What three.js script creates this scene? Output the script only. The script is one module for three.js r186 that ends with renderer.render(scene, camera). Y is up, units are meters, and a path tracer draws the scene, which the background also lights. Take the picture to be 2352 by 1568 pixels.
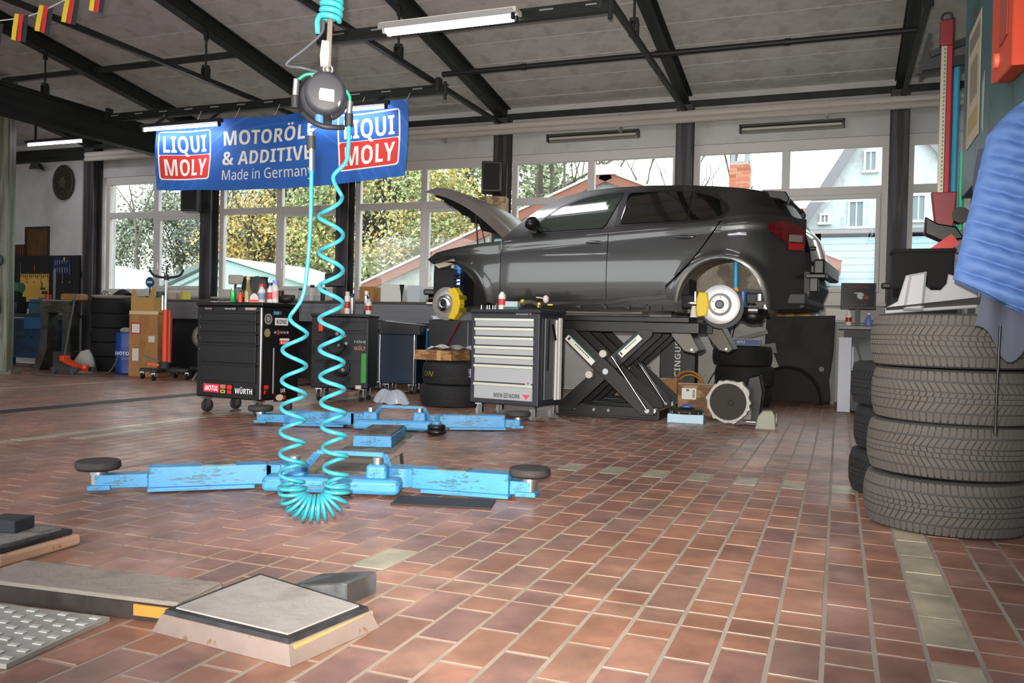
import * as THREE from 'three';
import { RoundedBoxGeometry } from 'three/addons/geometries/RoundedBoxGeometry.js';
import { mergeGeometries } from 'three/addons/utils/BufferGeometryUtils.js';
import { RectAreaLightUniformsLib } from 'three/addons/lights/RectAreaLightUniformsLib.js';

// ---------------------------------------------------------------- camera, sky, flash, exposure
const scene = new THREE.Scene();
const camera = new THREE.PerspectiveCamera(2 * Math.atan(784 / 1964) * 180 / Math.PI, 1.5, 0.05, 300);
camera.position.set(0.0024, 0.8085, 0.0139);
camera.rotation.set(-0.01419, 0.36457, 0.02255, 'YXZ');
camera.updateMatrixWorld(true);
scene.background = new THREE.Color(0.97, 0.985, 1.0);          // flat overcast sky
scene.backgroundIntensity = 3.2;
const renderer = new THREE.WebGLRenderer();
renderer.toneMapping = THREE.LinearToneMapping;
renderer.toneMappingExposure = 1.4;
renderer.shadowMap.enabled = true;
RectAreaLightUniformsLib.init();
// the camera's pop-up flash, 8 cm above the lens: it throws the hard shadows behind the spiral hose and the flags
const flash = new THREE.SpotLight(0xfff6ea, 95, 0, 0.66, 0.85, 2);
flash.name = 'camera_flash';
flash.position.copy(new THREE.Vector3(-0.03, 0.09, 0.01).applyMatrix4(camera.matrixWorld));
flash.target.position.copy(new THREE.Vector3(0, 0.75, -8).applyMatrix4(camera.matrixWorld));
flash.castShadow = true; flash.shadow.mapSize.set(2048, 2048); flash.shadow.radius = 0.8;
scene.add(flash, flash.target);

// ---------------------------------------------------------------- helpers
let seed = 12345;
const rnd = () => { seed = (seed * 1664525 + 1013904223) % 4294967296; return seed / 4294967296; };
const rr = (a, b) => a + (b - a) * rnd();
const V = (x, y, z) => new THREE.Vector3(x, y, z);
const taken = {};
function numbered(n) { const k = taken[n] = (taken[n] ?? -1) + 1; return k ? `${n}_${String(k).padStart(3, '0')}` : n; }
const prep = g => { const h = g.index ? g.toNonIndexed() : g; for (const k of Object.keys(h.attributes)) if (!['position', 'normal', 'uv'].includes(k)) h.deleteAttribute(k); if (!h.attributes.uv) h.setAttribute('uv', new THREE.BufferAttribute(new Float32Array(h.attributes.position.count * 2), 2)); return h; };
const mrg = (...l) => { const f = l.flat(9).filter(Boolean).map(prep); return f.length === 1 ? f[0] : mergeGeometries(f); };
function B(w, h, d, x = 0, y = 0, z = 0, r = 0) { const g = r ? new RoundedBoxGeometry(w, h, d, r > 0.012 ? 2 : 1, Math.min(r, w / 2.01, h / 2.01, d / 2.01)) : new THREE.BoxGeometry(w, h, d); return g.translate(x, y, z); }
function CY(r, h, x = 0, y = 0, z = 0, ax = 'y', seg = 20, r2 = r) { const g = new THREE.CylinderGeometry(r2, r, h, seg); if (ax === 'x') g.rotateZ(-Math.PI / 2); if (ax === 'z') g.rotateX(Math.PI / 2); return g.translate(x, y, z); }
const TB = (pts, r, n = 40, rs = 8, closed = false, tension = 0.5) => new THREE.TubeGeometry(new THREE.CatmullRomCurve3(pts.map(p => p.isVector3 ? p : V(...p)), closed, 'catmullrom', tension), n, r, rs, closed);
const LA = (pts, seg = 32) => new THREE.LatheGeometry(pts.map(p => new THREE.Vector2(p[0], p[1])), seg);
const TO = (R, r, x = 0, y = 0, z = 0, ax = 'y', a = 8, b = 32, arc) => { const g = new THREE.TorusGeometry(R, r, a, b, arc); if (ax === 'y') g.rotateX(Math.PI / 2); if (ax === 'x') g.rotateY(Math.PI / 2); return g.translate(x, y, z); };
function EX(pts, d, bev = 0, holes = []) { const s = new THREE.Shape(pts.map(p => new THREE.Vector2(p[0], p[1]))); for (const h of holes) s.holes.push(new THREE.Path(h.map(p => new THREE.Vector2(p[0], p[1])))); return new THREE.ExtrudeGeometry(s, { depth: d, bevelEnabled: bev > 0, bevelSize: bev, bevelThickness: bev, bevelSegments: 1, curveSegments: 8 }).translate(0, 0, -d / 2); }
const circ = (r, n = 24, cx = 0, cy = 0, a0 = 0, a1 = Math.PI * 2) => Array.from({ length: n }, (_, i) => { const a = a0 + (a1 - a0) * i / (a1 - a0 > 6.28 ? n : n - 1); return [cx + r * Math.cos(a), cy + r * Math.sin(a)]; });
// a box or round bar between two points
function bar(a, b, w, h = w, round = false, up) {
  a = V(...a); b = V(...b); const L = a.distanceTo(b);
  const g = round ? new THREE.CylinderGeometry(w, w, L, 12).rotateX(Math.PI / 2) : new THREE.BoxGeometry(w, h, L);
  const m = new THREE.Matrix4().lookAt(a, b, up ? V(...up) : (Math.abs(b.y - a.y) > 0.99 * L ? V(0, 0, 1) : V(0, 1, 0)));
  g.applyMatrix4(m); const c = a.add(b).multiplyScalar(0.5); return g.translate(c.x, c.y, c.z);
}
const rod = (a, b, r) => bar(a, b, r, r, true);
// surface from a function f(u,v) -> [x,y,z]
function SF(nu, nv, f) {
  const p = [], uv = [], ix = [];
  for (let j = 0; j <= nv; j++) for (let i = 0; i <= nu; i++) { p.push(...f(i / nu, j / nv)); uv.push(i / nu, j / nv); }
  for (let j = 0; j < nv; j++) for (let i = 0; i < nu; i++) { const a = j * (nu + 1) + i, b = a + 1, c = a + nu + 1, d = c + 1; ix.push(a, b, d, a, d, c); }
  const g = new THREE.BufferGeometry(); g.setAttribute('position', new THREE.Float32BufferAttribute(p, 3)); g.setAttribute('uv', new THREE.Float32BufferAttribute(uv, 2)); g.setIndex(ix); g.computeVertexNormals(); return g;
}
const flip = g => { const i = g.index; for (let k = 0; k < i.count; k += 3) { const a = i.getX(k); i.setX(k, i.getX(k + 1)); i.setX(k + 1, a); } g.computeVertexNormals(); return g; };
// uv in metres by the way each face points
function UV(g, s = 1) {
  g = prep(g); const p = g.attributes.position, n = g.attributes.normal, u = g.attributes.uv;
  for (let i = 0; i < p.count; i++) { const ax = Math.abs(n.getX(i)), ay = Math.abs(n.getY(i)), az = Math.abs(n.getZ(i)); let a, b; if (ay >= ax && ay >= az) { a = p.getX(i); b = p.getZ(i); } else if (ax >= az) { a = p.getZ(i); b = p.getY(i); } else { a = p.getX(i); b = p.getY(i); } u.setXY(i, a * s, b * s); }
  return g;
}
const lerp = (a, b, t) => a + (b - a) * t;
function pl(pts) { return x => { if (x <= pts[0][0]) return pts[0][1]; for (let i = 1; i < pts.length; i++) if (x <= pts[i][0]) return lerp(pts[i - 1][1], pts[i][1], (x - pts[i - 1][0]) / (pts[i][0] - pts[i - 1][0])); return pts[pts.length - 1][1]; }; }
// smooth interpolation through the points (monotone in x)
function sm(pts) { const f = pl(pts); const w = 0.05; return x => (f(x - w) + 2 * f(x - w / 2) + 3 * f(x) + 2 * f(x + w / 2) + f(x + w)) / 9; }

function tag(o, label, category, group, kind) { if (label) o.userData.label = label; if (category) o.userData.category = category; if (group) o.userData.group = group; if (kind) o.userData.kind = kind; return o; }
function mesh(name, geo, mat, parent = scene, label) { const m = new THREE.Mesh(Array.isArray(geo) ? mrg(geo) : geo, mat); m.name = parent === scene ? numbered(name) : name; m.castShadow = m.receiveShadow = true; if (label) m.userData.label = label; parent.add(m); return m; }
function each(name, geos, mat, parent, label) { return geos.map(g => mesh(name, g, mat, parent, label)); }
function thing(name, label, category, p = [0, 0, 0], turn = 0, group) { const o = new THREE.Group(); o.name = numbered(name); o.position.set(...p); o.rotation.y = turn; scene.add(o); return tag(o, label, category, group); }
const one = (name, label, category, geo, mat, p = [0, 0, 0], turn = 0, group) => { const m = mesh(name, geo, mat); m.position.set(...p); m.rotation.y = turn; return tag(m, label, category, group); };
function copy(o, p, turn, label) { const c = o.clone(); c.name = numbered(o.name.replace(/_\d{3}$/, '')); c.userData = { ...o.userData }; c.position.set(...p); c.rotation.y = turn ?? o.rotation.y; if (label) c.userData.label = label; scene.add(c); return c; }
function setting(name, p = [0, 0, 0]) { const o = new THREE.Group(); o.name = name; o.position.set(...p); o.userData.kind = 'structure'; scene.add(o); return o; }

// ---------------------------------------------------------------- textures
function vnoise(n, cells, sd) { // tileable value noise
  let s = sd; const r = () => (s = (s * 1103515245 + 12345) % 2147483648) / 2147483648; const g = Array.from({ length: cells * cells }, r);
  const out = new Float32Array(n * n);
  for (let y = 0; y < n; y++) for (let x = 0; x < n; x++) { const fx = x / n * cells, fy = y / n * cells, ix = fx | 0, iy = fy | 0; let tx = fx - ix, ty = fy - iy; tx = tx * tx * (3 - 2 * tx); ty = ty * ty * (3 - 2 * ty); const i1 = (ix + 1) % cells, j1 = (iy + 1) % cells; out[y * n + x] = lerp(lerp(g[iy * cells + ix], g[iy * cells + i1], tx), lerp(g[j1 * cells + ix], g[j1 * cells + i1], tx), ty); }
  return out;
}
function fbm(n, cells, sd, oct = 5, gain = 0.55) { const o = new Float32Array(n * n); let a = 1, t = 0; for (let k = 0; k < oct; k++) { const c = cells << k; if (c > n / 2) break; const v = vnoise(n, c, sd + k * 77); for (let i = 0; i < o.length; i++) o[i] += v[i] * a; t += a; a *= gain; } for (let i = 0; i < o.length; i++) o[i] /= t; return o; }
function tex(n, f, srgb = true) { const d = new Uint8Array(n * n * 4); for (let i = 0; i < n * n; i++) { const c = f(i, i % n, (i / n) | 0); for (let k = 0; k < 3; k++) d[i * 4 + k] = Math.max(0, Math.min(255, c[k] * 255)); d[i * 4 + 3] = 255; } const t = new THREE.DataTexture(d, n, n); t.wrapS = t.wrapT = THREE.RepeatWrapping; t.magFilter = THREE.LinearFilter; t.minFilter = THREE.LinearMipmapLinearFilter; t.generateMipmaps = true; if (srgb) t.colorSpace = THREE.SRGBColorSpace; t.needsUpdate = true; return t; }
const rep = (t, a, b = a) => { const c = t.clone(); c.repeat.set(a, b); c.needsUpdate = true; return c; };
const N1 = fbm(512, 4, 11, 7), N2 = fbm(512, 16, 91, 5), N3 = fbm(256, 6, 5, 6);
const sstep = (a, b, x) => { const t = Math.max(0, Math.min(1, (x - a) / (b - a))); return t * t * (3 - 2 * t); };
// grey blotches that multiply a base colour: t = tint of the stain
const stainTex = (lo, hi, tint, amt, n2 = 0.12) => tex(512, i => { const s = sstep(lo, hi, N1[i]) * amt, k = 1 - n2 * (N2[i] - 0.5) * 2 - n2 / 2; return [lerp(1, tint[0], s) * k, lerp(1, tint[1], s) * k, lerp(1, tint[2], s) * k]; });
const tGrime = stainTex(0.46, 0.66, [0.62, 0.58, 0.54], 0.75);
const tFloor = stainTex(0.44, 0.62, [0.72, 0.76, 0.76], 0.5, 0.16);
const tWall = stainTex(0.5, 0.8, [0.86, 0.85, 0.83], 0.7, 0.05);
const tRoughA = tex(512, i => { const v = 0.55 + 0.6 * (N1[i] - 0.35) + 0.25 * (N2[i] - 0.5); return [v, v, v]; }, false);
const tBump = tex(512, i => [N2[i], N2[i], N2[i]], false);
const tChip = tex(512, i => { const s = sstep(0.6, 0.63, N1[i] * 0.6 + N2[i] * 0.4) * 0.9; const k = 0.94 + 0.12 * (N2[i] - 0.5); return [lerp(1, 0.85, s) * k, lerp(1, 0.72, s) * k, lerp(1, 0.62, s) * k]; });
const tCloth = tex(256, (i, x, y) => { const v = 0.5 + 0.25 * Math.sin(x * 0.8) * Math.sin(y * 0.8) + 0.5 * (N3[i] - 0.5); return [v, v, v]; }, false);
const tWood = tex(256, (i, x, y) => { const v = 0.82 + 0.3 * (N3[((y >> 3) * 256 + x) % 65536] - 0.5) + 0.15 * (N3[i] - 0.5); return [v, v * 0.97, v * 0.93]; });

const mats = {};
function std(c, rough = 0.7, metal = 0, extra = {}) { const k = c + '_' + rough + '_' + metal + '_' + Object.entries(extra).map(([a, b]) => a + (b && b.uuid ? b.uuid : b)).join(); return mats[k] ??= new THREE.MeshStandardMaterial({ color: c, roughness: rough, metalness: metal, side: THREE.DoubleSide, ...extra }); }
function phy(c, o) { return new THREE.MeshPhysicalMaterial({ color: c, side: THREE.DoubleSide, ...o }); }
const M = {
  black: std(0x0d0d0f, 0.42), blackMatt: std(0x141416, 0.75), rubber: std(0x17181a, 0.8, 0, { bumpMap: rep(tBump, 8), bumpScale: 0.001 }), dark: std(0x232528, 0.6), darkSteel: std(0x2a2d2a, 0.62, 0.2, { map: tGrime }),
  steel: std(0xa9abad, 0.35, 0.9), chrome: std(0xd8dadc, 0.12, 1), castAlu: std(0x9c9a94, 0.5, 0.7, { bumpMap: rep(tBump, 4), bumpScale: 0.002 }), iron: std(0x4a4744, 0.55, 0.6), rust: std(0x6d4a35, 0.85, 0.2, { map: tGrime }),
  white: std(0xdcdcd8, 0.5), offwhite: std(0xc9c6bd, 0.6), grey: std(0x7d7f80, 0.6), paleGrey: std(0xa8aaab, 0.55), red: std(0xb01c18, 0.4), orange: std(0xe2471b, 0.4), yellow: std(0xd2b51c, 0.45), blueBin: std(0x14438f, 0.4), green: std(0x1f9a3c, 0.4),
  card: std(0xa97a4a, 0.85, 0, { map: tWall }), wood: std(0xb58d5a, 0.75, 0, { map: tWood }), plasticGrey: std(0x55585b, 0.6), liftBlue: std(0x4b9bd2, 0.45, 0, { map: tChip }),
};
// flat print: a canvas picture on a thin plate, w x h metres
let nPrint = 0;
function print(w, h, draw, o = {}) {
  const k = o.px ?? 512, cw = Math.max(8, Math.round(w >= h ? k : k * w / h)), ch = Math.max(8, Math.round(w >= h ? k * h / w : k));
  const c = document.createElement('canvas'); c.width = cw; c.height = ch; const x = c.getContext('2d'); draw(x, cw, ch);
  const t = new THREE.CanvasTexture(c); t.colorSpace = THREE.SRGBColorSpace; nPrint++;
  return new THREE.MeshStandardMaterial({ map: t, roughness: o.rough ?? 0.5, metalness: 0, side: THREE.DoubleSide });
}
// text fitted in a box
function txt(x, s, cx, cy, w, h, col, font = 'bold', fam = 'sans-serif') { x.save(); x.fillStyle = col; x.font = `${font} 100px ${fam}`; x.textBaseline = 'alphabetic'; x.textAlign = 'center'; const m = x.measureText(s).width || 1; x.translate(cx, cy + h * 0.5); x.scale(w / m, h / 73); x.fillText(s, 0, 0); x.restore(); }
const plate = (w, h, t = 0.002) => { const g = new THREE.BoxGeometry(w, h, t); const u = g.attributes.uv; for (let i = 0; i < u.count; i++) if (!(i >= 16 && i < 24)) u.setXY(i, 0.01, 0.01); return g; };
// ================================================================ THE ROOM
const WZ = -11.4, XL = -16.2, XR = 1.35, ZF = 2.4, SL = 0.148;
const roofY = z => 3.97 + SL * (z - WZ);
const colX = n => -12.327 + 2.5695 * n;       // left edge of steel column n
const mWall = std(0xc6c6c6, 0.85, 0, { map: tWall, bumpMap: tBump, bumpScale: 0.004 });
const mFrame = std(0xc9c6c4, 0.45);
// ---- floor
const floor = setting('floor');
mesh('grout_bed', UV(B(XR - XL, 0.1, ZF - WZ, (XL + XR) / 2, -0.0522, (ZF + WZ) / 2), 0.7), std(0xa79b8c, 0.85, 0, { map: tWall }), floor);
{
  const TX = 0.125, TZ = 0.25, X0 = -0.8906, ZA = -2.4847, g = 0.0105;
  const tones = [[0.45, 0.21, 0.14], [0.48, 0.225, 0.148], [0.41, 0.195, 0.135], [0.5, 0.24, 0.16], [0.38, 0.2, 0.16], [0.46, 0.24, 0.17], [0.41, 0.225, 0.17]];
  const beige = [0.6, 0.54, 0.38];
  const tileGeo = (w, l) => { const b = 0.0018, h = 0.004; const P = [[-w / 2, -h, -l / 2], [w / 2, -h, -l / 2], [w / 2, -h, l / 2], [-w / 2, -h, l / 2], [-w / 2 + b, 0, -l / 2 + b], [w / 2 - b, 0, -l / 2 + b], [w / 2 - b, 0, l / 2 - b], [-w / 2 + b, 0, l / 2 - b]]; const F = [[4, 7, 6, 5], [0, 4, 5, 1], [1, 5, 6, 2], [2, 6, 7, 3], [3, 7, 4, 0]]; const p = []; for (const f of F) for (const k of [0, 1, 2, 0, 2, 3]) p.push(...P[f[k]]); const q = new THREE.BufferGeometry(); q.setAttribute('position', new THREE.Float32BufferAttribute(p, 3)); q.computeVertexNormals(); return prep(q); };
  const list = [];
  const skip = (x, z) => (x > -6.86 && x < -6.58) || (Math.abs(x + 2.86 - (z + 4.9) * 0.36) < 0.2 && z > -6.1 && z < -3.9);
  for (let j = Math.ceil((XL - X0) / TX); X0 + (j + 1) * TX < XR; j++) {
    const xc = X0 + (j + 0.5) * TX, odd = ((j % 2) + 2) % 2 === 1;
    const push = (z0, z1) => {
      const zc = (z0 + z1) / 2; if (z0 < WZ || z1 > ZF || skip(xc, zc)) return;
      let c = tones[(rnd() * tones.length) | 0], be = false;
      if (j === 9 && Math.abs(zc - ZA - 0.0625) > 0.1) be = true;
      if (odd && j > -6 && j < 9 && Math.abs(zc - (ZA - 2.375)) < 0.06) be = true;
      if (xc > -1.5 && xc < -1.36 && Math.abs(zc + 2.6) < 0.13) be = true;
      if (Math.abs(xc + 5.08) < 0.0626 || Math.abs(xc + 8.9) < 0.0626 || (Math.abs(xc + 4.86) < 0.0626 && zc > -5.1 && zc < -4.4)) be = true;
      if (be) c = beige; const k = rr(0.86, 1.08);
      list.push({ x: xc, z: zc, w: TX - g, l: z1 - z0 - g, c: c.map(v => v * k), t: be ? 7 : -1, dy: rr(-0.0012, 0), d: 0 });
    };
    for (let k = 0; ; k++) { const z1 = ZA - (odd ? 0 : 0.125) - k * TZ; if (!odd && k === 0) push(ZA - 0.125, ZA); if (z1 - TZ < WZ) break; push(z1 - TZ, z1); }
    push(ZA, ZA + 0.125);
    for (let k = 0; ; k++) { const z0 = ZA + 0.125 + (odd ? 0.125 : 0) + k * TZ; if (odd && k === 0) push(ZA + 0.125, ZA + 0.25); if (z0 + TZ > ZF) break; push(z0, z0 + TZ); }
  }
  const inv = camera.matrixWorld.clone().invert();
  for (const t of list) { const p = V(t.x, 0, t.z).applyMatrix4(inv); const u = 1964 * p.x / -p.z, v = 1964 * p.y / -p.z; t.d = p.z < 0 && Math.abs(u) < 1200 && v > -815 ? -p.z : 1e3 + Math.hypot(t.x, t.z); }
  list.sort((a, b) => a.d - b.d);
  const uvT = (gq, x, z) => { const p = gq.attributes.position, u = new Float32Array(p.count * 2); for (let i = 0; i < p.count; i++) { u[2 * i] = (p.getX(i) + x) * 0.55; u[2 * i + 1] = (p.getZ(i) + z) * 0.55; } gq.setAttribute('uv', new THREE.BufferAttribute(u, 2)); return gq; };
  const mk = col => new THREE.MeshStandardMaterial({ color: new THREE.Color(...col), roughness: 0.62, roughnessMap: tRoughA, map: tFloor, bumpMap: rep(tBump, 3), bumpScale: 0.0008 });
  const variants = [...tones.map(mk), mk(beige)];
  const geos = [];
  for (const t of list.slice(0, 300)) {
    const k = t.t < 0 ? (rnd() * tones.length) | 0 : 7;
    const m = mesh('tile', uvT(tileGeo(t.w, t.l), t.x, t.z), variants[k], floor); m.position.set(t.x, t.dy, t.z);
  }
  const rest = list.slice(300), pos = [], nor = [], uv = [], col = [];
  for (const t of rest) { const q = tileGeo(t.w, t.l), p = q.attributes.position, n = q.attributes.normal; for (let i = 0; i < p.count; i++) { const x = p.getX(i) + t.x, z = p.getZ(i) + t.z; pos.push(x, p.getY(i) + t.dy, z); nor.push(n.getX(i), n.getY(i), n.getZ(i)); uv.push(x * 0.55, z * 0.55); col.push(...t.c); } }
  const G = new THREE.BufferGeometry(); G.setAttribute('position', new THREE.Float32BufferAttribute(pos, 3)); G.setAttribute('normal', new THREE.Float32BufferAttribute(nor, 3)); G.setAttribute('uv', new THREE.Float32BufferAttribute(uv, 2)); G.setAttribute('color', new THREE.Float32BufferAttribute(col, 3));
  const fm = mesh('tile_field', G, new THREE.MeshStandardMaterial({ vertexColors: true, roughness: 0.55, roughnessMap: tRoughA, map: tFloor, bumpMap: rep(tBump, 3), bumpScale: 0.0008 }), floor); fm.userData.kind = 'stuff';
  mesh('drain_channel', UV(B(0.26, 0.02, 12.4, -6.72, -0.0095, -5.2)), std(0x2b2a28, 0.6, 0.3, { map: tGrime }), floor, 'dark steel drain cover strip');
  // concrete patch over the lift's cross channel
  const cp = mesh('concrete_strip', UV(B(0.36, 0.02, 2.2, 0, -0.011, 0)), std(0x85816f, 0.8, 0, { map: tGrime, bumpMap: tBump, bumpScale: 0.004 }), floor, 'grey concrete strip'); cp.position.set(-2.88, 0, -4.97); cp.rotation.y = 0.35;
}
// ---- back wall with window openings, left part solid
const wb = setting('wall_back');
{
  const x0 = -12.06;
  mesh('lower_wall', UV(B(XR - x0 + 0.2, 1.22, 0.3, (x0 + XR) / 2, 0.61, WZ - 0.15), 0.3), mWall, wb);
  mesh('upper_wall', UV(B(XR - x0 + 0.2, 0.9, 0.3, (x0 + XR) / 2, 3.29 + 0.45, WZ - 0.15), 0.3), mWall, wb);
  mesh('solid_wall', UV(B(x0 - XL + 0.2, 4.2, 0.3, (x0 + XL) / 2 - 0.1, 2.1, WZ - 0.15), 0.3), mWall, wb);
}
const wl = setting('wall_left'); mesh('wall_surface', UV(B(0.3, 7, ZF - WZ + 0.6, XL - 0.15, 3.5, (ZF + WZ) / 2), 0.3), mWall, wl);
const wr = setting('wall_right'); mesh('wall_surface', UV(B(0.3, 7, ZF - WZ + 0.6, XR + 0.15, 3.5, (ZF + WZ) / 2), 0.3), mWall, wr);
// the wall behind the camera has three tall daylight openings for the gates
const wf = setting('wall_front');
{
  const op = [[-14.8, -10.2], [-9.4, -4.8], [-4.0, 0.9]]; let x = XL; const gs = [];
  for (const [a, b] of op) { gs.push(B(a - x, 7, 0.3, (a + x) / 2, 3.5, ZF + 0.15)); gs.push(B(b - a, 3.2, 0.3, (a + b) / 2, 5.4, ZF + 0.15)); x = b; }
  gs.push(B(XR - x, 7, 0.3, (x + XR) / 2, 3.5, ZF + 0.15)); mesh('wall_surface', UV(mrg(gs), 0.3), mWall, wf);
}
// ---- ceiling: boards with pale joints between the rafters
const ceil = setting('ceiling');
{
  const zs = -11.08, P = 0.527, len = Math.hypot(1, SL), ang = Math.atan(SL);
  const bk = mesh('joint_backing', B(XR - XL + 0.6, 0.06, (ZF - WZ + 0.8) * len, 0, 0.05, 0), std(0xf2f0ec, 0.8), ceil); bk.position.set((XL + XR) / 2, roofY((ZF + WZ) / 2), (ZF + WZ) / 2); bk.rotation.x = -ang;
  const xs = [XL, ...[-1, 0, 1, 2, 3, 4, 5].map(n => colX(n) + 0.105), XR];
  const ms = [0xc9c7c4, 0xcdcbc8, 0xc4c2bf].map(c => std(c, 0.85, 0, { map: tWall, bumpMap: tBump, bumpScale: 0.003 }));
  const gcache = {};
  for (let b = 0; b < xs.length - 1; b++) { const w = xs[b + 1] - xs[b]; for (let k = -1; k < 28; k++) { const z = zs + (k + 0.5) * P; if (z > ZF + 0.1) continue; const gg = gcache[b] ??= UV(B(w - 0.004, 0.024, P * len - 0.02)); const m = mesh('ceiling_board', gg, ms[(rnd() * 3) | 0], ceil); m.position.set((xs[b] + xs[b + 1]) / 2, roofY(z) + rr(-0.003, 0.001), z); m.rotation.x = -ang; } }
}
// ---- windows
const glass = new THREE.MeshPhysicalMaterial({ color: 0xeef6f3, transmission: 1, thickness: 0, roughness: 0.0, ior: 1.5, side: THREE.DoubleSide });
for (let n = 0; n < 6; n++) {
  const a = (n ? colX(n) : -12.2) + 0.2, b = Math.min(colX(n + 1) + 0.01, XR), w = b - a, cx = (a + b) / 2, y0 = 1.2, y1 = 3.29, t = 0.085, zf = WZ - 0.06, d = 0.09;
  const W = setting('window_' + (n + 1)); const full = n < 5, xm = full ? cx - 0.02 : 9;
  mesh('window_frame', [B(w, 0.13, d, cx, y1 - 0.065, zf, 0.008), B(w, 0.16, d, cx, y0 + 0.08, zf, 0.008), B(t, y1 - y0 - 0.1, d - 0.01, a + t / 2, (y0 + y1) / 2, zf, 0.008), B(t, y1 - y0 - 0.1, d - 0.01, b - t / 2, (y0 + y1) / 2, zf, 0.008), B(w - 0.02, 0.1, d - 0.02, cx, 2.63, zf, 0.008), ...(full ? [B(0.1, y1 - y0 - 0.1, d - 0.01, xm, (y0 + y1) / 2, zf, 0.008)] : [])], mFrame, W);
  if (full) { const sx = (xm + 0.05 + b - t) / 2, sw = b - t - xm - 0.05, s = 0.055, yb = y0 + 0.16, yt = 2.58; mesh('sash', [B(sw, s, 0.07, sx, yb + s / 2, zf + 0.02, 0.008), B(sw, s, 0.07, sx, yt - s / 2, zf + 0.02, 0.008), B(s, yt - yb - 0.02, 0.064, sx - sw / 2 + s / 2, (yb + yt) / 2, zf + 0.02, 0.008), B(s, yt - yb - 0.02, 0.064, sx + sw / 2 - s / 2, (yb + yt) / 2, zf + 0.02, 0.008), B(0.02, 0.13, 0.03, sx - sw / 2 + 0.03, 1.75, zf + 0.07, 0.006)], mFrame, W); }
  for (const [xa, xb] of full ? [[a + t, xm - 0.05], [xm + 0.05, b - t]] : [[a + t, b - t]]) for (const [ya, yb] of [[y0 + 0.16, 2.58], [2.68, y1 - 0.13]]) mesh('pane', new THREE.PlaneGeometry(xb - xa, yb - ya).translate((xa + xb) / 2, (ya + yb) / 2, zf - 0.01), glass, W);
}
// sill boards
const sill = setting('trim_1'); mesh('sill_board', B(4.4, 0.035, 0.22, -0.9, 1.205, WZ + 0.1, 0.006), std(0xc4c2c0, 0.5), sill);
const sill2 = setting('trim_2'); mesh('sill_board', B(9.1, 0.035, 0.16, -7.6, 1.215, WZ + 0.07, 0.006), std(0xa9a6a2, 0.5), sill2);
// ---- steel columns, rafters, tie rods
const mCol = std(0x4b4a4e, 0.55, 0.25, { map: tGrime }), mRaft = std(0x2b302c, 0.6, 0.2, { map: tGrime });
const near = ['whitewashed wall bay', 'speaker with a cable tray', 'spiral hose loops and cardboard box', 'raised hood and speaker', 'hatchback roof', 'black box and monitor'];
const colLabel = ['dark steel column at the corner of the whitewashed solid wall', 'steel column carrying the loudspeaker beside the blue banner\'s lettering start', 'steel column behind the turquoise spiral hose', 'steel column carrying the loudspeaker above the raised car hood', 'steel column rising behind the roof of the lifted car', 'steel column beside the gabled white house view and small monitor'];
for (let n = 0; n < 6; n++) {
  const x = (n ? colX(n) : -12.27) + 0.105, h = 3.78; const z = WZ + 0.1;
  const c = thing('steel_column', colLabel[n], 'column', [x, 0, z], 0, 'steel columns along the window wall');
  mesh('flange', [B(0.21, h, 0.022, 0, h / 2, 0.1), B(0.21, h, 0.022, 0, h / 2, -0.08)], mCol, c); mesh('web', B(0.05, h, 0.17, 0, h / 2, 0.01), mCol, c); mesh('base_plate', B(0.3, 0.02, 0.28, 0, 0.01, 0.0), mCol, c);
}
const raftLabel = ['sloping roof rafter furthest toward the whitewashed wall', 'sloping roof rafter above the dark horizontal girder', 'sloping roof rafter ending behind the middle of the banner', 'sloping roof rafter that meets the column with the loudspeaker over the hood', 'sloping roof rafter that meets the column behind the car roof', 'sloping roof rafter beside the teal cabinet'];
const ang = Math.atan(SL), rl = (ZF - WZ) / Math.cos(ang);
for (let n = 0; n < 6; n++) {
  const x = (n ? colX(n) : -12.27) + 0.105;
  const r = thing('roof_rafter', raftLabel[n], 'beam', [x, roofY((ZF + WZ) / 2) - 0.115, (ZF + WZ) / 2], 0, 'roof rafters'); r.rotation.x = -ang;
  mesh('flange', [B(0.13, 0.016, rl, 0, -0.092, 0), B(0.13, 0.016, rl, 0, 0.092, 0)], mRaft, r); mesh('web', B(0.03, 0.18, rl, 0, 0, 0), mRaft, r);
  if (n < 1) continue;
  const tz0 = WZ + 0.15, tz1 = 1.5, ty = 3.68;
  const t = thing('tie_rod', ['', 'thin tie bar lying along the dark girder under the rafter', 'thin tie bar with hanger passing behind the flags toward the banner', 'thin tie bar with hanger crossing behind the hose reel', 'thin tie bar with hanger over the lifted car', 'thin tie bar next to the teal cabinet'][n], 'tie bar', [x, 0, 0], 0, 'tie bars under the rafters');
  mesh('rod', UV(B(0.05, 0.05, tz1 - tz0, 0.02, ty, (tz0 + tz1) / 2)), mRaft, t);
  for (const hz of [-8.15, -5.2]) { const yt = roofY(hz) - 0.2; mesh('hanger', [CY(0.012, yt - ty, 0.02, (yt + ty) / 2, hz, 'y', 8), CY(0.045, 0.035, 0.02, ty + 0.14, hz, 'y', 12), B(0.02, 0.14, 0.06, -0.015, ty + 0.06, hz), B(0.02, 0.14, 0.06, 0.055, ty + 0.06, hz), B(0.04, 0.12, 0.04, 0.02, yt - 0.05, hz)], mRaft, t); }
}
one('steel_girder', 'deep dark steel girder under the rafter, behind the bunting', 'beam', [B(0.17, 0.02, 11.2, 0, 0.19, 0), B(0.17, 0.02, 11.2, 0, -0.19, 0), B(0.025, 0.37, 11.2, 0, 0, 0)], std(0x23261f, 0.65, 0.15, { map: tGrime }), [-9.66, 3.5, -5.5]);
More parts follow.
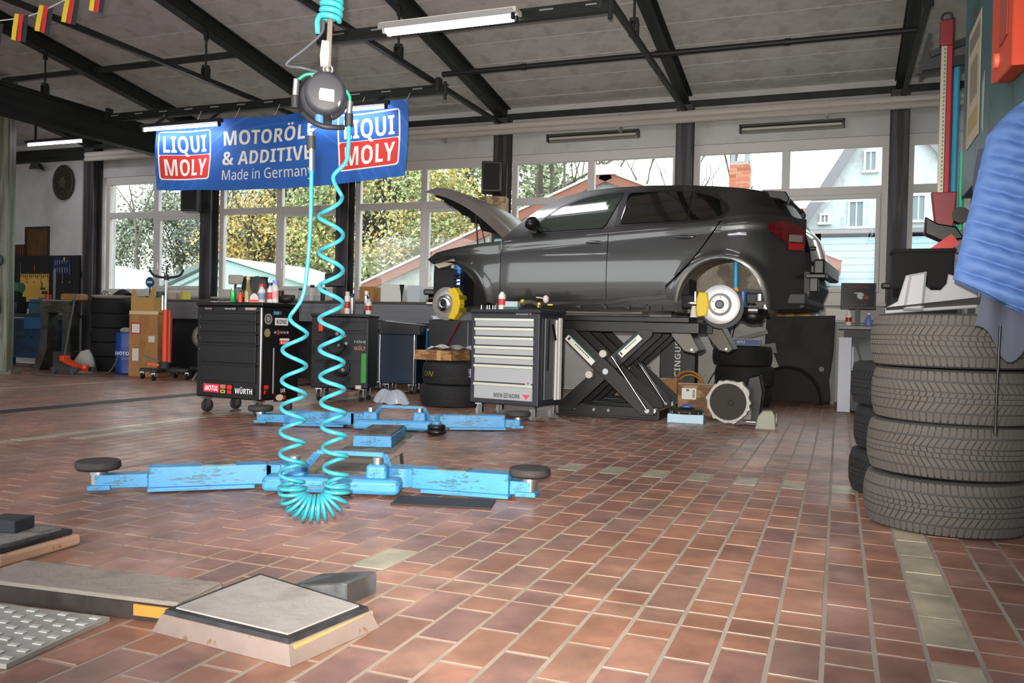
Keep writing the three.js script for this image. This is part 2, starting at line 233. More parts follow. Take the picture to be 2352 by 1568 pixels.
one('eaves_beam', 'dark angle beam along the top of the window wall', 'beam', UV(mrg(B(13.4, 0.075, 0.02, 0, 0, 0.04), B(13.4, 0.02, 0.09, 0, 0.037, 0))), mRaft, [-5.4, 3.785, WZ + 0.14]);
one('roof_purlin', 'dark roof purlin between the rafters above the girder', 'beam', UV(mrg(B(5.2, 0.07, 0.05, 0, 0, 0))), mRaft, [-9.7, 4.22, -8.9]);
{ const d = thing('heating_duct', 'long white heating duct in front of the columns above the windows', 'duct', [-5.4, 3.59, WZ + 0.33]); mesh('upper_pipe', CY(0.045, 13.4, 0, 0.035, 0, 'x', 16), std(0xc3bfb8, 0.5, 0, { map: tWall }), d); mesh('lower_pipe', CY(0.04, 13.4, 0, -0.04, 0.005, 'x', 16), std(0xbab6ae, 0.5, 0, { map: tWall }), d); each('bracket', [-5.2, -2.6, 0, 2.6, 5.2].map(x => B(0.03, 0.2, 0.22, x, 0, -0.1)), M.paleGrey, d); }
one('black_pipe', 'black pipe running across the tie bars above the car', 'pipe', [CY(0.03, 5.0, 0, 0, 0, 'x', 12), ...[-1.5, 0, 1.3].map(x => CY(0.037, 0.06, x, 0, 0, 'x', 12))], std(0x151719, 0.55), [-1.85, 3.735, -8.95]);
function slotRail(x0, x1, y, z, label) {
  const L = x1 - x0, r = thing('slotted_rail', label, 'rail', [(x0 + x1) / 2, y, z], 0, 'lamp rails hung under the tie bars');
  mesh('channel', [B(L, 0.1, 0.006, 0, 0, 0.03), B(L, 0.006, 0.06, 0, 0.05, 0), B(L, 0.006, 0.06, 0, -0.05, 0)], std(0x262b28, 0.55, 0.3, { map: tGrime }), r);
  const sl = []; for (let x = -L / 2 + 0.25; x < L / 2; x += 0.42) sl.push(B(0.13, 0.014, 0.004, x, 0.02, 0.034)); each('slot', sl, std(0x8c8f8c, 0.6), r);
  each('clamp', [B(0.05, 0.16, 0.09, -L / 2 + 0.12, 0.05, 0), B(0.05, 0.16, 0.09, L / 2 - 0.12, 0.05, 0), CY(0.02, 0.2, L / 2 - 0.03, -0.02, 0.02, 'y', 8)], M.dark, r); return r;
}
slotRail(-9.55, -4.3, 3.58, -9.0, 'slotted lamp rail from which the blue banner hangs');
slotRail(-4.8, -1.85, 3.58, -7.1, 'slotted lamp rail with the large twin fluorescent lamp');
// ---- fluorescent lamps
const mTube = new THREE.MeshStandardMaterial({ color: 0xffffff, emissive: 0xf6f4ff, emissiveIntensity: 12, roughness: 0.4 });
function lamp(x0, x1, y, z, label, o = {}) {
  const L = x1 - x0, n = o.tubes ?? 1, t = thing('fluorescent_lamp', label, 'lamp', [(x0 + x1) / 2, y, z], 0, 'lit fluorescent lamps');
  mesh('housing', B(L + 0.04, 0.045, n > 1 ? 0.16 : 0.07, 0, 0.045, 0, 0.006), o.white ? M.white : M.dark, t);
  if (n > 1) mesh('reflector', [B(L, 0.006, 0.06, 0, 0.03, 0.1), B(L, 0.05, 0.006, 0, 0.01, 0.13)], M.paleGrey, t);
  for (let i = 0; i < n; i++) { const zz = n > 1 ? (i - 0.5) * 0.085 : 0; mesh('tube', CY(0.018, L - 0.08, 0, -0.005, zz, 'x', 14), mTube, t); for (const s of [-1, 1]) mesh('lamp_holder', B(0.03, 0.07, 0.04, s * (L / 2 - 0.02), 0.005, zz, 0.006), s > 0 ? M.blackMatt : M.offwhite, t); }
  if (o.hang) each('bracket', [-0.35, 0.35].map(k => bar([k * L, 0.05, 0], [k * L, o.hang[0] - y, o.hang[1] - z], 0.02, 0.03)), M.dark, t);
  const a = new THREE.RectAreaLight(0xf8f5ff, o.power ?? 28, L - 0.08, n > 1 ? 0.12 : 0.04); a.position.set((x0 + x1) / 2, y - 0.03, z); a.lookAt((x0 + x1) / 2, y - 2, z); scene.add(a);
  return t;
}
lamp(-8.58, -7.33, 3.31, -8.74, 'lit fluorescent tube in front of the banner\'s first logo', { hang: [3.55, -8.99] });
lamp(-6.1, -4.95, 3.36, -8.74, 'lit fluorescent tube behind the hose reel and above the banner\'s last logo', { hang: [3.55, -8.99] });
lamp(-3.98, -2.68, 3.52, -6.95, 'large lit twin fluorescent lamp on the slotted rail', { tubes: 2, white: true, hang: [3.6, -7.09] });
lamp(-12.55, -11.3, 3.66, -10.3, 'lit fluorescent tube beyond the girder before the whitewashed wall', { hang: [roofY(-10.3) - 0.04, -10.3] });
for (const [x, z] of [[-5.6, -4.6], [-3.2, -4.6], [-0.8, -4.6], [-5.2, -2.0], [-2.6, -2.0]]) lamp(x - 0.62, x + 0.62, 3.55, z, 'lit fluorescent lamp hung over the work bays', { hang: [roofY(z) - 0.05, z] });
{ // unlit strip lights on the wall above the windows
  const mk = (x0, x1, y, label) => { const t = thing('strip_light', label, 'lamp', [(x0 + x1) / 2, y, WZ + 0.06], 0, 'unlit strip lights over the windows'); const L = x1 - x0; mesh('housing', [B(L, 0.03, 0.1, 0, 0.045, 0), B(0.02, 0.1, 0.1, -L / 2, 0.01, 0), B(0.02, 0.1, 0.1, L / 2, 0.01, 0)], std(0x3c3a3c, 0.5), t); mesh('tube', CY(0.018, L - 0.06, 0, 0.0, 0.03, 'x', 12), std(0xb7b2a8, 0.35), t); mesh('back_plate', B(L, 0.09, 0.012, 0, 0.0, -0.045), std(0x77746f, 0.5), t); };
  mk(-3.86, -2.58, 3.47, 'unlit strip light above the window before bare branches'); mk(-1.25, 0.0, 3.44, 'unlit strip light above the window with the chimney view');
}
// ================================================================ OUTSIDE THE WINDOWS
const ground = setting('ground'); mesh('ground_surface', UV(B(90, 0.2, 70, -10, -0.25, -46.8), 0.3), std(0x7b7f6c, 0.95, 0, { map: tGrime }), ground);
mesh('forecourt', UV(B(90, 0.2, 30, -10, -0.25, 18.5), 0.3), std(0x8d8a85, 0.95, 0, { map: tGrime }), ground);
function leafGeo(n, cl, size, cols, spread) { // n leaves round the clump centres
  const P = [], C = [], N = []; const q = new THREE.Quaternion(), e = new THREE.Euler(), c = new THREE.Color();
  for (let i = 0; i < n; i++) {
    const k = cl[(rnd() * cl.length) | 0], g = () => (rnd() + rnd() + rnd() - 1.5) * 0.9 * spread * k.s; const o = V(k.x + g(), k.y + g() * 0.75, k.z + g()); const s = size * rr(0.6, 1.3); q.setFromEuler(e.set(rr(-1.2, 1.2), rr(0, 6.3), rr(-1.2, 1.2)));
    const v = [[-s * 0.5, 0, 0], [0, s * 0.12, -s * 0.45], [s * 0.6, 0, 0], [0, s * 0.12, s * 0.45]].map(p => V(...p).applyQuaternion(q).add(o)); const nn = V(0, 1, 0).applyQuaternion(q);
    c.set(k.c); c.offsetHSL(rr(-0.02, 0.02), rr(-0.08, 0.05), rr(0.0, 0.13)); for (const j of [0, 1, 2, 0, 2, 3]) { P.push(v[j].x, v[j].y, v[j].z); C.push(c.r, c.g, c.b); N.push(-nn.x, -nn.y, -nn.z); }
  }
  const G = new THREE.BufferGeometry(); G.setAttribute('position', new THREE.Float32BufferAttribute(P, 3)); G.setAttribute('normal', new THREE.Float32BufferAttribute(N, 3)); G.setAttribute('color', new THREE.Float32BufferAttribute(C, 3)); return G;
}
const mLeaf = new THREE.MeshStandardMaterial({ vertexColors: true, roughness: 0.85, side: THREE.DoubleSide }), mBark = std(0x4b4339, 0.9), mBarkL = std(0x5d5a50, 0.9);
function branches(out, p, dir, len, r, depth, minR, bend = 0.35) {
  const n = 3; let a = p.clone(), d = dir.clone();
  for (let i = 0; i < n; i++) { const b = a.clone().addScaledVector(d, len / n); out.push(cone(a, b, r * (1 - 0.22 * i / n), r * (1 - 0.22 * (i + 1) / n), r > 0.04 ? 7 : 4)); a = b; d.add(V(rr(-bend, bend) * 0.5, rr(-0.1, 0.22), rr(-bend, bend) * 0.5)).normalize(); }
  if (depth <= 0 || r < minR) return; const k = depth > 2 ? 2 + (rnd() > 0.5) : 2 + (rnd() > 0.35);
  for (let i = 0; i < k; i++) { const nd = d.clone().add(V(rr(-1, 1), rr(-0.25, 0.6), rr(-1, 1)).multiplyScalar(0.85)).normalize(); branches(out, i ? p.clone().lerp(a, rr(0.5, 1)) : a, nd, len * rr(0.62, 0.86), r * rr(0.5, 0.66), depth - 1, minR, bend); }
}
function cone(a, b, r1, r2, s) { const L = a.distanceTo(b), g = new THREE.CylinderGeometry(r2, r1, L, s, 1, true).rotateX(Math.PI / 2); const m = new THREE.Matrix4().lookAt(b, a, Math.abs(b.y - a.y) > 0.99 * L ? V(0, 0, 1) : V(0, 1, 0)); g.applyMatrix4(m); return g.translate((a.x + b.x) / 2, (a.y + b.y) / 2, (a.z + b.z) / 2); }
function leafTree(name, label, p, R, H, cy, n, cols, size, nc = 70, spread = 1) {
  const t = thing(name, label, 'tree', p, 0, 'trees behind the window wall'); const cl = [];
  for (let i = 0; i < nc; i++) { const a = rr(0, 6.28), u = rr(-1, 1), k = Math.cbrt(rr(0.25, 1)); cl.push({ x: R * k * Math.cos(a) * Math.sqrt(1 - u * u), y: cy + H * k * u, z: R * 0.7 * k * Math.sin(a) * Math.sqrt(1 - u * u), s: rr(0.5, 1.1), c: cols[(rnd() * cols.length) | 0] }); }
  const br = []; branches(br, V(0, -0.1, 0), V(rr(-0.1, 0.1), 1, 0), cy * 0.7, 0.2, 4, 0.02); mesh('trunk', br, mBark, t);
  const f = mesh('foliage', leafGeo(n, cl, size, cols, spread), mLeaf, t); f.userData.kind = 'stuff'; return t;
}
leafTree('autumn_tree', 'yellow and green autumn tree seen through the middle windows', [-12.9, -0.15, -22], 3.5, 3.3, 3.3, 46000, [0x9a9a62, 0xa29c68, 0xa99a5c, 0x8c9668, 0x7d8a62, 0xb09560, 0x98a074, 0x858f70], 0.095, 130);
leafTree('autumn_tree', 'orange tinged young tree in front of the dark evergreens', [-15.9, -0.15, -20.6], 1.3, 1.9, 3.0, 7000, [0xa98c50, 0x9a8e58, 0xb0905a, 0x85855c], 0.09, 45);
leafTree('evergreen_tree', 'dark grey green evergreen behind the pale canopy roof', [-24.5, -0.15, -27], 3.6, 3.4, 2.9, 34000, [0x66705f, 0x6c7364, 0x757a69, 0x5d665b, 0x7c806f], 0.11, 130, 1.1);
leafTree('evergreen_tree', 'dark evergreen beside the orange tinged young tree', [-19.4, -0.15, -27.5], 3.6, 4.2, 3.7, 36000, [0x667060, 0x6c7565, 0x5d665c, 0x787e6a], 0.11, 130, 1.1);
leafTree('green_tree', 'tall green tree behind the raised car hood', [-13.2, -0.15, -31], 3.6, 3.4, 5.9, 16000, [0x78826a, 0x7f886e, 0x899072, 0x707b66], 0.16, 90, 1.1);
leafTree('leafy_shrub', 'pale leafy shrub at the foot of the autumn tree', [-11.4, -0.15, -20.2], 2.3, 1.5, 1.4, 8000, [0x8c9070, 0x969670, 0x808866, 0xa09a66], 0.11, 50);
function bareTree(label, p, len, r, depth, lean, minR = 0.006) { const t = thing('bare_tree', label, 'tree', p, 0, 'bare trees behind the window wall'); const br = []; branches(br, V(0, 0, 0), V(...lean).normalize(), len, r, depth, minR, 0.5); mesh('trunk', br, mBarkL, t); return t; }
bareTree('bare branching tree above the car windscreen', [-8.3, -0.15, -25], 3.2, 0.15, 7, [0.15, 1, 0]);
bareTree('bare branching tree behind the car roof', [-5.3, -0.15, -26], 3.3, 0.14, 7, [-0.05, 1, 0]);
bareTree('bare twiggy tree next to the brick chimney', [-3.9, -0.15, -28], 3.4, 0.1, 7, [0.1, 1, 0]);
bareTree('bare twiggy tree over the evergreens at the end window', [-23.2, -0.15, -24], 3.4, 0.08, 7, [-0.1, 1, 0]);
bareTree('bare twiggy tree above the pale canopy roof', [-20.2, -0.15, -24.5], 3.2, 0.07, 7, [0.1, 1, 0]);
// ---- neighbouring buildings
const mRender = std(0xb7c2c6, 0.9, 0, { map: tWall }), mRedTile = std(0x8d4f40, 0.85), mVerge = std(0x74747a, 0.7), mPane = std(0x6b7f86, 0.25);
{
  const h = thing('gabled_house', 'white gabled house with small windows behind the lifted car', 'house', [0.99, 0, -24]);
  mesh('wall', EX([[-2.75, -0.2], [3.3, -0.2], [3.3, 3.1], [0, 7.0], [-2.4, 3.05], [-2.75, 2.6]], 5, 0).translate(0, 0, -2.5), mRender, h);
  mesh('roof', [bar([0.05, 7.1, -2.3], [-2.75, 2.45, -2.3], 5.0, 0.14, false, [1, 0, 0]), bar([-0.05, 7.1, -2.3], [3.4, 3.0, -2.3], 5.0, 0.14, false, [1, 0, 0])].map(g => g), mRedTile, h);
  mesh('verge_board', [bar([0, 7.05, 0.22], [-2.85, 2.32, 0.22], 0.06, 0.24), bar([0, 7.05, 0.22], [3.5, 2.9, 0.22], 0.06, 0.24)], mVerge, h);
  for (const [x, y, w, hh] of [[-0.64, 4.0, 0.3, 0.62], [-0.33, 5.36, 0.22, 0.46], [-1.41, 3.9, 0.14, 0.17], [0.82, 4.12, 0.26, 0.6]]) { const f = mesh('window', [B(w + 0.12, 0.05, 0.08, x, y + hh / 2 + 0.03, 0.04), B(w + 0.2, 0.06, 0.14, x, y - hh / 2 - 0.04, 0.05), B(0.05, hh, 0.08, x - w / 2 - 0.03, y, 0.03), B(0.05, hh, 0.08, x + w / 2 + 0.03, y, 0.03), B(0.03, hh, 0.05, x, y, 0.02)], M.white, h); mesh('pane', B(w, hh, 0.02, x, y, 0.01), mPane, f); }
  const a = thing('garage_annex', 'pale blue clad flat annex in front of the white gabled house', 'building', [0.2, 0, -20.5]);
  for (let i = 0; i < 7; i++) mesh('plank', B(4.2, 0.15, 0.03, 0, 2.02 + i * 0.155, 0.03, 0.006), std(0x9dbcc8, 0.8), a);
  mesh('roof', B(4.5, 0.1, 2.2, 0, 3.15, -0.9), mVerge, a);
  for (let i = 0; i < 5; i++) for (let k = 0; k < 3; k++) mesh('concrete_block', B(0.82, 0.68, 0.2, -1.66 + i * 0.83, 0.15 + 0.69 * k - 0.02, -0.05 + rr(-0.01, 0.01), 0.01), std(i + k & 1 ? 0x8f9494 : 0x989c9b, 0.9, 0, { map: tWall }), a); mesh('back_wall', B(4.2, 3.0, 1.8, 0, 1.5, -1.1), mRender, a);
  const r2 = thing('tiled_roof', 'red tiled roof beyond the white gabled house, near the teal cabinet', 'roof', [5.2, 0, -31]);
  const rows = []; for (let i = 0; i < 22; i++) { const y = 4.2 + i * 0.2, z = -i * 0.16; rows.push(B(6.4, 0.16, 0.06, 0, y, z).rotateX(0)); rows.push(B(6.4, 0.03, 0.14, 0, y - 0.09, z + 0.03)); } mesh('tile_row', rows, mRedTile, r2); mesh('wall', B(6.2, 4.2, 1, 0, 2.1, -0.8), mRender, r2);
  const r3 = thing('tiled_roof', 'faded red roof with a white ridge line behind the car\'s rear window', 'roof', [-3.0, 0, -30]);
  const rw = []; for (let i = 0; i < 16; i++) rw.push(B(5.2, 0.17, 0.06, 0, 2.7 + i * 0.17, -i * 0.14), B(5.2, 0.03, 0.12, 0, 2.62 + i * 0.17, 0.03 - i * 0.14)); mesh('tile_row', rw, std(0xb98076, 0.9), r3); mesh('ridge', B(5.2, 0.12, 0.2, 0, 5.42, -2.3), M.white, r3); mesh('wall', B(5, 2.7, 1, 0, 1.35, -0.8), mRender, r3);
}
{ // brick chimney with a concrete hood, standing on the neighbouring gable
  const c = thing('brick_chimney', 'red brick chimney with an open concrete hood', 'chimney', [-2.18, 0, -20]); const tones = [0x9a5b46, 0xa5664f, 0x8e5340, 0xb0755c].map(k => std(k, 0.9));
  mesh('mortar_core', B(0.43, 2.3, 0.43, 0, 3.5, 0), std(0xa79a8c, 0.95), c);
  for (let r = 0; r < 18; r++) for (let i = 0; i < 2; i++) { const y = 3.32 + r * 0.075, o = r % 2 ? 0.06 : -0.06; const w = i ? 0.22 - o * 0.0 + (r % 2 ? -0.06 : 0.06) : 0.22 + (r % 2 ? 0.06 : -0.06); mesh('brick', B(w - 0.012, 0.063, 0.45, i ? 0.225 - w / 2 : -0.225 + w / 2, y, 0), tones[(rnd() * 4) | 0], c); }
  mesh('hood', [B(0.4, 0.06, 0.4, 0, 4.68, 0), B(0.1, 0.3, 0.34, -0.15, 4.84, 0), B(0.1, 0.3, 0.34, 0.15, 4.84, 0), B(0.44, 0.07, 0.44, 0, 5.02, 0)], std(0x8d9096, 0.85), c);
  const g = thing('gable_building', 'grey gabled building with reddish verge behind the car hood', 'building', [-4.5, 0, -17]);
  mesh('wall', EX([[-6.4, -0.2], [4.2, -0.2], [4.2, 2.3], [0, 4.0], [-6.4, 1.4]], 5).translate(0, 0, -2.5), std(0xa9aba8, 0.9, 0, { map: tWall }), g);
  mesh('verge_board', [bar([0.1, 4.0, 0.1], [-6.7, 1.22, 0.1], 0.05, 0.2), bar([-0.1, 4.0, 0.1], [4.5, 2.12, 0.1], 0.05, 0.2)], std(0x8b5a4c, 0.8), g); mesh('verge_trim', [bar([0.1, 4.12, 0.12], [-6.7, 1.34, 0.12], 0.07, 0.045), bar([-0.1, 4.12, 0.12], [4.5, 2.24, 0.12], 0.07, 0.045)], M.white, g);
  mesh('ridge_cap', B(0.5, 0.2, 0.34, 0, 4.08, 0.02), M.white, g);
  mesh('roof', [bar([0.1, 4.08, -2.5], [-6.7, 1.3, -2.5], 5.0, 0.08, false, [1, 0, 0]), bar([-0.1, 4.08, -2.5], [4.5, 2.2, -2.5], 5.0, 0.08, false, [1, 0, 0])], mRedTile, g);
}
{
  const c = thing('canopy_roof', 'pale turquoise canopy roof with battens outside the end windows', 'canopy', [-12.75, 0, -15.4]);
  const mC = std(0xbfe0dc, 0.5), mBt = std(0x7c8a8c, 0.6);
  mesh('sheet', [bar([0, 2.25, -1.6], [-2.7, 1.25, -1.6], 3.4, 0.03, false, [1, 0, 0]), bar([0, 2.25, -1.6], [3.3, 1.38, -1.6], 3.4, 0.03, false, [1, 0, 0])], mC, c);
  mesh('gable_sheet', EX([[-2.7, 1.15], [0, 2.2], [3.3, 1.35], [3.3, 0.9], [-2.7, 0.9]], 0.02), mC, c);
  mesh('fascia', bar([0.02, 2.3, 0.08], [-2.8, 1.24, 0.08], 0.05, 0.12), mBt, c); for (let i = 0; i < 3; i++) mesh('batten', bar([-0.05, 2.05 - i * 0.22, 0.04], [-2.4, 1.16 - i * 0.22, 0.04], 0.03, 0.03), mBt, c);
  mesh('post', [B(0.09, 1.3, 0.09, -2.4, 0.5, -0.1), B(0.09, 1.3, 0.09, 3, 0.5, -0.1), B(0.09, 2.2, 0.09, 0, 1, -0.1)], mBt, c);
  one('white_shed', 'white slanted shed below the evergreens at the end window', 'shed', EX([[-2.4, -0.15], [1.9, -0.15], [1.9, 1.62], [-2.4, 2.35]], 2, 0.02), std(0xd6dad8, 0.8), [-16.9, 0, -18]);
}
// ================================================================ THE CAR ON THE SCISSOR LIFT
const paint = phy(0x464746, { metalness: 0.85, roughness: 0.34, clearcoat: 1, clearcoatRoughness: 0.06 });
const hoodPaint = paint;
const car = thing('hatchback_car', 'dark grey hatchback without wheels, raised on the scissor lift, hood open', 'car', [-1.92, 0, -7.5], -0.087);
{
  const W = 1.76; // car width; z = 0 on the near side, -W on the far side
  const belt = sm([[-1.2, 1.63], [-0.9, 1.672], [-0.03, 1.705], [0.76, 1.755], [0.98, 1.79], [1.3, 1.815], [1.65, 1.8]]);
  const low = pl([[-2.06, 1.5], [-1.97, 1.45], [-1.85, 1.462], [-1.674, 1.5], [-1.64, 1.44], [-1.548, 1.375], [-1.47, 1.31], [-1.4, 1.235], [-1.345, 1.165], [-1.3, 1.1], [-1.272, 1.065], [-1.06, 1.045], [-0.57, 1.08], [-0.014, 1.105], [0.486, 1.15], [0.505, 1.14], [0.6, 1.06], [0.612, 1.15], [0.64, 1.235], [0.694, 1.32], [0.75, 1.375], [0.81, 1.418], [0.89, 1.448], [0.971, 1.457], [1.06, 1.446], [1.137, 1.412], [1.2, 1.365], [1.266, 1.28], [1.3, 1.205], [1.322, 1.13], [1.345, 1.02], [1.6, 1.04], [1.66, 1.1]]);
  const seam = pl([[0.44, 1.12], [0.505, 1.205], [0.6, 1.3], [0.692, 1.393], [0.8, 1.54], [0.9, 1.69], [1.0, 1.85]]);
  const hoodLine = pl([[-2.06, 1.51], [-1.926, 1.57], [-1.652, 1.607], [-1.362, 1.638], [-1.126, 1.655]]);
  const roofT = sm([[-1.14, 1.66], [-1.0, 1.795], [-0.92, 1.87], [-0.76, 1.995], [-0.56, 2.085], [-0.34, 2.13], [-0.08, 2.148], [0.26, 2.148], [0.58, 2.132], [0.86, 2.105], [1.13, 2.07], [1.38, 2.03], [1.43, 1.95], [1.55, 1.76], [1.63, 1.65]]);
  // lateral position of the skin
  const zSide = (s, y) => { let z = -0.9 * Math.pow(Math.max(0, y - 1.36), 2) * 0.45 - 0.55 * Math.pow(Math.max(0, 1.3 - y), 2); z -= 0.018 * sstep(0.0, 0.07, 1.69 + 0.06 * s - y) - 0.018; if (s < -1.0) z -= 0.2 * Math.pow((-1.0 - s) / 1.06, 2.2); if (s > 0.9) z -= 0.3 * Math.pow((s - 0.9) / 0.75, 2.4); return z; };
  const zGreen = (s, y) => { const b = belt(s), k = Math.max(0, y - b); return zSide(s, b) - 0.01 - 0.55 * Math.pow(k, 1.15) - (s > 1.1 ? 0.35 * Math.pow((s - 1.1) / 0.5, 2) * sstep(0, 0.2, k) : 0); };
  const arch = (s, y, c, r) => { const d = Math.hypot(s - c[0], y - c[1]); return 0.014 * Math.exp(-Math.pow((d - r) / 0.045, 2)); };
  const skin = (s, y) => zSide(s, y) + arch(s, y, [0.97, 1.06], 0.41) + arch(s, y, [-1.7, 1.05], 0.43);
  const mir = (f, far) => (u, v) => { const [s, y, z] = f(u, v); return [s, y, far ? -W - z : z]; };
  function panel(name, nu, nv, f, mat = paint, far = false, parent = car, label) { let g = SF(nu, nv, mir(f, far)); if (far) g = flip(g); return mesh(name, g, mat, parent, label); }
  const gap = 0.0035;
  for (const far of [false, true]) {
    panel('front_fender', 40, 12, (u, v) => { const s = lerp(-2.06, -1.125 - gap, u); return [s, lerp(low(s), hoodLine(s), v), skin(s, lerp(low(s), hoodLine(s), v))]; }, paint, far);
    panel('front_door', 30, 24, (u, v) => { const s = lerp(-1.125 + gap, -0.052 - gap, u); const y = lerp(low(s) , belt(s), v); return [s, y, skin(s, y)]; }, paint, far);
    panel('rear_door', 34, 24, (u, v) => { const y0 = lerp(1.12, 1.77, v); const sR = y0 < 1.205 ? 0.5 : pl([[1.205, 0.505], [1.3, 0.6], [1.393, 0.692], [1.54, 0.8], [1.69, 0.9], [1.85, 1.0]])(y0); const s = lerp(-0.052 + gap, sR - gap, u); const y = lerp(low(Math.min(s, 0.486)), Math.min(belt(s), 1.775), v); return [s, y, skin(s, y)]; }, paint, far);
    panel('rear_quarter_panel', 60, 18, (u, v) => { const s = lerp(0.5, 1.62, u); const hi = s < 1.0 ? Math.min(seam(s - gap * 1.5) , belt(s)) : belt(s) + 0.0, lo = low(s); const y = lerp(lo, Math.max(hi, lo + 0.004), v); return [s, y, skin(s, y)]; }, paint, far);
    panel('roof_pillar', 60, 14, (u, v) => { const s = lerp(-1.13, 1.6, u); const y = lerp(belt(s) - 0.004, Math.max(roofT(s), belt(s)), v); return [s, y, zGreen(s, y)]; }, paint, far);
    // side glass
    const fgT = sm([[-0.83, 1.745], [-0.73, 1.85], [-0.575, 1.965], [-0.38, 2.045], [-0.166, 2.085], [0.04, 2.095]]), fgB = pl([[-0.83, 1.735], [-0.6, 1.735], [-0.11, 1.75], [-0.09, 1.78], [0.02, 2.06]]);
    const rgT = pl([[0.05, 1.83], [0.075, 2.06], [0.1, 2.082], [0.449, 2.078], [0.6, 2.065], [0.722, 2.042], [0.84, 2.01], [0.92, 1.97], [0.97, 1.925], [0.99, 1.89]]), rgB = pl([[0.05, 1.783], [0.45, 1.79], [0.805, 1.8], [0.918, 1.818], [0.97, 1.85], [0.99, 1.885]]);
    const gl = (name, a, b, T, Bt, mat, off) => panel(name, 24, 10, (u, v) => { const s = lerp(a, b, u), y = lerp(Bt(s), Math.max(T(s), Bt(s)), v); return [s, y, zGreen(s, y) + off]; }, mat, far);
    const dark = phy(0x0b0c0c, { roughness: 0.06, clearcoat: 1, clearcoatRoughness: 0.02 }), green = phy(0x2c352f, { roughness: 0.05, clearcoat: 1, clearcoatRoughness: 0.02 });
    gl('window_trim', -0.87, 0.06, s => fgT(s) + 0.02, s => fgB(s + 0.03) - 0.018, M.black, 0.004); gl('window_trim', 0.0, 1.02, s => pl([[0, 2.0], [0.03, 2.095], [0.1, 2.1], [0.45, 2.096], [0.722, 2.06], [0.92, 1.995], [1.0, 1.93], [1.02, 1.88]])(s), s => pl([[0, 1.76], [0.8, 1.78], [0.93, 1.798], [1.0, 1.84], [1.02, 1.878]])(s), M.black, 0.004);
    gl('front_door_glass', -0.83, 0.02, fgT, fgB, green, 0.01); gl('rear_door_glass', 0.05, 0.66, rgT, rgB, dark, 0.011); gl('quarter_glass', 0.675, 0.99, rgT, rgB, dark, 0.011);
    for (const [s0, s1, y] of [[-0.285, -0.085, 1.617], [0.55, 0.762, 1.645]]) { const hnd = mesh('door_handle', [new THREE.SphereGeometry(0.5, 16, 8).scale(s1 - s0 - 0.02, 0.038, 0.05).translate((s0 + s1) / 2, y, 0)], std(0x55575a, 0.25, 0.8), car); hnd.position.z = far ? -W + 0.04 : -0.035; const cup = mesh('handle_recess', [new THREE.SphereGeometry(0.5, 16, 8).scale(0.14, 0.085, 0.03).translate((s0 + s1) / 2, y + 0.006, 0)], M.black, car); cup.position.z = far ? -W + 0.052 : -0.056; }
    const mi = mesh('side_mirror', [new THREE.SphereGeometry(0.5, 16, 12).scale(0.13, 0.12, 0.2).translate(-0.76, 1.79, far ? -W - 0.07 : 0.07), B(0.08, 0.03, 0.1, -0.78, 1.73, far ? -W + 0.02 : -0.02)], M.black, car); mesh('mirror_cap', [new THREE.SphereGeometry(0.5, 16, 10, 0, 6.3, 0, 1.3).scale(0.136, 0.126, 0.206).rotateZ(0.9).translate(-0.765, 1.795, far ? -W - 0.07 : 0.07)], paint, mi);
    // tail lamp wraps the corner
    panel('tail_lamp', 20, 12, (u, v) => { const s = lerp(1.34, 1.615, u); const y = lerp(pl([[1.34, 1.7], [1.42, 1.63], [1.52, 1.57], [1.615, 1.52]])(s), pl([[1.34, 1.76], [1.47, 1.775], [1.55, 1.75], [1.615, 1.7]])(s), v); return [s, y, zSide(s, y) + 0.012]; }, phy(0x4a0c0d, { roughness: 0.1, clearcoat: 1 }), far);
    panel('tail_lamp_lens', 8, 4, (u, v) => { const s = lerp(1.5, 1.6, u), y = lerp(1.60, 1.66, v); return [s, y, zSide(s, y) + 0.017]; }, std(0x6f6360, 0.15), far);
    panel('tail_lamp_glow', 8, 4, (u, v) => { const s = lerp(1.5, 1.61, u), y = lerp(1.53, 1.585, v); return [s, y, zSide(s, y) + 0.017]; }, phy(0x8c1014, { roughness: 0.1, clearcoat: 1 }), far);
  }
  // roof, windscreen, hatch
  const top = (s0, s1, nu) => SF(nu, 16, (u, v) => { const s = lerp(s0, s1, u), y = roofT(s), zn = zGreen(s, y), z = lerp(zn, -W - zn, v); return [s, y + 0.055 * (1 - Math.pow(2 * v - 1, 2)), z]; });
  mesh('roof_panel', top(-0.56, 1.39, 40), paint, car); mesh('windscreen', top(-1.14, -0.56, 14), phy(0x2a322d, { roughness: 0.05, clearcoat: 1 }), car); mesh('rear_window', top(1.43, 1.6, 8), M.black, car);
  mesh('antenna', [rod([1.02, 2.12, -0.88], [1.06, 2.2, -0.88], 0.006)], M.black, car);
  mesh('roof_spoiler', SF(16, 12, (u, v) => { const a = v * 6.283, s = 1.3 + 0.13 * Math.cos(a) * (Math.cos(a) > 0 ? 1.25 : 1.0), y = 2.04 + 0.028 * Math.sin(a) - 0.12 * Math.pow(Math.max(0, s - 1.2), 1.2) + (Math.cos(a) > 0.6 ? -0.012 : 0); const zz = lerp(-0.34, -W + 0.34, u); return [s, y, zz]; }), M.black, car);
  each('spoiler_fin', [EX([[1.2, 2.062], [1.44, 2.035], [1.47, 1.985], [1.46, 1.95], [1.4, 1.985], [1.3, 2.0]], 0.05, 0.008).translate(0, 0, -0.33), EX([[1.2, 2.062], [1.44, 2.035], [1.47, 1.985], [1.46, 1.95], [1.4, 1.985], [1.3, 2.0]], 0.05, 0.008).translate(0, 0, -W + 0.33)], M.black, car);
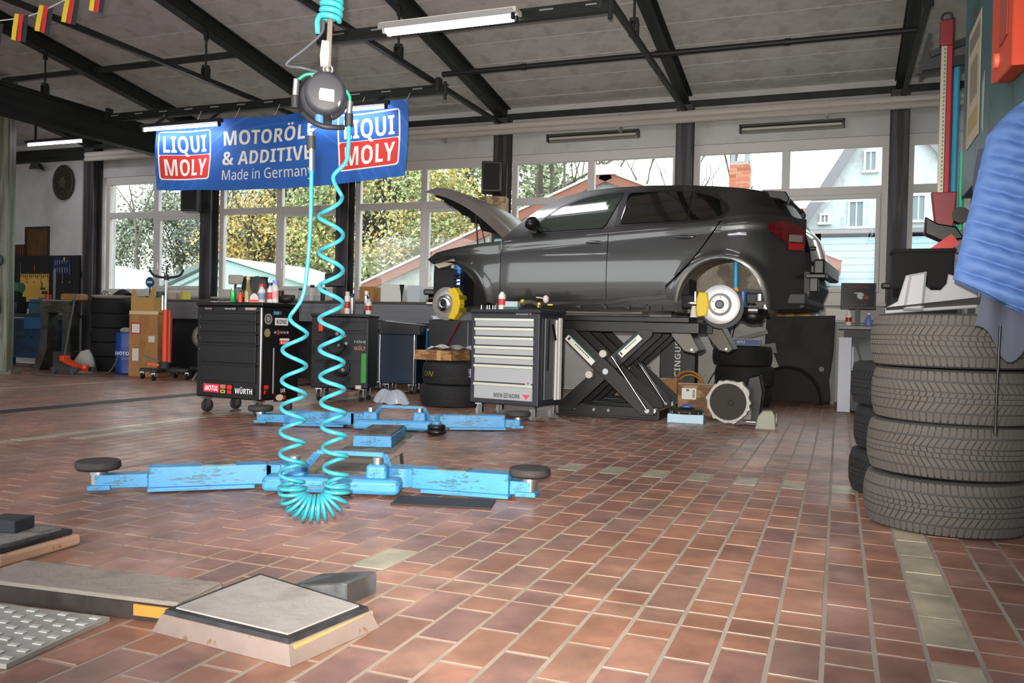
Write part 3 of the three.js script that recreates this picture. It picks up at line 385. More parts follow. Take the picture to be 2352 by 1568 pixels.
  mesh('tailgate', SF(10, 16, (u, v) => { const k = pl([[0, 1.56], [0.2, 1.62], [0.5, 1.65], [0.7, 1.665], [1, 1.68]])(u), y = lerp(1.74, 1.4, u); const zn = zSide(Math.min(k, 1.62), y) ; return [k + 0.06 * (1 - Math.pow(2 * v - 1, 2)), y, lerp(zn, -W - zn, v)]; }), paint, car);
  // rear end without bumper cover: dark crossbeam, bracket, corner
  mesh('rear_corner', SF(14, 16, (u, v) => { const s = lerp(1.55, 1.67, u), y = lerp(pl([[1.55, 1.05], [1.67, 1.2]])(s), 1.52, v); return [s, y, zSide(1.6, y) - 0.6 * (s - 1.55)]; }), paint, car);
  mesh('crash_bar', [B(0.09, 0.13, 1.3, 1.74, 1.39, -0.88, 0.02), B(0.14, 0.09, 0.12, 1.68, 1.39, -0.4, 0.01), B(0.14, 0.09, 0.12, 1.68, 1.39, -1.36, 0.01), B(0.16, 0.035, 0.2, 1.72, 1.31, -0.28, 0.008), B(0.07, 0.14, 0.1, 1.7, 1.25, -0.3, 0.01), CY(0.018, 0.05, 1.68, 1.55, -0.32, 'x', 10)], M.black, car);
  mesh('rear_floor', [B(0.5, 0.1, 1.36, 1.4, 1.12, -0.88, 0.02), EX([[1.3, 1.02], [1.62, 1.05], [1.7, 1.25], [1.66, 1.35], [1.3, 1.35]], 1.2, 0).translate(0, 0, -0.88)], M.dark, car);
  // underbody, sill, arches
  mesh('underbody', [B(2.1, 0.12, 1.5, -0.25, 1.09, -0.88, 0.02), B(1.9, 0.2, 1.3, -0.3, 1.2, -0.88)], M.blackMatt, car);
  mesh('sill', SF(30, 4, (u, v) => { const s = lerp(-1.24, 0.62, u); const y = lerp(pl([[-1.24, 1.0], [0, 0.985], [0.62, 1.0]])(s), low(Math.min(s, 0.486)) + 0.01, v); return [s, y, -0.075 - 0.05 * Math.pow(1 - v, 2)]; }), std(0x4c4e50, 0.55, 0.2, { map: tGrime }), car);
  each('jacking_pad', [-0.35, -0.1, 0.12, 0.3, 0.42].map((s, i) => mrg(B(0.035, 0.022, 0.03, s, 1.035 + 0.012 * (i % 2), -0.075, 0.005), CY(0.016, 0.03, s + 0.02, 1.03, -0.08, 'z', 10))), std(0x2e2f31, 0.6), car);
  mesh('undertray', [B(0.9, 0.02, 0.2, -0.2, 0.985, -0.24), B(0.03, 0.05, 0.03, 0.33, 1.17, -0.045)], std(0x6d675b, 0.7), car);
  const liner = (c, r, a0, a1, name, mat) => mesh(name, [SF(28, 4, (u, v) => { const a = lerp(a0, a1, u); return [c[0] + r * Math.cos(a), c[1] + r * Math.sin(a), lerp(-0.05, -0.5, v)]; }), new THREE.CircleGeometry(r, 28, a0, a1 - a0).translate(c[0], c[1], -0.5)], mat, car);
  liner([0.97, 1.055], 0.4, -0.15, 3.3, 'rear_wheel_arch', std(0x8d877d, 0.85, 0, { map: tGrime })); liner([-1.7, 1.05], 0.42, -0.1, 1.75, 'front_wheel_arch', M.blackMatt);
  mesh('arch_lip', SF(40, 2, (u, v) => { const a = lerp(0.02, Math.PI - 0.1, u), r = lerp(0.392, 0.408, v); const s = 0.97 + r * Math.cos(a) * 0.935, y = 1.055 + r * Math.sin(a); return [s, y, skin(s, y) - 0.004 - 0.03 * (1 - v)]; }), std(0x5d5f61, 0.4, 0.5), car);
  // rear brake
  const rb = mesh('rear_brake_disc', LA([[0.05, 0.045], [0.07, 0.045], [0.09, 0.04], [0.097, 0.015], [0.1, 0.012], [0.168, 0.012], [0.17, -0.012], [0.1, -0.012], [0.02, -0.014]], 48).rotateX(Math.PI / 2), std(0xc9cbcd, 0.38, 0.55), car, 'bright metal brake disc'); rb.position.set(0.955, 1.063, -0.11); rb.rotation.y = 0.1;
  mesh('hub', [CY(0.033, 0.05, 0, 0, 0.035, 'z', 20)], std(0x4c544e, 0.5, 0.6), rb); mesh('hub_rim', TO(0.033, 0.006, 0, 0, 0.056, 'z'), M.black, rb); mesh('bolt_hole', [0, 1, 2, 3, 4].map(i => CY(0.006, 0.012, 0.062 * Math.sin(i * 1.257 + 0.1), 0.062 * Math.cos(i * 1.257 + 0.1), 0.042, 'z', 8)), M.black, rb);
  mesh('dust_shield', CY(0.185, 0.006, 0.965, 1.04, -0.145, 'z', 32), M.black, car);
  mesh('rear_caliper', [EX([[-0.035, -0.1], [0.03, -0.09], [0.045, -0.03], [0.045, 0.03], [0.03, 0.095], [-0.03, 0.1], [-0.045, 0.04], [-0.045, -0.04]], 0.1, 0.008).translate(0.81, 1.062, -0.12)], M.yellow, car, 'yellow brake caliper');
  mesh('brake_fitting', [CY(0.02, 0.09, 0.735, 1.13, -0.13, 'y', 14), CY(0.012, 0.12, 0.735, 1.075, -0.12, 'x', 10), B(0.06, 0.03, 0.03, 0.72, 1.075, -0.12, 0.008)], M.chrome, car); mesh('bellows', [CY(0.035, 0.1, 0.72, 1.0, -0.14, 'y', 12, 0.02)], M.offwhite, car);
  mesh('rear_damper', [rod([1.05, 1.45, -0.26], [1.055, 1.2, -0.26], 0.024)], std(0x2c86b4, 0.4), car, 'blue damper tube'); mesh('damper_stop', [rod([1.055, 1.215, -0.26], [1.06, 1.13, -0.26], 0.026)], std(0xd59a28, 0.5), car, 'orange bump stop'); mesh('rear_spring', [CY(0.05, 0.12, 1.12, 1.12, -0.25, 'y', 18)], std(0x1d4f8c, 0.4), car);
  mesh('suspension_arm', [bar([1.1, 1.02, -0.16], [1.32, 1.0, -0.35], 0.05, 0.06), bar([1.0, 0.98, -0.2], [1.25, 0.93, -0.4], 0.06, 0.05), new THREE.SphereGeometry(0.1, 16, 10).scale(1, 0.7, 1).translate(1.2, 0.97, -0.3), CY(0.05, 0.1, 1.28, 1.1, -0.25, 'z', 14), bar([0.95, 1.2, -0.3], [1.25, 1.18, -0.4], 0.05, 0.05)], M.black, car); mesh('axle_bracket', [CY(0.035, 0.06, 1.27, 1.13, -0.22, 'y', 14), CY(0.025, 0.08, 1.22, 1.02, -0.2, 'x', 12), CY(0.02, 0.06, 1.33, 1.05, -0.2, 'z', 12)], M.steel, car);
  // front: brake turned with the steering
  const fb = mesh('front_brake_disc', LA([[0.03, 0.05], [0.06, 0.05], [0.085, 0.045], [0.09, 0.014], [0.1, 0.012], [0.165, 0.012], [0.167, -0.012], [0.1, -0.012], [0.02, -0.014]], 48).rotateX(Math.PI / 2), std(0xb7b8b6, 0.3, 0.6), car, 'bright metal brake disc'); fb.position.set(-1.77, 1.05, -0.1); fb.rotation.y = -0.12;
  mesh('hub', [CY(0.032, 0.05, 0, 0, 0.035, 'z', 20)], M.black, fb); mesh('hub_face', [LA([[0.034, 0], [0.07, 0.004], [0.082, -0.01]], 28).rotateX(Math.PI / 2).translate(0, 0, 0.056)], M.chrome, fb);
  mesh('front_caliper', [EX([[0.06, -0.14], [0.12, -0.15], [0.17, -0.09], [0.19, 0], [0.17, 0.09], [0.12, 0.15], [0.05, 0.14], [0.1, 0.07], [0.115, 0], [0.1, -0.07]], 0.075, 0.008).translate(0, 0, 0.0)], M.yellow, fb, 'yellow brake caliper'); mesh('caliper_piston', [CY(0.03, 0.12, 0.165, 0.06, -0.02, 'z', 12), CY(0.03, 0.12, 0.165, -0.06, -0.02, 'z', 12)], std(0x8a7a1f, 0.5), fb);
  mesh('front_strut', [rod([-1.72, 1.36, -0.28], [-1.72, 1.12, -0.26], 0.028)], M.black, car); mesh('strut_mount', [CY(0.05, 0.05, -1.725, 1.425, -0.27, 'y', 16), CY(0.025, 0.07, -1.725, 1.4, -0.27, 'y', 12)], std(0x1478c0, 0.4), car, 'blue strut top mount'); mesh('coil_spring', [TB(Array.from({ length: 50 }, (_, i) => V(-1.72 + 0.055 * Math.cos(i * 0.7), 1.36 - i * 0.0042, -0.27 + 0.055 * Math.sin(i * 0.7))), 0.009, 160, 6)], std(0x1c2f6a, 0.3, 0.4), car); mesh('strut_collar', [CY(0.045, 0.06, -1.72, 1.27, -0.27, 'y', 16)], M.chrome, car);
  mesh('front_frame', [B(0.36, 0.4, 1.3, -1.86, 1.22, -0.92, 0.03), B(0.1, 0.5, 1.2, -2.0, 1.25, -0.9, 0.02), B(0.5, 0.05, 0.1, -1.7, 1.02, -0.5), bar([-1.7, 1.0, -0.3], [-1.2, 1.02, -0.5], 0.06, 0.05), EX([[-2.03, 1.49], [-1.68, 1.48], [-1.72, 1.1], [-1.92, 1.06], [-1.93, 1.3]], 0.06).translate(0, 0, -0.36)], M.blackMatt, car);
  mesh('headlight_bracket', [EX([[-2.05, 1.5], [-1.9, 1.505], [-1.74, 1.52], [-1.68, 1.5], [-1.85, 1.44], [-1.95, 1.42]], 0.04, 0.004).translate(0, 0, -0.25)], std(0xb3a99a, 0.6), car); mesh('fender_liner', [B(0.2, 0.02, 0.16, -1.92, 1.055, -0.2, 0.006), B(0.03, 0.12, 0.02, -1.83, 1.4, -0.32), B(0.06, 0.03, 0.02, -1.78, 1.36, -0.3)], M.offwhite, car);
  // hood, propped open
  const N1h = [-1.19, 1.69], T1h = [-2.14, 2.31];
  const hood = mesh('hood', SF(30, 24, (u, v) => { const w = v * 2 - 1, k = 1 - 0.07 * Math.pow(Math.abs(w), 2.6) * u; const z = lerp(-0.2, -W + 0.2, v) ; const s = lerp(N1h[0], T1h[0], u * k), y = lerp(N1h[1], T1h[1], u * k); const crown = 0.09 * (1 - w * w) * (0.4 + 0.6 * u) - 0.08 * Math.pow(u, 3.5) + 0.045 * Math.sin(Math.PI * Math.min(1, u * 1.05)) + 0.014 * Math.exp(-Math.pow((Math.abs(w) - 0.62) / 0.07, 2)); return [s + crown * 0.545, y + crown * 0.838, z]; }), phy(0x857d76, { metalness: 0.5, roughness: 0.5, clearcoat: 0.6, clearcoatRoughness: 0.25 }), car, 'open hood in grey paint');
  mesh('hood_insulation', SF(20, 12, (u, v) => { const z = lerp(-0.28, -W + 0.28, v); const q = lerp(0.18, 0.9, u); return [lerp(N1h[0], T1h[0], q) - 0.035 + 0.02 * Math.sin(u * 40), lerp(N1h[1], T1h[1], q) - 0.04 + 0.015 * Math.sin(u * 33 + 1), z]; }), std(0x2c2b2a, 0.95), hood);
  mesh('hood_strut', [rod([-1.62, 1.97, -0.4], [-1.6, 1.66, -0.42], 0.009), rod([-1.58, 1.95, -0.4], [-1.5, 1.62, -0.42], 0.006)], M.black, hood);
  mesh('engine_cover', [B(0.5, 0.14, 1.0, -1.5, 1.5, -0.88, 0.04)], M.dark, car); mesh('fluid_tank', [B(0.1, 0.12, 0.12, -1.38, 1.67, -0.5, 0.02), B(0.14, 0.1, 0.1, -1.2, 1.68, -0.6, 0.02)], std(0x9fb7c4, 0.3), car);
  // cabin shell seen as a dark mass through the glass
  mesh('fender_badge', [B(0.09, 0.018, 0.004, -1.25, 1.535, -0.028)], M.steel, car);
  for (const k of [-0.42, -1.3]) mesh('front_seat', [B(0.14, 0.55, 0.44, 0.0, 1.72, k, 0.05), B(0.08, 0.16, 0.24, 0.03, 2.03, k, 0.04)], M.blackMatt, car);
}
// ---- scissor lift
{
  const L = thing('scissor_lift', 'black scissor lift with chrome rams under the grey car', 'car lift', [-2.02, 0, -7.72]);
  const bk = std(0x0b0c0e, 0.4, 0.1), bk2 = std(0x08090a, 0.5);
  for (const [k, z] of [[0, -0.12], [1, -1.0]]) {
    mesh('base_frame', [B(0.95, 0.1, 0.05, 0.0, 0.06, z, 0.005), B(0.95, 0.1, 0.05, 0.0, 0.06, z - 0.42, 0.005), B(1.0, 0.02, 0.5, 0.0, 0.01, z - 0.21, 0.004), B(0.12, 0.08, 0.46, 0.44, 0.05, z - 0.21, 0.006)], bk, L);
    mesh('platform', [B(1.45, 0.1, 0.5, 0.12, 0.855, z - 0.21, 0.008), B(1.3, 0.05, 0.46, 0.1, 0.93, z - 0.21, 0.006), B(0.9, 0.012, 0.005, -0.1, 0.895, z + 0.045)], bk, L);
    for (const dz of [0.02, -0.42]) { mesh('arm', EX([[-0.46, 0.05], [-0.34, 0.05], [0.42, 0.78], [0.42, 0.83], [0.3, 0.83], [-0.46, 0.12]], 0.035, 0.004).translate(0, 0, z + dz), bk, L); mesh('arm', EX([[-0.44, 0.83], [-0.44, 0.76], [0.34, 0.05], [0.46, 0.05], [0.46, 0.12], [-0.32, 0.83]], 0.035, 0.004).translate(0, 0, z + dz + 0.05), bk2, L); }
    each('pivot_pin', [CY(0.028, 0.12, 0.0, 0.435, z + 0.04, 'z', 16), CY(0.022, 0.12, 0.4, 0.09, z + 0.04, 'z', 14), CY(0.022, 0.1, 0.46, 0.09, z + 0.04, 'z', 14)], M.steel, L);
    const cyl = mesh('ram_barrel', rod([0.16, 0.3, z - 0.1], [0.4, 0.08, z - 0.1], 0.035), bk, L); mesh('ram_piston', rod([0.06, 0.58, z + 0.11], [0.4, 0.1, z + 0.11], 0.014), M.chrome, cyl);
    each('rod_end', [CY(0.035, 0.05, -0.03, 0.6, z + 0.07, 'z', 14), CY(0.035, 0.05, -0.16, 0.4, z + 0.07, 'z', 14)], M.offwhite, L);
    mesh('ramp_flap', EX([[0.8, 0.86], [0.95, 0.86], [1.06, 0.66], [1.02, 0.63], [0.93, 0.65], [0.82, 0.78]].map(([a, b]) => [a + (k ? -0.02 : -0.22), b]), 0.42, 0.006).translate(0, 0, z - 0.21), std(0x5a5752, 0.5, 0.5), L, 'grey folded ramp flap'); each('flap_bolt', [CY(0.012, 0.02, 0.62 + 0.2 * k, 0.82, z + 0.01, 'z', 8), CY(0.012, 0.02, 0.78 + 0.2 * k, 0.66, z + 0.01, 'z', 8)], M.chrome, L);
  }
  const st = print(0.36, 0.06, (x, w, h) => { x.fillStyle = '#e8e6df'; x.fillRect(0, 0, w, h); x.fillStyle = '#222'; for (let i = 0; i < 9; i++) x.fillRect(w * (0.3 + i * 0.06), h * 0.3, w * 0.035, h * 0.18); x.fillRect(w * 0.05, h * 0.2, w * 0.06, h * 0.5); x.fillStyle = '#0a8a72'; x.fillRect(0, 0, w, h * 0.12); }, { px: 256 });
  const s1 = mesh('warning_label', plate(0.36, 0.06), st, L, 'white printed label'); s1.position.set(-0.25, 0.63, -0.027); s1.rotation.z = -0.74; const s2 = mesh('warning_label', plate(0.26, 0.06), st, L, 'white printed label'); s2.position.set(0.22, 0.68, -0.055); s2.rotation.z = 0.76;
  each('floor_bolt', [-0.32, -0.12, 0.02].map(x => CY(0.014, 0.012, x, 0.07, -0.09, 'z', 10)), M.chrome, L);
}
// ================================================================ NEAR THINGS: hose, tyres, floor lift, plates
// ---- air supply box with spiral hose, hung from the roof
const camR = new THREE.Vector3(1, 0, 0).applyQuaternion(camera.quaternion), camU = V(0, 1, 0), toCam = V(Math.sin(0.36 + 0.22), 0, Math.cos(0.36 + 0.22));
const side = V(toCam.z, 0, -toCam.x);              // horizontal, square to the line of sight
{
  const o = V(-1.362, 0, -2.04);                     // under the hook
  const at = (r, y, f = 0) => o.clone().addScaledVector(side, r).addScaledVector(toCam, f).setY(y);
  const K = 1.27, cp0 = camera.position, box = thing('air_supply_box', 'dark grey round air supply box hanging on a cord above the spiral hose', 'air box', [lerp(cp0.x, o.x, K), cp0.y * (1 - K), lerp(cp0.z, o.z, K)], Math.atan2(toCam.x, toCam.z)); box.scale.setScalar(K);
  const gB = std(0x2e2f36, 0.6), gD = std(0x1c1d22, 0.6);
  mesh('housing', [new THREE.SphereGeometry(0.5, 28, 20).scale(0.135, 0.13, 0.085).translate(0, 1.447, -0.012), LA([[0.0, 0.02], [0.045, 0.02], [0.058, 0.008], [0.06, -0.02]], 28).rotateX(Math.PI / 2).scale(0.98, 1.02, 1).translate(0.004, 1.452, 0.022)], gB, box);
  mesh('collar', [LA([[0.06, 0.0], [0.066, -0.01], [0.064, -0.035], [0.05, -0.05]], 28).rotateX(Math.PI / 2).translate(-0.012, 1.445, -0.005)], gD, box);
  mesh('sticker', [EX([[-0.02, -0.014], [0.03, -0.018], [0.032, -0.03], [0.037, -0.02], [0.033, 0.016], [-0.018, 0.018], [-0.022, 0.004]], 0.001).rotateY(0.05).translate(0.008, 1.442, 0.0425)], std(0xb9b1a6, 0.8), box, 'torn pale paper sticker');
  each('screw', [[-0.032, 0.04], [-0.02, 0.03], [0.04, 0.02]].map(([x, y]) => new THREE.SphereGeometry(0.004, 8, 6).translate(x, 1.452 + y, 0.038)), M.chrome, box);
  each('coupling', [rod([-0.075, 1.49, 0], [-0.078, 1.44, 0], 0.009), rod([0.072, 1.44, 0], [0.07, 1.395, 0], 0.009)], M.steel, box); each('coupling_sleeve', [rod([-0.078, 1.445, 0], [-0.078, 1.41, 0], 0.011), rod([0.07, 1.405, 0], [0.07, 1.37, 0], 0.012)], gD, box);
  each('inlet_tube', [TB([[-0.02, 1.51, 0], [-0.05, 1.505, 0], [-0.07, 1.49, 0]], 0.005, 16, 6), TB([[0.06, 1.47, 0], [0.07, 1.455, 0], [0.072, 1.44, 0]], 0.005, 12, 6)], std(0x1f8a6a, 0.4), box, 'green tube');
  mesh('guard_handle', [TB([[-0.055, 1.39, 0.03], [-0.03, 1.365, 0.05], [0.0, 1.352, 0.06], [0.03, 1.352, 0.055], [0.055, 1.357, 0.04]], 0.008, 24, 8), rod([0.01, 1.4, 0.0], [0.012, 1.36, 0.04], 0.012)], gD, box); mesh('outlet', [CY(0.014, 0.035, -0.01, 1.385, 0.0, 'y', 12)], std(0x3c6fc4, 0.35), box, 'blue outlet'); mesh('outlet_cap', [CY(0.011, 0.03, 0.012, 1.378, 0.01, 'y', 12)], M.offwhite, box);
  mesh('eyelet', [TO(0.012, 0.004, 0.01, 1.525, 0, 'z'), CY(0.008, 0.03, 0.01, 1.51, 0, 'y', 10)], M.steel, box);
  mesh('cord_clip', [EX([[-0.008, 1.535], [0.008, 1.535], [0.012, 1.56], [0.009, 1.6], [-0.006, 1.6], [-0.01, 1.56]], 0.012, 0.003)], M.offwhite, box, 'cream plastic clip');
  mesh('cord', [rod([0.008, 1.525, 0], [0.012, 1.68, 0], 0.006), rod([0.013, 1.53, 0.005], [0.016, 1.68, 0.004], 0.005)], std(0x6f665c, 0.8), box, 'twisted cord'); mesh('hanging_rope', rod([0.012, 1.68, 0], [0.03, (roofY(-2.6) - 0.02 - cp0.y) / K + cp0.y, 0], 0.006), std(0x5f5b55, 0.8), box);
  mesh('feed_cable', TB([[-0.02, 1.515, 0.0], [-0.06, 1.52, 0.01], [-0.1, 1.525, 0.0], [-0.095, 1.54, 0], [-0.05, 1.58, 0], [-0.01, 1.625, 0], [-0.005, 1.66, 0]], 0.005, 50, 6), std(0x3f4148, 0.5), box, 'grey feed cable');
  mesh('coiled_feed_hose', [TB(Array.from({ length: 150 }, (_, i) => { const a = i * 0.55; return V(0.012 + 0.026 * Math.cos(a) + 0.004 * Math.sin(i * 0.06), 1.662 + i * 0.00155, 0.026 * Math.sin(a)); }), 0.0085, 560, 7), TB([[-0.014, 1.672, 0.01], [-0.022, 1.65, 0.012], [-0.02, 1.62, 0.01]], 0.0075, 14, 7)], std(0x3aa6ac, 0.35), box, 'turquoise coiled feed hose');
  // spiral hose
  const mH = std(0x328a99, 0.3);
  const hose = thing('spiral_hose', 'turquoise spiral air hose hanging in a long loop from the air box', 'hose', [cp0.x * (1 - K), cp0.y * (1 - K), cp0.z * (1 - K)]); hose.scale.setScalar(K);
  const helix = (path, R, pitchAt, n0, ph0, r, mat, name) => {
    const c = new THREE.CatmullRomCurve3(path); const L = c.getLength(), N = n0, pts = []; let ph = ph0;
    for (let i = 0; i <= N; i++) { const u = i / N, p = c.getPointAt(u), t = c.getTangentAt(u); const nrm = side.clone().addScaledVector(t, -side.dot(t)); if (nrm.length() < 0.25) nrm.copy(camU).addScaledVector(t, -camU.dot(t)); nrm.copy(t.clone().cross(toCam)).normalize(); const bi = toCam; const Rr = typeof R === 'function' ? R(u) : R; pts.push(p.addScaledVector(nrm, Rr * Math.cos(ph)).addScaledVector(bi, Rr * Math.sin(ph))); ph += L / N / pitchAt(u) * 6.2832; }
    return { pts, ph };
  };
  // right leg from the box down, loop at the bottom, left leg up
  const rt = [at(0.02, 1.2), at(0.026, 1.1), at(0.03, 0.9), at(0.036, 0.7), at(0.046, 0.5), at(0.056, 0.36)];
  const lo = [at(0.056, 0.36), at(0.054, 0.322), at(0.03, 0.298), at(0.0, 0.292), at(-0.035, 0.298), at(-0.062, 0.322), at(-0.068, 0.36)];
  const lf = [at(-0.068, 0.36), at(-0.068, 0.5), at(-0.067, 0.65), at(-0.066, 0.8), at(-0.064, 0.86)];
  const h1 = helix(rt, 0.033, u => lerp(0.108, 0.05, Math.pow(u, 1.25)), 260, 1.2, 0, mH);
  const h2 = helix(lo, 0.034, u => 0.0155, 420, h1.ph, 0, mH);
  const h3 = helix(lf, u => 0.033 * Math.min(1, (1 - u) * 6 + 0.1), u => lerp(0.05, 0.105, Math.pow(u, 1.1)), 220, h2.ph, 0, mH);
  const lead = [at(0.07, 1.372), at(0.07, 1.32), at(0.064, 1.27), at(0.03, 1.225)];
  mesh('hose_coil', new THREE.TubeGeometry(new THREE.CatmullRomCurve3([...lead, ...h1.pts.slice(8)]), 700, 0.0062, 9), mH, hose); mesh('hose_coil', new THREE.TubeGeometry(new THREE.CatmullRomCurve3(h2.pts), 1100, 0.0058, 8), mH, hose); mesh('hose_coil', new THREE.TubeGeometry(new THREE.CatmullRomCurve3([...h3.pts.slice(0, -10), at(-0.05, 0.88), at(-0.038, 0.95), at(-0.03, 1.1), at(-0.03, 1.24)]), 620, 0.0058, 9), mH, hose);
  mesh('hose_end', [rod(at(-0.03, 1.24).toArray(), at(-0.031, 1.3).toArray(), 0.0075), rod(at(-0.031, 1.3).toArray(), at(-0.033, 1.345).toArray(), 0.0105)], M.steel, hose); mesh('quick_coupling', [rod(at(-0.032, 1.3).toArray(), at(-0.033, 1.335).toArray(), 0.0125)], M.dark, hose); mesh('hang_wire', TB([at(-0.033, 1.345), at(-0.01, 1.37), at(0.0, 1.4)], 0.002, 12, 5), M.steel, hose);
}
// ---- tyres
function tyreGeo(R, r, w, tread, sd) {
  const prof = [[r, -w * 0.36], [r + 0.006, -w * 0.42], [r + (R - r) * 0.35, -w * 0.5], [r + (R - r) * 0.72, -w * 0.495], [R - 0.028, -w * 0.455], [R - 0.012, -w * 0.4], [R - 0.009, -w * 0.2], [R - 0.008, 0], [R - 0.009, w * 0.2], [R - 0.012, w * 0.4], [R - 0.028, w * 0.455], [r + (R - r) * 0.72, w * 0.495], [r + (R - r) * 0.35, w * 0.5], [r + 0.006, w * 0.42], [r, w * 0.36], [r + 0.012, w * 0.3], [r + 0.01, -w * 0.3], [r, -w * 0.36]];
  return LA(prof, 96);
}
function treadGeo(R, w, n = 76, dir = 1) {
  const out = []; const C = 2 * Math.PI * R, p = C / n;
  const pos = [], put = (poly, r0, r1) => { const m = poly.length, P = (q, r) => { const a = q[0] / R; return [r * Math.cos(a), q[1], r * Math.sin(a)]; }; const cb = poly.reduce((a, q) => [a[0] + q[0] / m, a[1] + q[1] / m], [0, 0]), top = poly.map(q => [lerp(q[0], cb[0], 0.06), lerp(q[1], cb[1], 0.06)]); const rT = q => r1 - 0.02 * Math.pow(Math.abs(q[1]) / (w / 2), 3); for (let i = 1; i < m - 1; i++) pos.push(...P(top[0], rT(top[0])), ...P(top[i + 1], rT(top[i + 1])), ...P(top[i], rT(top[i]))); for (let i = 0; i < m; i++) { const j = (i + 1) % m; pos.push(...P(poly[i], r0), ...P(top[i], rT(top[i])), ...P(top[j], rT(top[j])), ...P(poly[i], r0), ...P(top[j], rT(top[j])), ...P(poly[j], r0)); } };
  const g = p * 0.1, k = dir * p;
  for (let i = 0; i < n; i++) { const u = i * p;
    for (const s of [1, -1]) { const a = s * w * 0.29, b = s * w * 0.465; put(s > 0 ? [[u + g, a], [u + p - g, a], [u + p - g + k * 0.15, b], [u + g + k * 0.15, b]] : [[u + g, b], [u + p - g, b], [u + p - g, a], [u + g, a]].map((q, m) => m < 2 ? [q[0] + k * 0.15, q[1]] : q), R - 0.03, R); const c = s * w * 0.1, d = s * w * 0.265, f = [[u + g, c], [u + p - g, c], [u + p - g + k * 0.9, d], [u + g + k * 0.9, d]]; put(s > 0 ? f : f.reverse(), R - 0.02, R + 0.001); const e = [[u + g + s * k * 0.2, s * w * 0.005], [u + p - g + s * k * 0.2, s * w * 0.005], [u + p - g - k * 0.05, s * w * 0.085], [u + g - k * 0.05, s * w * 0.085]]; put(s > 0 ? e : e.reverse(), R - 0.02, R + 0.001); } }
  const G = new THREE.BufferGeometry(); G.setAttribute('position', new THREE.Float32BufferAttribute(pos, 3)); G.computeVertexNormals(); return prep(G);
}
const mTyre = std(0x6b6863, 0.85, 0, { map: rep(tGrime, 6, 3), bumpMap: rep(tBump, 6), bumpScale: 0.001 }), mTyreC = std(0x444443, 0.85), mTyreD = std(0x1b1c1e, 0.8);
const tyreParts = [tyreGeo(0.332, 0.205, 0.225), treadGeo(0.332, 0.225, 74, 1), tyreGeo(0.33, 0.205, 0.225), treadGeo(0.33, 0.225, 78, -1)];
function tyre(p, turn, label, group, o = {}) { const t = thing('car_tyre', label, 'tyre', p, turn, group); mesh('carcass', tyreParts[o.k ?? 0], o.dark ? mTyreD : mTyreC, t); mesh('tread', tyreParts[(o.k ?? 0) + 1], o.dark ? mTyreD : mTyre, t); t.rotation.x = o.tx ?? 0; t.rotation.z = o.tz ?? 0; return t; }
const nearX = [0.457, 0.464, 0.479, 0.467], nearL = ['lowest dusty winter tyre of the stack under the blue jacket', 'second dusty winter tyre from the floor under the blue jacket', 'third dusty winter tyre from the floor under the blue jacket', 'topmost dusty winter tyre, carrying the grey plastic trim part'];
for (let i = 0; i < 4; i++) tyre([nearX[i], 0.114 + i * 0.229, -4.16], i * 1.3, nearL[i], 'dusty winter tyres stacked by the jacket', { k: i % 2 ? 2 : 0, tz: [0.006, -0.012, 0.004, 0.0][i] });
for (let i = 0; i < 3; i++) tyre([0.4 + (i % 2) * 0.02, 0.114 + i * 0.229, -4.9], i * 2.1, ['lowest black tyre of the stack half hidden behind the dusty winter tyres', 'middle black tyre of the half hidden stack behind the winter tyres', 'topmost black tyre of the half hidden stack behind the winter tyres'][i], 'black tyres behind the winter tyres', { dark: true, k: 2 });
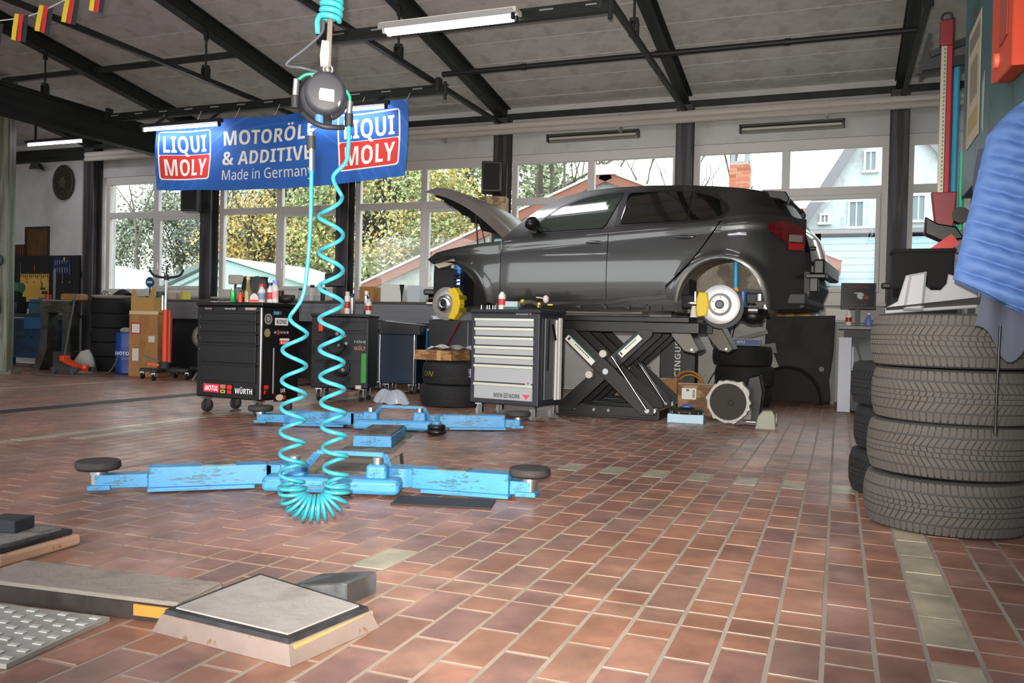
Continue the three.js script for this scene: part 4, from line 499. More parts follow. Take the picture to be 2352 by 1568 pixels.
// ---- blue floor lift: two crossbars with swivel arms
{
  const mPad = std(0x3a3836, 0.75, 0, { map: tGrime });
  function frame(name, p, turn, label, o) {
    const L = thing(name, label, 'car lift', p, turn, 'blue floor lift arms'); const mb = M.liftBlue;
    mesh('crossbar', [B(o.w, 0.075, 0.13, 0, 0.05, 0, 0.025), B(o.w * 0.55, 0.05, 0.16, 0, 0.03, -0.1, 0.01)], mb, L);
    each('pivot_block', [B(0.12, 0.07, 0.1, -o.w * 0.3, 0.11, -0.03, 0.02), B(0.1, 0.08, 0.09, o.w * 0.32, 0.11, -0.02, 0.02)], mb, L); each('pivot_bolt', [CY(0.028, 0.05, -o.w * 0.3, 0.15, -0.03), CY(0.026, 0.05, o.w * 0.32, 0.155, -0.02)], M.steel, L);
    mesh('stop_bar', [bar([-0.14, 0.17, -0.22], [0.2, 0.165, -0.22], 0.03, 0.02), bar([-0.14, 0.16, -0.22], [-0.2, 0.07, -0.12], 0.03, 0.02), bar([0.2, 0.16, -0.22], [0.26, 0.07, -0.12], 0.03, 0.02)], mb, L);
    for (const [s, a, l1, l2] of [[-1, o.aL, o.l1L, o.l2L], [1, o.aR, o.l1R, o.l2R]]) { const A = new THREE.Group(); A.name = 'swivel_arm'; A.position.set(s * o.w * 0.46, 0.042, -0.16); A.rotation.y = a; L.add(A); const d = s;
      mesh('arm_tube', [B(l1, 0.1, 0.11, d * (l1 / 2 + 0.07), 0.03, 0, 0.008), B(l1 * 0.9, 0.02, 0.15, d * (l1 / 2 + 0.1), -0.025, 0, 0.005)], mb, A); mesh('arm_head', [CY(0.075, 0.09, 0, 0.03, 0, 'y', 24), EX([[-0.01, -0.05], [0.14, -0.055], [0.14, 0.055], [-0.01, 0.05]], 0.08).rotateX(Math.PI / 2).scale(d, 1, 1).translate(0, 0.03, 0)], mb, A); mesh('arm_extension', [B(l2, 0.065, 0.075, d * (l1 + 0.07 + l2 / 2), 0.015, 0, 0.006), B(0.1, 0.025, 0.1, d * (l1 + 0.05 + l2), -0.012, 0, 0.006)], mb, A);
      const px = d * (l1 + 0.06 + l2); mesh('pad_post', [CY(0.035, 0.08, px, 0.028, 0, 'y', 20), CY(0.042, 0.025, px, 0.06, 0, 'y', 20)], M.steel, A); mesh('lift_pad', [LA([[0, 0.03], [0.09, 0.03], [0.098, 0.024], [0.1, 0.0], [0.09, -0.012], [0, -0.012]], 32).translate(px, 0.082, 0)], mPad, A, 'worn black rubber pad'); mesh('worn_patch', [B(0.16, 0.004, 0.1, d * (l1 * 0.55), 0.081, 0)], std(0x8d8880, 0.6, 0.4, { map: tGrime }), A); }
    return L;
  }
  frame('floor_lift', [-2.24, 0, -3.5], 0.31, 'worn blue crossbar with swivel arms of the floor lift next to the spiral hose', { w: 0.66, l1L: 0.54, l2L: 0.23, l1R: 0.49, l2R: 0.1, aL: 0.385, aR: -0.2 });
  frame('floor_lift', [-3.2, 0, -5.85], 0.33, 'blue crossbar with swivel arms of the floor lift beside the tool trolleys', { w: 0.62, l1L: 0.54, l2L: 0.22, l1R: 0.5, l2R: 0.12, aL: -0.024, aR: 0.153});
  one('lift_cover_plate', 'blue edged grey cover plate between the two floor lift crossbars', 'cover plate', [B(0.26, 0.075, 0.62, 0, 0.038, 0, 0.006)], M.liftBlue, [-2.99, 0, -5.28], 0.33); const cpl = one('rubber_sheet', 'grey rubber sheet on the blue edged cover plate', 'rubber sheet', [B(0.24, 0.008, 0.58, 0, 0, 0, 0.003)], std(0x6f6a62, 0.85, 0, { map: tGrime }), [-2.99, 0.08, -5.28], 0.33);
  one('rubber_mat', 'black rubber mat lying under the blue lift arm', 'mat', [B(0.46, 0.008, 0.19, 0, 0.004, 0, 0.003)], std(0x2a2a2c, 0.8), [-1.68, 0, -3.56], 0.25);
  const sp = thing('lift_piston_plate', 'grey steel plate of the lift piston behind the spiral hose', 'steel plate', [-2.42, 0, -3.98], 0.33); mesh('plate', [B(0.34, 0.05, 0.28, 0, 0.025, 0, 0.006)], std(0x6f6d69, 0.6, 0.5, { map: tGrime }), sp); mesh('wedge', EX([[0.14, 0.05], [0.26, 0.13], [0.27, 0.05]], 0.1).translate(0, 0, 0.02), std(0x57524c, 0.7, 0.3), sp);
  const cl = thing('cable_reel', 'small black coil of cable and steel hub beside the blue lift arm', 'cable coil', [-2.8, 0, -5.78], 0); mesh('coil', [TO(0.055, 0.022, 0, 0.03, 0), TO(0.05, 0.02, 0, 0.065, 0)], M.black, cl); mesh('hub_cap', CY(0.035, 0.09, 0, 0.06, 0, 'y', 20), M.liftBlue, cl);
}
// ---- plates of the lane in front
{
  const mConc = std(0x958c83, 0.75, 0, { map: tWall, bumpMap: tBump, bumpScale: 0.004 }), mEdge = std(0xc98a4e, 0.75, 0, { map: tChip }), mDk = std(0x3c3d40, 0.7, 0.2, { map: tGrime });
  const quad = (pts, y0, y1, mat, name, parent, inset = 0) => { const c = pts.reduce((a, p) => [a[0] + p[0] / 4, a[1] + p[1] / 4], [0, 0]); const top = pts.map(p => [lerp(p[0], c[0], inset), lerp(p[1], c[1], inset)]); const P = []; const b = pts; const add = (...q) => q.forEach(v => P.push(...v)); const T = i => [top[i][0], y1, top[i][1]], Bo = i => [b[i][0], y0, b[i][1]]; add(T(0), T(1), T(2), T(0), T(2), T(3)); for (let i = 0; i < 4; i++) { const j = (i + 1) % 4; add(Bo(i), Bo(j), T(j), Bo(i), T(j), T(i)); } const g = new THREE.BufferGeometry(); g.setAttribute('position', new THREE.Float32BufferAttribute(P, 3)); g.computeVertexNormals(); return mesh(name, UV(g, 1.5), mat, parent); };
  const pl1 = thing('test_plate', 'raised grey plate with worn orange sloping edging on the tiles', 'floor plate', [-1.4, 0, -1.9]);
  const q1 = [[-0.25, 0.17], [0.215, 0.22], [0.27, -0.1], [-0.235, -0.25]];
  quad(q1.map(p => [p[0] * 1.0, p[1] * 1.0]), 0.0, 0.045, std(0x8d7d75, 0.75, 0, { map: tChip }), 'sloping_edge', pl1, 0.08); const iq = q1.map(p => [p[0] * 0.91, p[1] * 0.91]); quad(iq, 0.04, 0.056, mDk, 'steel_frame', pl1, 0.02); quad(iq.map(p => [p[0] * 0.9, p[1] * 0.88]), 0.05, 0.06, std(0xa39e9a, 0.75, 0, { map: tWall, bumpMap: tBump, bumpScale: 0.002 }), 'top_plate', pl1, 0.01);
  mesh('edge_stripe', bar([0.2, 0.036, 0.19], [0.245, 0.036, -0.1], 0.012, 0.012), std(0xe0a060, 0.7), pl1, 'orange paint stripe');
  const b1 = thing('lane_beam', 'grey worn floor beam running from the raised plate', 'floor beam', [-1.98, 0, -1.86], 0.1); mesh('beam', UV(B(0.7, 0.06, 0.2, 0, 0.03, 0, 0.006), 1.5), mConc, b1); mesh('dark_side', UV(B(0.7, 0.046, 0.01, 0, 0.026, 0.1), 1.5), std(0x3b342f, 0.8, 0, { map: tGrime }), b1); mesh('orange_marking', B(0.13, 0.03, 0.004, 0.28, 0.03, 0.107), std(0xe08a35, 0.6), b1, 'orange paint patch');
  const ck = thing('checker_plate', 'light grey checkered steel plate beside the floor beam', 'steel plate', [-2.16, 0, -1.53], 0.12); mesh('sheet', UV(B(0.75, 0.012, 0.34, 0, 0.006, 0), 2), std(0xb0aea8, 0.5, 0.1, { map: tWall }), ck);
  for (let i = 0; i < 15; i++) for (let j = 0; j < 7; j++) { const l = mesh('raised_lug', B(0.028, 0.004, 0.016, 0, 0, 0, 0.002), std(0xd3d1cb, 0.4, 0.1), ck); l.position.set(-0.35 + i * 0.05, 0.014, -0.145 + j * 0.048 + (i % 2) * 0.024); }
  const p2 = thing('test_plate', 'second raised grey plate at the far end of the floor beam', 'floor plate', [-2.76, 0, -2.12], 0.05); mesh('sloping_edge', UV(B(0.5, 0.04, 0.34, 0, 0.02, 0, 0.012)), std(0xc9a58a, 0.7, 0, { map: tChip }), p2); mesh('steel_frame', B(0.46, 0.02, 0.3, 0, 0.05, 0, 0.006), mDk, p2); mesh('top_plate', B(0.41, 0.01, 0.25, 0, 0.061, 0, 0.003), std(0x8c8985, 0.75, 0, { map: tGrime }), p2);
  one('rubber_block', 'dark rubber block lying on the second raised plate', 'rubber block', [B(0.12, 0.045, 0.1, 0, 0.0225, 0, 0.006)], std(0x2c3238, 0.8), [-2.7, 0.066, -2.16], 0.2);
  one('wheel_chock', 'grey wedge shaped wheel chock behind the raised plate', 'wheel chock', EX([[-0.1, 0], [0.1, 0], [0.1, 0.055], [0.08, 0.055], [-0.1, 0.02]], 0.14, 0.004), std(0x63676a, 0.7, 0.1, { map: tGrime }), [-1.4, 0.004, -2.2], -0.1);
}
// ================================================================ BANNER AND BUNTING
{
  const bw = 3.72, bh = 0.83;
  const draw = (x, w, h) => {
    x.fillStyle = '#1f5fb4'; x.fillRect(0, 0, w, h);
    x.save(); x.globalAlpha = 0.35; x.strokeStyle = '#4d86cf'; x.lineWidth = h * 0.03; for (let i = 0; i < 9; i++) { x.beginPath(); x.arc(w * 0.5, h * (1.9 + i * 0.06), w * (0.4 + i * 0.05), Math.PI * 1.1, Math.PI * 1.9); x.stroke(); } x.restore();
    for (const cx of [0.125, 0.86]) { const a = w * (cx - 0.112), b = w * 0.224, y0 = h * 0.1, hh = h * 0.74; x.fillStyle = '#f3f1ea'; rr2(x, a, y0, b, hh, h * 0.05); x.fillStyle = '#1f5fb4'; x.fillRect(a + b * 0.025, y0 + h * 0.02, b * 0.95, hh * 0.46); x.fillStyle = '#d8352c'; rr2(x, a + b * 0.025, y0 + hh * 0.5, b * 0.95, hh * 0.475, h * 0.04); txt(x, 'LIQUI', a + b * 0.5, y0 + hh * 0.27, b * 0.84, hh * 0.34, '#f6f3ea', 'bold'); txt(x, 'MOLY', a + b * 0.5, y0 + hh * 0.74, b * 0.84, hh * 0.34, '#f6f3ea', 'bold'); }
    txt(x, 'MOTORÖLE', w * 0.475, h * 0.27, w * 0.38, h * 0.2, '#e9e4d6', 'bold'); txt(x, '& ADDITIVE', w * 0.47, h * 0.55, w * 0.37, h * 0.19, '#e9e4d6', 'bold'); txt(x, 'Made in Germany', w * 0.47, h * 0.785, w * 0.37, h * 0.14, '#e9e4d6', 'normal');
  };
  function rr2(x, a, b, w, h, r) { x.beginPath(); x.moveTo(a + r, b); x.arcTo(a + w, b, a + w, b + h, r); x.arcTo(a + w, b + h, a, b + h, r); x.arcTo(a, b + h, a, b, r); x.arcTo(a, b, a + w, b, r); x.closePath(); x.fill(); }
  const m = print(bw, bh, draw, { px: 2048, rough: 0.6 });
  const ban = thing('advertising_banner', 'blue motor oil banner with white and red lettering hanging under the lamp rail', 'banner', [-8.47, 0, -8.87]);
  const g = SF(120, 24, (u, v) => { const d = 1 - v, sag = 0.06 * Math.sin(Math.PI * u) * d; const top = lerp(3.38, 3.46, u) - 0.03 * Math.pow(Math.sin(Math.PI * u * 3), 2) * v, bot = lerp(2.545, 2.57, u) - 0.07 * Math.sin(Math.PI * u); const y = lerp(bot, top, v); const z = 0.035 * d * Math.sin(u * 24 + d * 3) * (0.4 + 0.6 * Math.sin(u * 5 + 1)) + 0.02 * Math.sin(u * 9 + d * 5); return [u * bw, y, z]; });
  mesh('cloth', g, m, ban);
  mesh('eyelet', Array.from({ length: 7 }, (_, i) => TO(0.012, 0.004, 0.03 + i * (bw - 0.06) / 6, 3.37 + i * 0.0125 + (i === 0 || i === 6 ? 0 : -0.0), 0.006, 'z', 6, 14)), M.steel, ban); mesh('tie_string', Array.from({ length: 7 }, (_, i) => rod([0.03 + i * (bw - 0.06) / 6, 3.36 + i * 0.0125, 0], [0.03 + i * (bw - 0.06) / 6, 3.56, -0.1], 0.004)), M.offwhite, ban);
}
{
  const s = thing('bunting_string', 'white string with small black red gold pennants near the roof', 'bunting', [0, 0, 0]); const P = [V(-5.6, 2.35, -3.1), V(-4.62, 2.545, -3.6), V(-4.45, 2.585, -3.67), V(-4.27, 2.675, -3.735), V(-4.0, 2.86, -3.86), V(-3.4, 3.6, -4.2)];
  mesh('string', TB(P, 0.004, 60, 6), std(0xb9bac0, 0.6), s);
  const cols = [0xc9b21c, 0xb4161b, 0x15151a].map(k => std(k, 0.7));
  for (const x of [-8, 50, 107, 168, 230, 292]) { const t = x / 150, f = new THREE.Group(); f.name = 'pennant'; f.position.set(-4.625 + 0.353 * t, 2.538 + 0.136 * t + (t > 1 ? 0.06 * (t - 1) ** 2 : 0), -3.599 - 0.137 * t); f.rotation.y = 0.5 + rr(-0.12, 0.12); f.rotation.z = -0.12 + rr(-0.05, 0.05); s.add(f); cols.forEach((m, i) => mesh('colour_stripe', SF(2, 6, (a, b) => [(i - 1.5 + a) * 0.026, -b * 0.155, 0.006 * Math.sin(b * 3 + i)]), m, f)); }
}
// ================================================================ TROLLEYS AND WORKSHOP THINGS
function casters(t, w, d, r, mat, names = 'caster') { for (const [x, z] of [[-1, 1], [1, 1], [-1, -1], [1, -1]]) { const c = mesh(names, [CY(r, 0.03, x * (w / 2 - 0.08), r, z * (d / 2 - 0.06), 'x', 20)], mat, t); mesh('fork', [B(0.012, r * 1.3, 0.03, x * (w / 2 - 0.08) - 0.022, r * 1.35, z * (d / 2 - 0.06)), B(0.012, r * 1.3, 0.03, x * (w / 2 - 0.08) + 0.022, r * 1.35, z * (d / 2 - 0.06)), B(0.07, 0.012, 0.07, x * (w / 2 - 0.08), r * 2 + 0.01, z * (d / 2 - 0.06))], M.chrome, c); } }
function trolley(label, p, turn, o) {
  const t = thing('tool_trolley', label, 'tool trolley', p, turn); const { w, d, h, y0 } = o; const mb = o.body, H = h - y0;
  mesh('body', [B(w, H - 0.03, d, 0, y0 + (H - 0.03) / 2, 0, 0.012)], mb, t); mesh('worktop', [B(w + 0.02, 0.035, d + 0.02, 0, h - 0.015, 0, 0.012)], o.top ?? mb, t);
  let y = h - o.lid; for (const dh of o.drawers) { const dr = mesh('drawer', [B(w - o.in * 2, dh - 0.012, 0.02, 0, y - dh / 2, d / 2 + 0.004, 0.004)], o.front, t); mesh('handle', [B(w - o.in * 2 + 0.01, o.hh, 0.02, 0, y - o.hh / 2 - 0.004, d / 2 + 0.016, 0.004)], o.handle, dr); y -= dh; }
  casters(t, w, d, o.cr ?? 0.06, o.wheel);
  return t;
}
const textPlate = (s, w, h, fg, bg, o = {}) => print(w, h, (x, a, b) => { if (bg) { x.fillStyle = bg; x.fillRect(0, 0, a, b); } txt(x, s, a / 2, b / 2, a * (o.fx ?? 0.86), b * (o.fy ?? 0.62), fg, o.font ?? 'bold'); }, { px: o.px ?? 256 });
const stick = (t, name, mat, w, h, x, y, z, ry = 0, label) => { const m = mesh(name, plate(w, h, 0.0015), mat, t, label); m.position.set(x, y, z); m.rotation.y = ry; return m; };
// ---- black trolley
{
  const w = 0.8, d = 0.46, t = trolley('black tool trolley with sponsor stickers and chrome corner, bottles on top', [-5.0, 0, -6.38], -0.137, { w, d, h: 0.99, y0: 0.14, lid: 0.075, in: 0.06, hh: 0.018, drawers: [0.095, 0.095, 0.095, 0.175, 0.17], body: std(0x060709, 0.38), front: std(0x07080b, 0.4), handle: std(0x101216, 0.4), wheel: std(0x2f3034, 0.6), cr: 0.058 });
  mesh('corner_profile', B(0.022, 0.8, 0.022, w / 2 - 0.004, 0.55, d / 2 + 0.004, 0.008), M.chrome, t, 'chrome corner profile'); each('drawer_lock', [0, 1, 2, 3, 4].map(i => CY(0.006, 0.01, -w / 2 + 0.055, 0.86 - [0, 0.095, 0.19, 0.29, 0.46][i], d / 2 + 0.01, 'z', 8)), M.chrome, t);
  const zf = d / 2 + 0.006;
  stick(t, 'sticker', textPlate('MOTUL', 0.2, 0.075, '#fff', '#d7263d', { font: 'italic bold' }), 0.2, 0.075, -0.2, 0.225, zf, 0, 'red MOTUL sticker'); stick(t, 'sticker', print(0.07, 0.08, (x, a, b) => { x.fillStyle = '#111'; x.fillRect(0, 0, a, b); x.fillStyle = '#b9726a'; x.fillRect(0, 0, a, b * 0.45); x.fillStyle = '#c8b83c'; x.fillRect(a * 0.06, b * 0.58, a * 0.88, b * 0.36); x.fillStyle = '#111'; x.fillRect(a * 0.3, b * 0.68, a * 0.4, b * 0.16); }, { px: 64 }), 0.07, 0.08, -0.055, 0.222, zf); stick(t, 'sticker', print(0.065, 0.08, (x, a, b) => { x.fillStyle = '#0c0d10'; x.fillRect(0, 0, a, b); x.fillStyle = '#e2231a'; x.fillRect(0, 0, a, b * 0.44); x.fillRect(a * 0.12, b * 0.54, a * 0.34, b * 0.4); x.fillRect(a * 0.54, b * 0.54, a * 0.34, b * 0.4); }, { px: 64 }), 0.065, 0.08, 0.025, 0.22, zf); stick(t, 'sticker', textPlate('WÜRTH', 0.25, 0.075, '#e9e9ea', '#0c0d10'), 0.25, 0.075, 0.2, 0.215, zf, 0, 'white WÜRTH lettering');
  stick(t, 'sticker', textPlate('facom', 0.1, 0.022, '#c9a9a4', '#2a2a2c', { px: 128 }), 0.1, 0.022, -0.25, 0.935, zf); stick(t, 'sticker', textPlate('wurth', 0.16, 0.026, '#c7ccd0', '#0c0d10', { px: 128 }), 0.16, 0.026, 0.02, 0.935, zf); stick(t, 'sticker', textPlate('BORBET', 0.14, 0.024, '#d8b7a8', '#6d6f72', { px: 128 }), 0.14, 0.024, 0.27, 0.935, zf);
  const xs = w / 2 + 0.002; const sd = (dr, ww, hh, y, z) => stick(t, 'sticker', print(ww, hh, dr, { px: 128 }), ww, hh, xs, y, z, Math.PI / 2);
  sd((x, a, b) => { x.fillStyle = '#141519'; x.fillRect(0, 0, a, b); x.fillStyle = '#8b8c8e'; x.beginPath(); x.arc(a / 2, b / 2, a * 0.48, 0, 7); x.fill(); x.strokeStyle = '#222'; x.lineWidth = a * 0.08; x.beginPath(); x.arc(a / 2, b / 2, a * 0.28, 0, 7); x.stroke(); }, 0.1, 0.1, 0.85, 0.16); sd((x, a, b) => { x.fillStyle = '#d9dcdd'; x.fillRect(0, 0, a, b); txt(x, 'KONI', a / 2, b / 2, a * 0.8, b * 0.6, '#20242a'); }, 0.16, 0.065, 0.83, 0.0); sd((x, a, b) => { x.fillStyle = '#141519'; x.fillRect(0, 0, a, b); x.fillStyle = '#8c8160'; x.beginPath(); x.arc(a / 2, b / 2, a * 0.46, 0, 7); x.fill(); }, 0.08, 0.08, 0.73, 0.17); sd((x, a, b) => { x.fillStyle = '#17181b'; x.fillRect(0, 0, a, b); x.fillStyle = '#9fa0a2'; for (let i = 0; i < 5; i++) x.fillRect(a * (0.06 + i * 0.19), b * 0.3, a * 0.13, b * 0.4); x.fillStyle = '#b3272d'; x.fillRect(a * 0.25, 0, a * 0.1, b); }, 0.2, 0.045, 0.735, 0.0); sd((x, a, b) => { x.fillStyle = '#c9302f'; x.fillRect(0, 0, a, b); x.fillStyle = '#e6d7d4'; x.fillRect(0, 0, a, b * 0.35); txt(x, 'RAID', a / 2, b * 0.68, a * 0.8, b * 0.4, '#f0e6e2'); }, 0.12, 0.055, 0.655, -0.04); sd((x, a, b) => { x.fillStyle = '#0f1013'; x.fillRect(0, 0, a, b); x.fillStyle = '#d62a22'; x.fillRect(0, 0, a * 0.9, b * 0.42); x.fillRect(0, b * 0.55, a * 0.4, b * 0.4); }, 0.06, 0.08, 0.235, 0.17); sd((x, a, b) => { x.fillStyle = '#0f1013'; x.fillRect(0, 0, a, b); txt(x, 'UR', a / 2, b / 2, a * 0.8, b * 0.7, '#d5d5d6'); }, 0.08, 0.05, 0.22, -0.03); sd((x, a, b) => { x.fillStyle = '#1b1210'; x.fillRect(0, 0, a, b); x.fillStyle = '#d8c9b0'; x.beginPath(); x.ellipse(a * 0.45, b * 0.5, a * 0.3, b * 0.4, 0, 0, 7); x.fill(); x.fillStyle = '#c43a1e'; x.fillRect(a * 0.7, b * 0.3, a * 0.2, b * 0.5); }, 0.16, 0.07, 0.16, 0.0);
  stick(t, 'sticker', print(0.1, 0.03, (x, a, b) => { x.fillStyle = '#2f8fc0'; x.fillRect(0, 0, a * 0.45, b); x.fillStyle = '#d8c23a'; x.fillRect(a * 0.5, 0, a * 0.12, b); x.fillStyle = '#27508f'; x.fillRect(a * 0.66, 0, a * 0.34, b); }, { px: 64 }), 0.1, 0.03, xs, 0.905, 0.05, Math.PI / 2); mesh('side_rod', [CY(0.008, 0.4, xs + 0.01, 0.4, 0.1, 'y', 8)], M.grey, t);
}
// ---- bottles and cans
function bottle(label, p, h, r, body, cap, o = {}) { const t = thing('bottle', label, 'bottle', p, o.turn ?? 0, o.group); const n = o.neck ?? 0.7; mesh('vessel', LA([[0, 0], [r * 0.95, 0], [r, h * 0.03], [r, h * n * 0.92], [r * 0.6, h * (n + 0.06)], [r * 0.36, h * 0.88], [r * 0.36, h * 0.9], [0, h * 0.9]], 20), body, t); mesh('cap', CY(r * (o.capr ?? 0.42), h * 0.14, 0, h * 0.92, 0, 'y', 16), cap, t); if (o.band) mesh('label_band', CY(r * 1.02, h * 0.34, 0, h * n * 0.5, 0, 'y', 20), o.band, t); return t; }
function can(label, p, h, r, body, cap, o = {}) { const t = thing('spray_can', label, 'spray can', p, 0, o.group); mesh('can_body', LA([[0, 0], [r, 0], [r, h * 0.78], [r * 0.7, h * 0.84], [0, h * 0.84]], 20), body, t); mesh('cap', CY(r * 0.75, h * 0.17, 0, h * 0.915, 0, 'y', 16), cap, t); if (o.band) mesh('label_band', CY(r * 1.02, h * 0.3, 0, h * 0.4, 0, 'y', 20), o.band, t); return t; }
{
  const c = V(-5.0, 0.992, -6.38), ax = V(Math.cos(-0.137), 0, Math.sin(0.137)), az = V(-Math.sin(0.137), 0, Math.cos(0.137)); const on = (x, z) => { const q = c.clone().addScaledVector(ax, x).addScaledVector(az, z); return [q.x, 0.994, q.z]; };
  const glassG = phy(0x8a7a4a, { roughness: 0.1, clearcoat: 1 }), redL = std(0xc23038, 0.5), wh = std(0xd5d3cf, 0.45);
  can('green and silver drinks can on the black trolley', on(-0.07, 0.12), 0.13, 0.026, std(0x2fae52, 0.25, 0.3), M.steel, {}); bottle('orange dropper bottle beside the green can', on(0.0, 0.1), 0.11, 0.02, M.orange, M.black); bottle('brown glass bottle with cream foil neck on the black trolley', on(0.05, 0.06), 0.24, 0.034, glassG, std(0xcbb98a, 0.5), { neck: 0.45, capr: 0.5 });
  bottle('white and red spray bottle with red trigger cap', on(0.2, 0.04), 0.17, 0.03, wh, std(0xc81f22, 0.4), { capr: 0.9, band: std(0x8896b8, 0.5) }); bottle('small grey white bottle with dark label', on(0.12, -0.02), 0.15, 0.026, std(0xb9bcc0, 0.4), M.paleGrey, { band: M.dark }); bottle('white bottle with pink red label beside the red trigger bottle', on(0.26, 0.0), 0.15, 0.028, wh, M.white, { band: redL }); bottle('white bottle with tall red label and navy cap', on(0.31, 0.05), 0.18, 0.028, wh, std(0x2c3a78, 0.5), { band: redL, capr: 0.7 }); bottle('white bottle with lilac cap on the black trolley', on(0.36, 0.04), 0.2, 0.028, wh, std(0x7f86d6, 0.4), { capr: 0.95, band: std(0xd9a2a4, 0.5) });
  const bag = thing('tool_bag', 'black plastic tool bag at the back of the black trolley', 'bag', on(-0.05, -0.13), 0.1); mesh('bag_body', [SF(24, 12, (u, v) => { const a = u * 6.283, k = 1 - 0.25 * v * v; return [0.15 * Math.cos(a) * k * (1 + 0.1 * Math.sin(3 * a)), v * 0.24 + 0.012 * Math.sin(5 * a + 2), 0.07 * Math.sin(a) * k * (1 + 0.12 * Math.cos(4 * a))]; }), B(0.22, 0.02, 0.08, 0, 0.235, 0, 0.008)], M.black, bag);
  one('grey_cap', 'crumpled grey cap beside the black tool bag', 'cap', new THREE.SphereGeometry(0.5, 18, 12, 0, 6.3, 0, 1.7).scale(0.16, 0.2, 0.14).rotateZ(0.25), std(0x77787a, 0.9, 0, { bumpMap: tCloth, bumpScale: 0.003 }), on(-0.2, -0.08).map((v, i) => v + (i === 1 ? 0.05 : 0))); 
  const wr = std(0xc6c8cb, 0.25, 0.9); for (let i = 0; i < 5; i++) one('wrench', 'chrome wrench lying at the edge of the black trolley', 'wrench', [B(0.1, 0.008, 0.012, 0, 0.004, 0, 0.003), TO(0.011, 0.004, 0.055, 0.005, 0), TO(0.012, 0.004, -0.055, 0.005, 0, 'y', 8, 20, 4.5)], wr, on(-0.26 + i * 0.045, 0.12 - (i % 3) * 0.03), 0.4 + i * 0.7, 'loose wrenches on the black trolley');
  const tr = thing('blister_pack', 'orange and white blister pack leaning on the black trolley edge', 'package', on(0.27, 0.2), 0.1); mesh('card', EX([[-0.045, 0], [0.045, 0], [0.035, 0.05], [0.012, 0.075], [-0.012, 0.075], [-0.035, 0.05]], 0.008, 0.002), std(0xc9c7c2, 0.5), tr); mesh('orange_strip', B(0.085, 0.02, 0.01, 0, 0.012, 0.002), M.orange, tr);
  const ju = thing('oily_part', 'black oily engine part at the corner of the black trolley', 'engine part', on(0.33, -0.12), 0.3); mesh('casting', [new THREE.IcosahedronGeometry(0.06, 1).scale(1.3, 0.7, 1).translate(0, 0.042, 0), CY(0.03, 0.05, -0.04, 0.09, 0.02, 'y', 12), CY(0.018, 0.06, 0.06, 0.06, 0.02, 'x', 10)], std(0x2b2925, 0.5, 0.4), ju);
}
// ---- second black trolley behind the hose
{
  const w = 0.62, d = 0.45, t = trolley('second black trolley with air tools, behind the spiral hose', [-5.02, 0, -8.05], 0.3, { w, d, h: 0.93, y0: 0.14, lid: 0.06, in: 0.04, hh: 0.016, drawers: [0.12, 0.12, 0.2, 0.25], body: std(0x121317, 0.45), front: std(0x17181d, 0.5), handle: std(0x24262c, 0.4), wheel: std(0x26272b, 0.6) });
  mesh('orange_grip', B(0.05, 0.16, 0.03, -0.2, 0.82, d / 2 + 0.03, 0.01), M.orange, t, 'orange grip'); each('hose_loop', [TO(0.1, 0.014, -0.05, 0.6, d / 2 + 0.03, 'z'), TO(0.08, 0.014, 0.03, 0.36, d / 2 + 0.03, 'z')], M.black, t); each('socket', [[-0.02, 0.72], [0.06, 0.7], [0.0, 0.6], [0.08, 0.62], [0.05, 0.34]].map(([x, y]) => CY(0.018, 0.04, x, y, d / 2 + 0.03, 'z', 12)), M.steel, t);
  stick(t, 'sticker', print(0.14, 0.14, (x, a, b) => { x.fillStyle = '#1b1c20'; x.fillRect(0, 0, a, b); txt(x, 'LIQUI', a / 2, b * 0.28, a * 0.9, b * 0.3, '#aeb0b3'); txt(x, 'MOLY', a / 2, b * 0.7, a * 0.9, b * 0.3, '#b07a70'); }, { px: 128 }), 0.14, 0.14, 0.22, 0.6, d / 2 + 0.016, 0, 'worn lettering sticker'); mesh('green_net', [B(0.06, 0.32, 0.03, 0.27, 0.36, d / 2 + 0.03, 0.01)], std(0x2c8f35, 0.5), t, 'green net bag'); mesh('bracket', B(0.06, 0.04, 0.04, 0.22, 0.16, d / 2 + 0.04, 0.006), M.offwhite, t);
  const g = 'cans on the second black trolley', P = (x, z) => [-5.02 + x * 0.955 + z * 0.295, 0.935, -8.05 - x * 0.295 + z * 0.955];
  can('white spray can with red label above the second trolley', P(0.04, 0.1), 0.24, 0.03, M.white, M.white, { band: M.red, group: g }); can('silver spray can with dark cap behind the spiral hose', P(0.1, 0.12), 0.22, 0.028, M.steel, M.dark, { group: g }); can('red and white can on the far corner of the second trolley', P(0.26, 0.05), 0.17, 0.032, M.white, M.paleGrey, { band: M.red, group: g }); can('chrome can between the loops of the spiral hose', P(0.2, -0.1), 0.26, 0.028, M.chrome, M.white, { group: g });
  one('cardboard_box', 'small brown box on the second black trolley', 'box', B(0.12, 0.1, 0.1, 0, 0.05, 0, 0.004), M.card, P(-0.02, -0.14), 0.3);
}
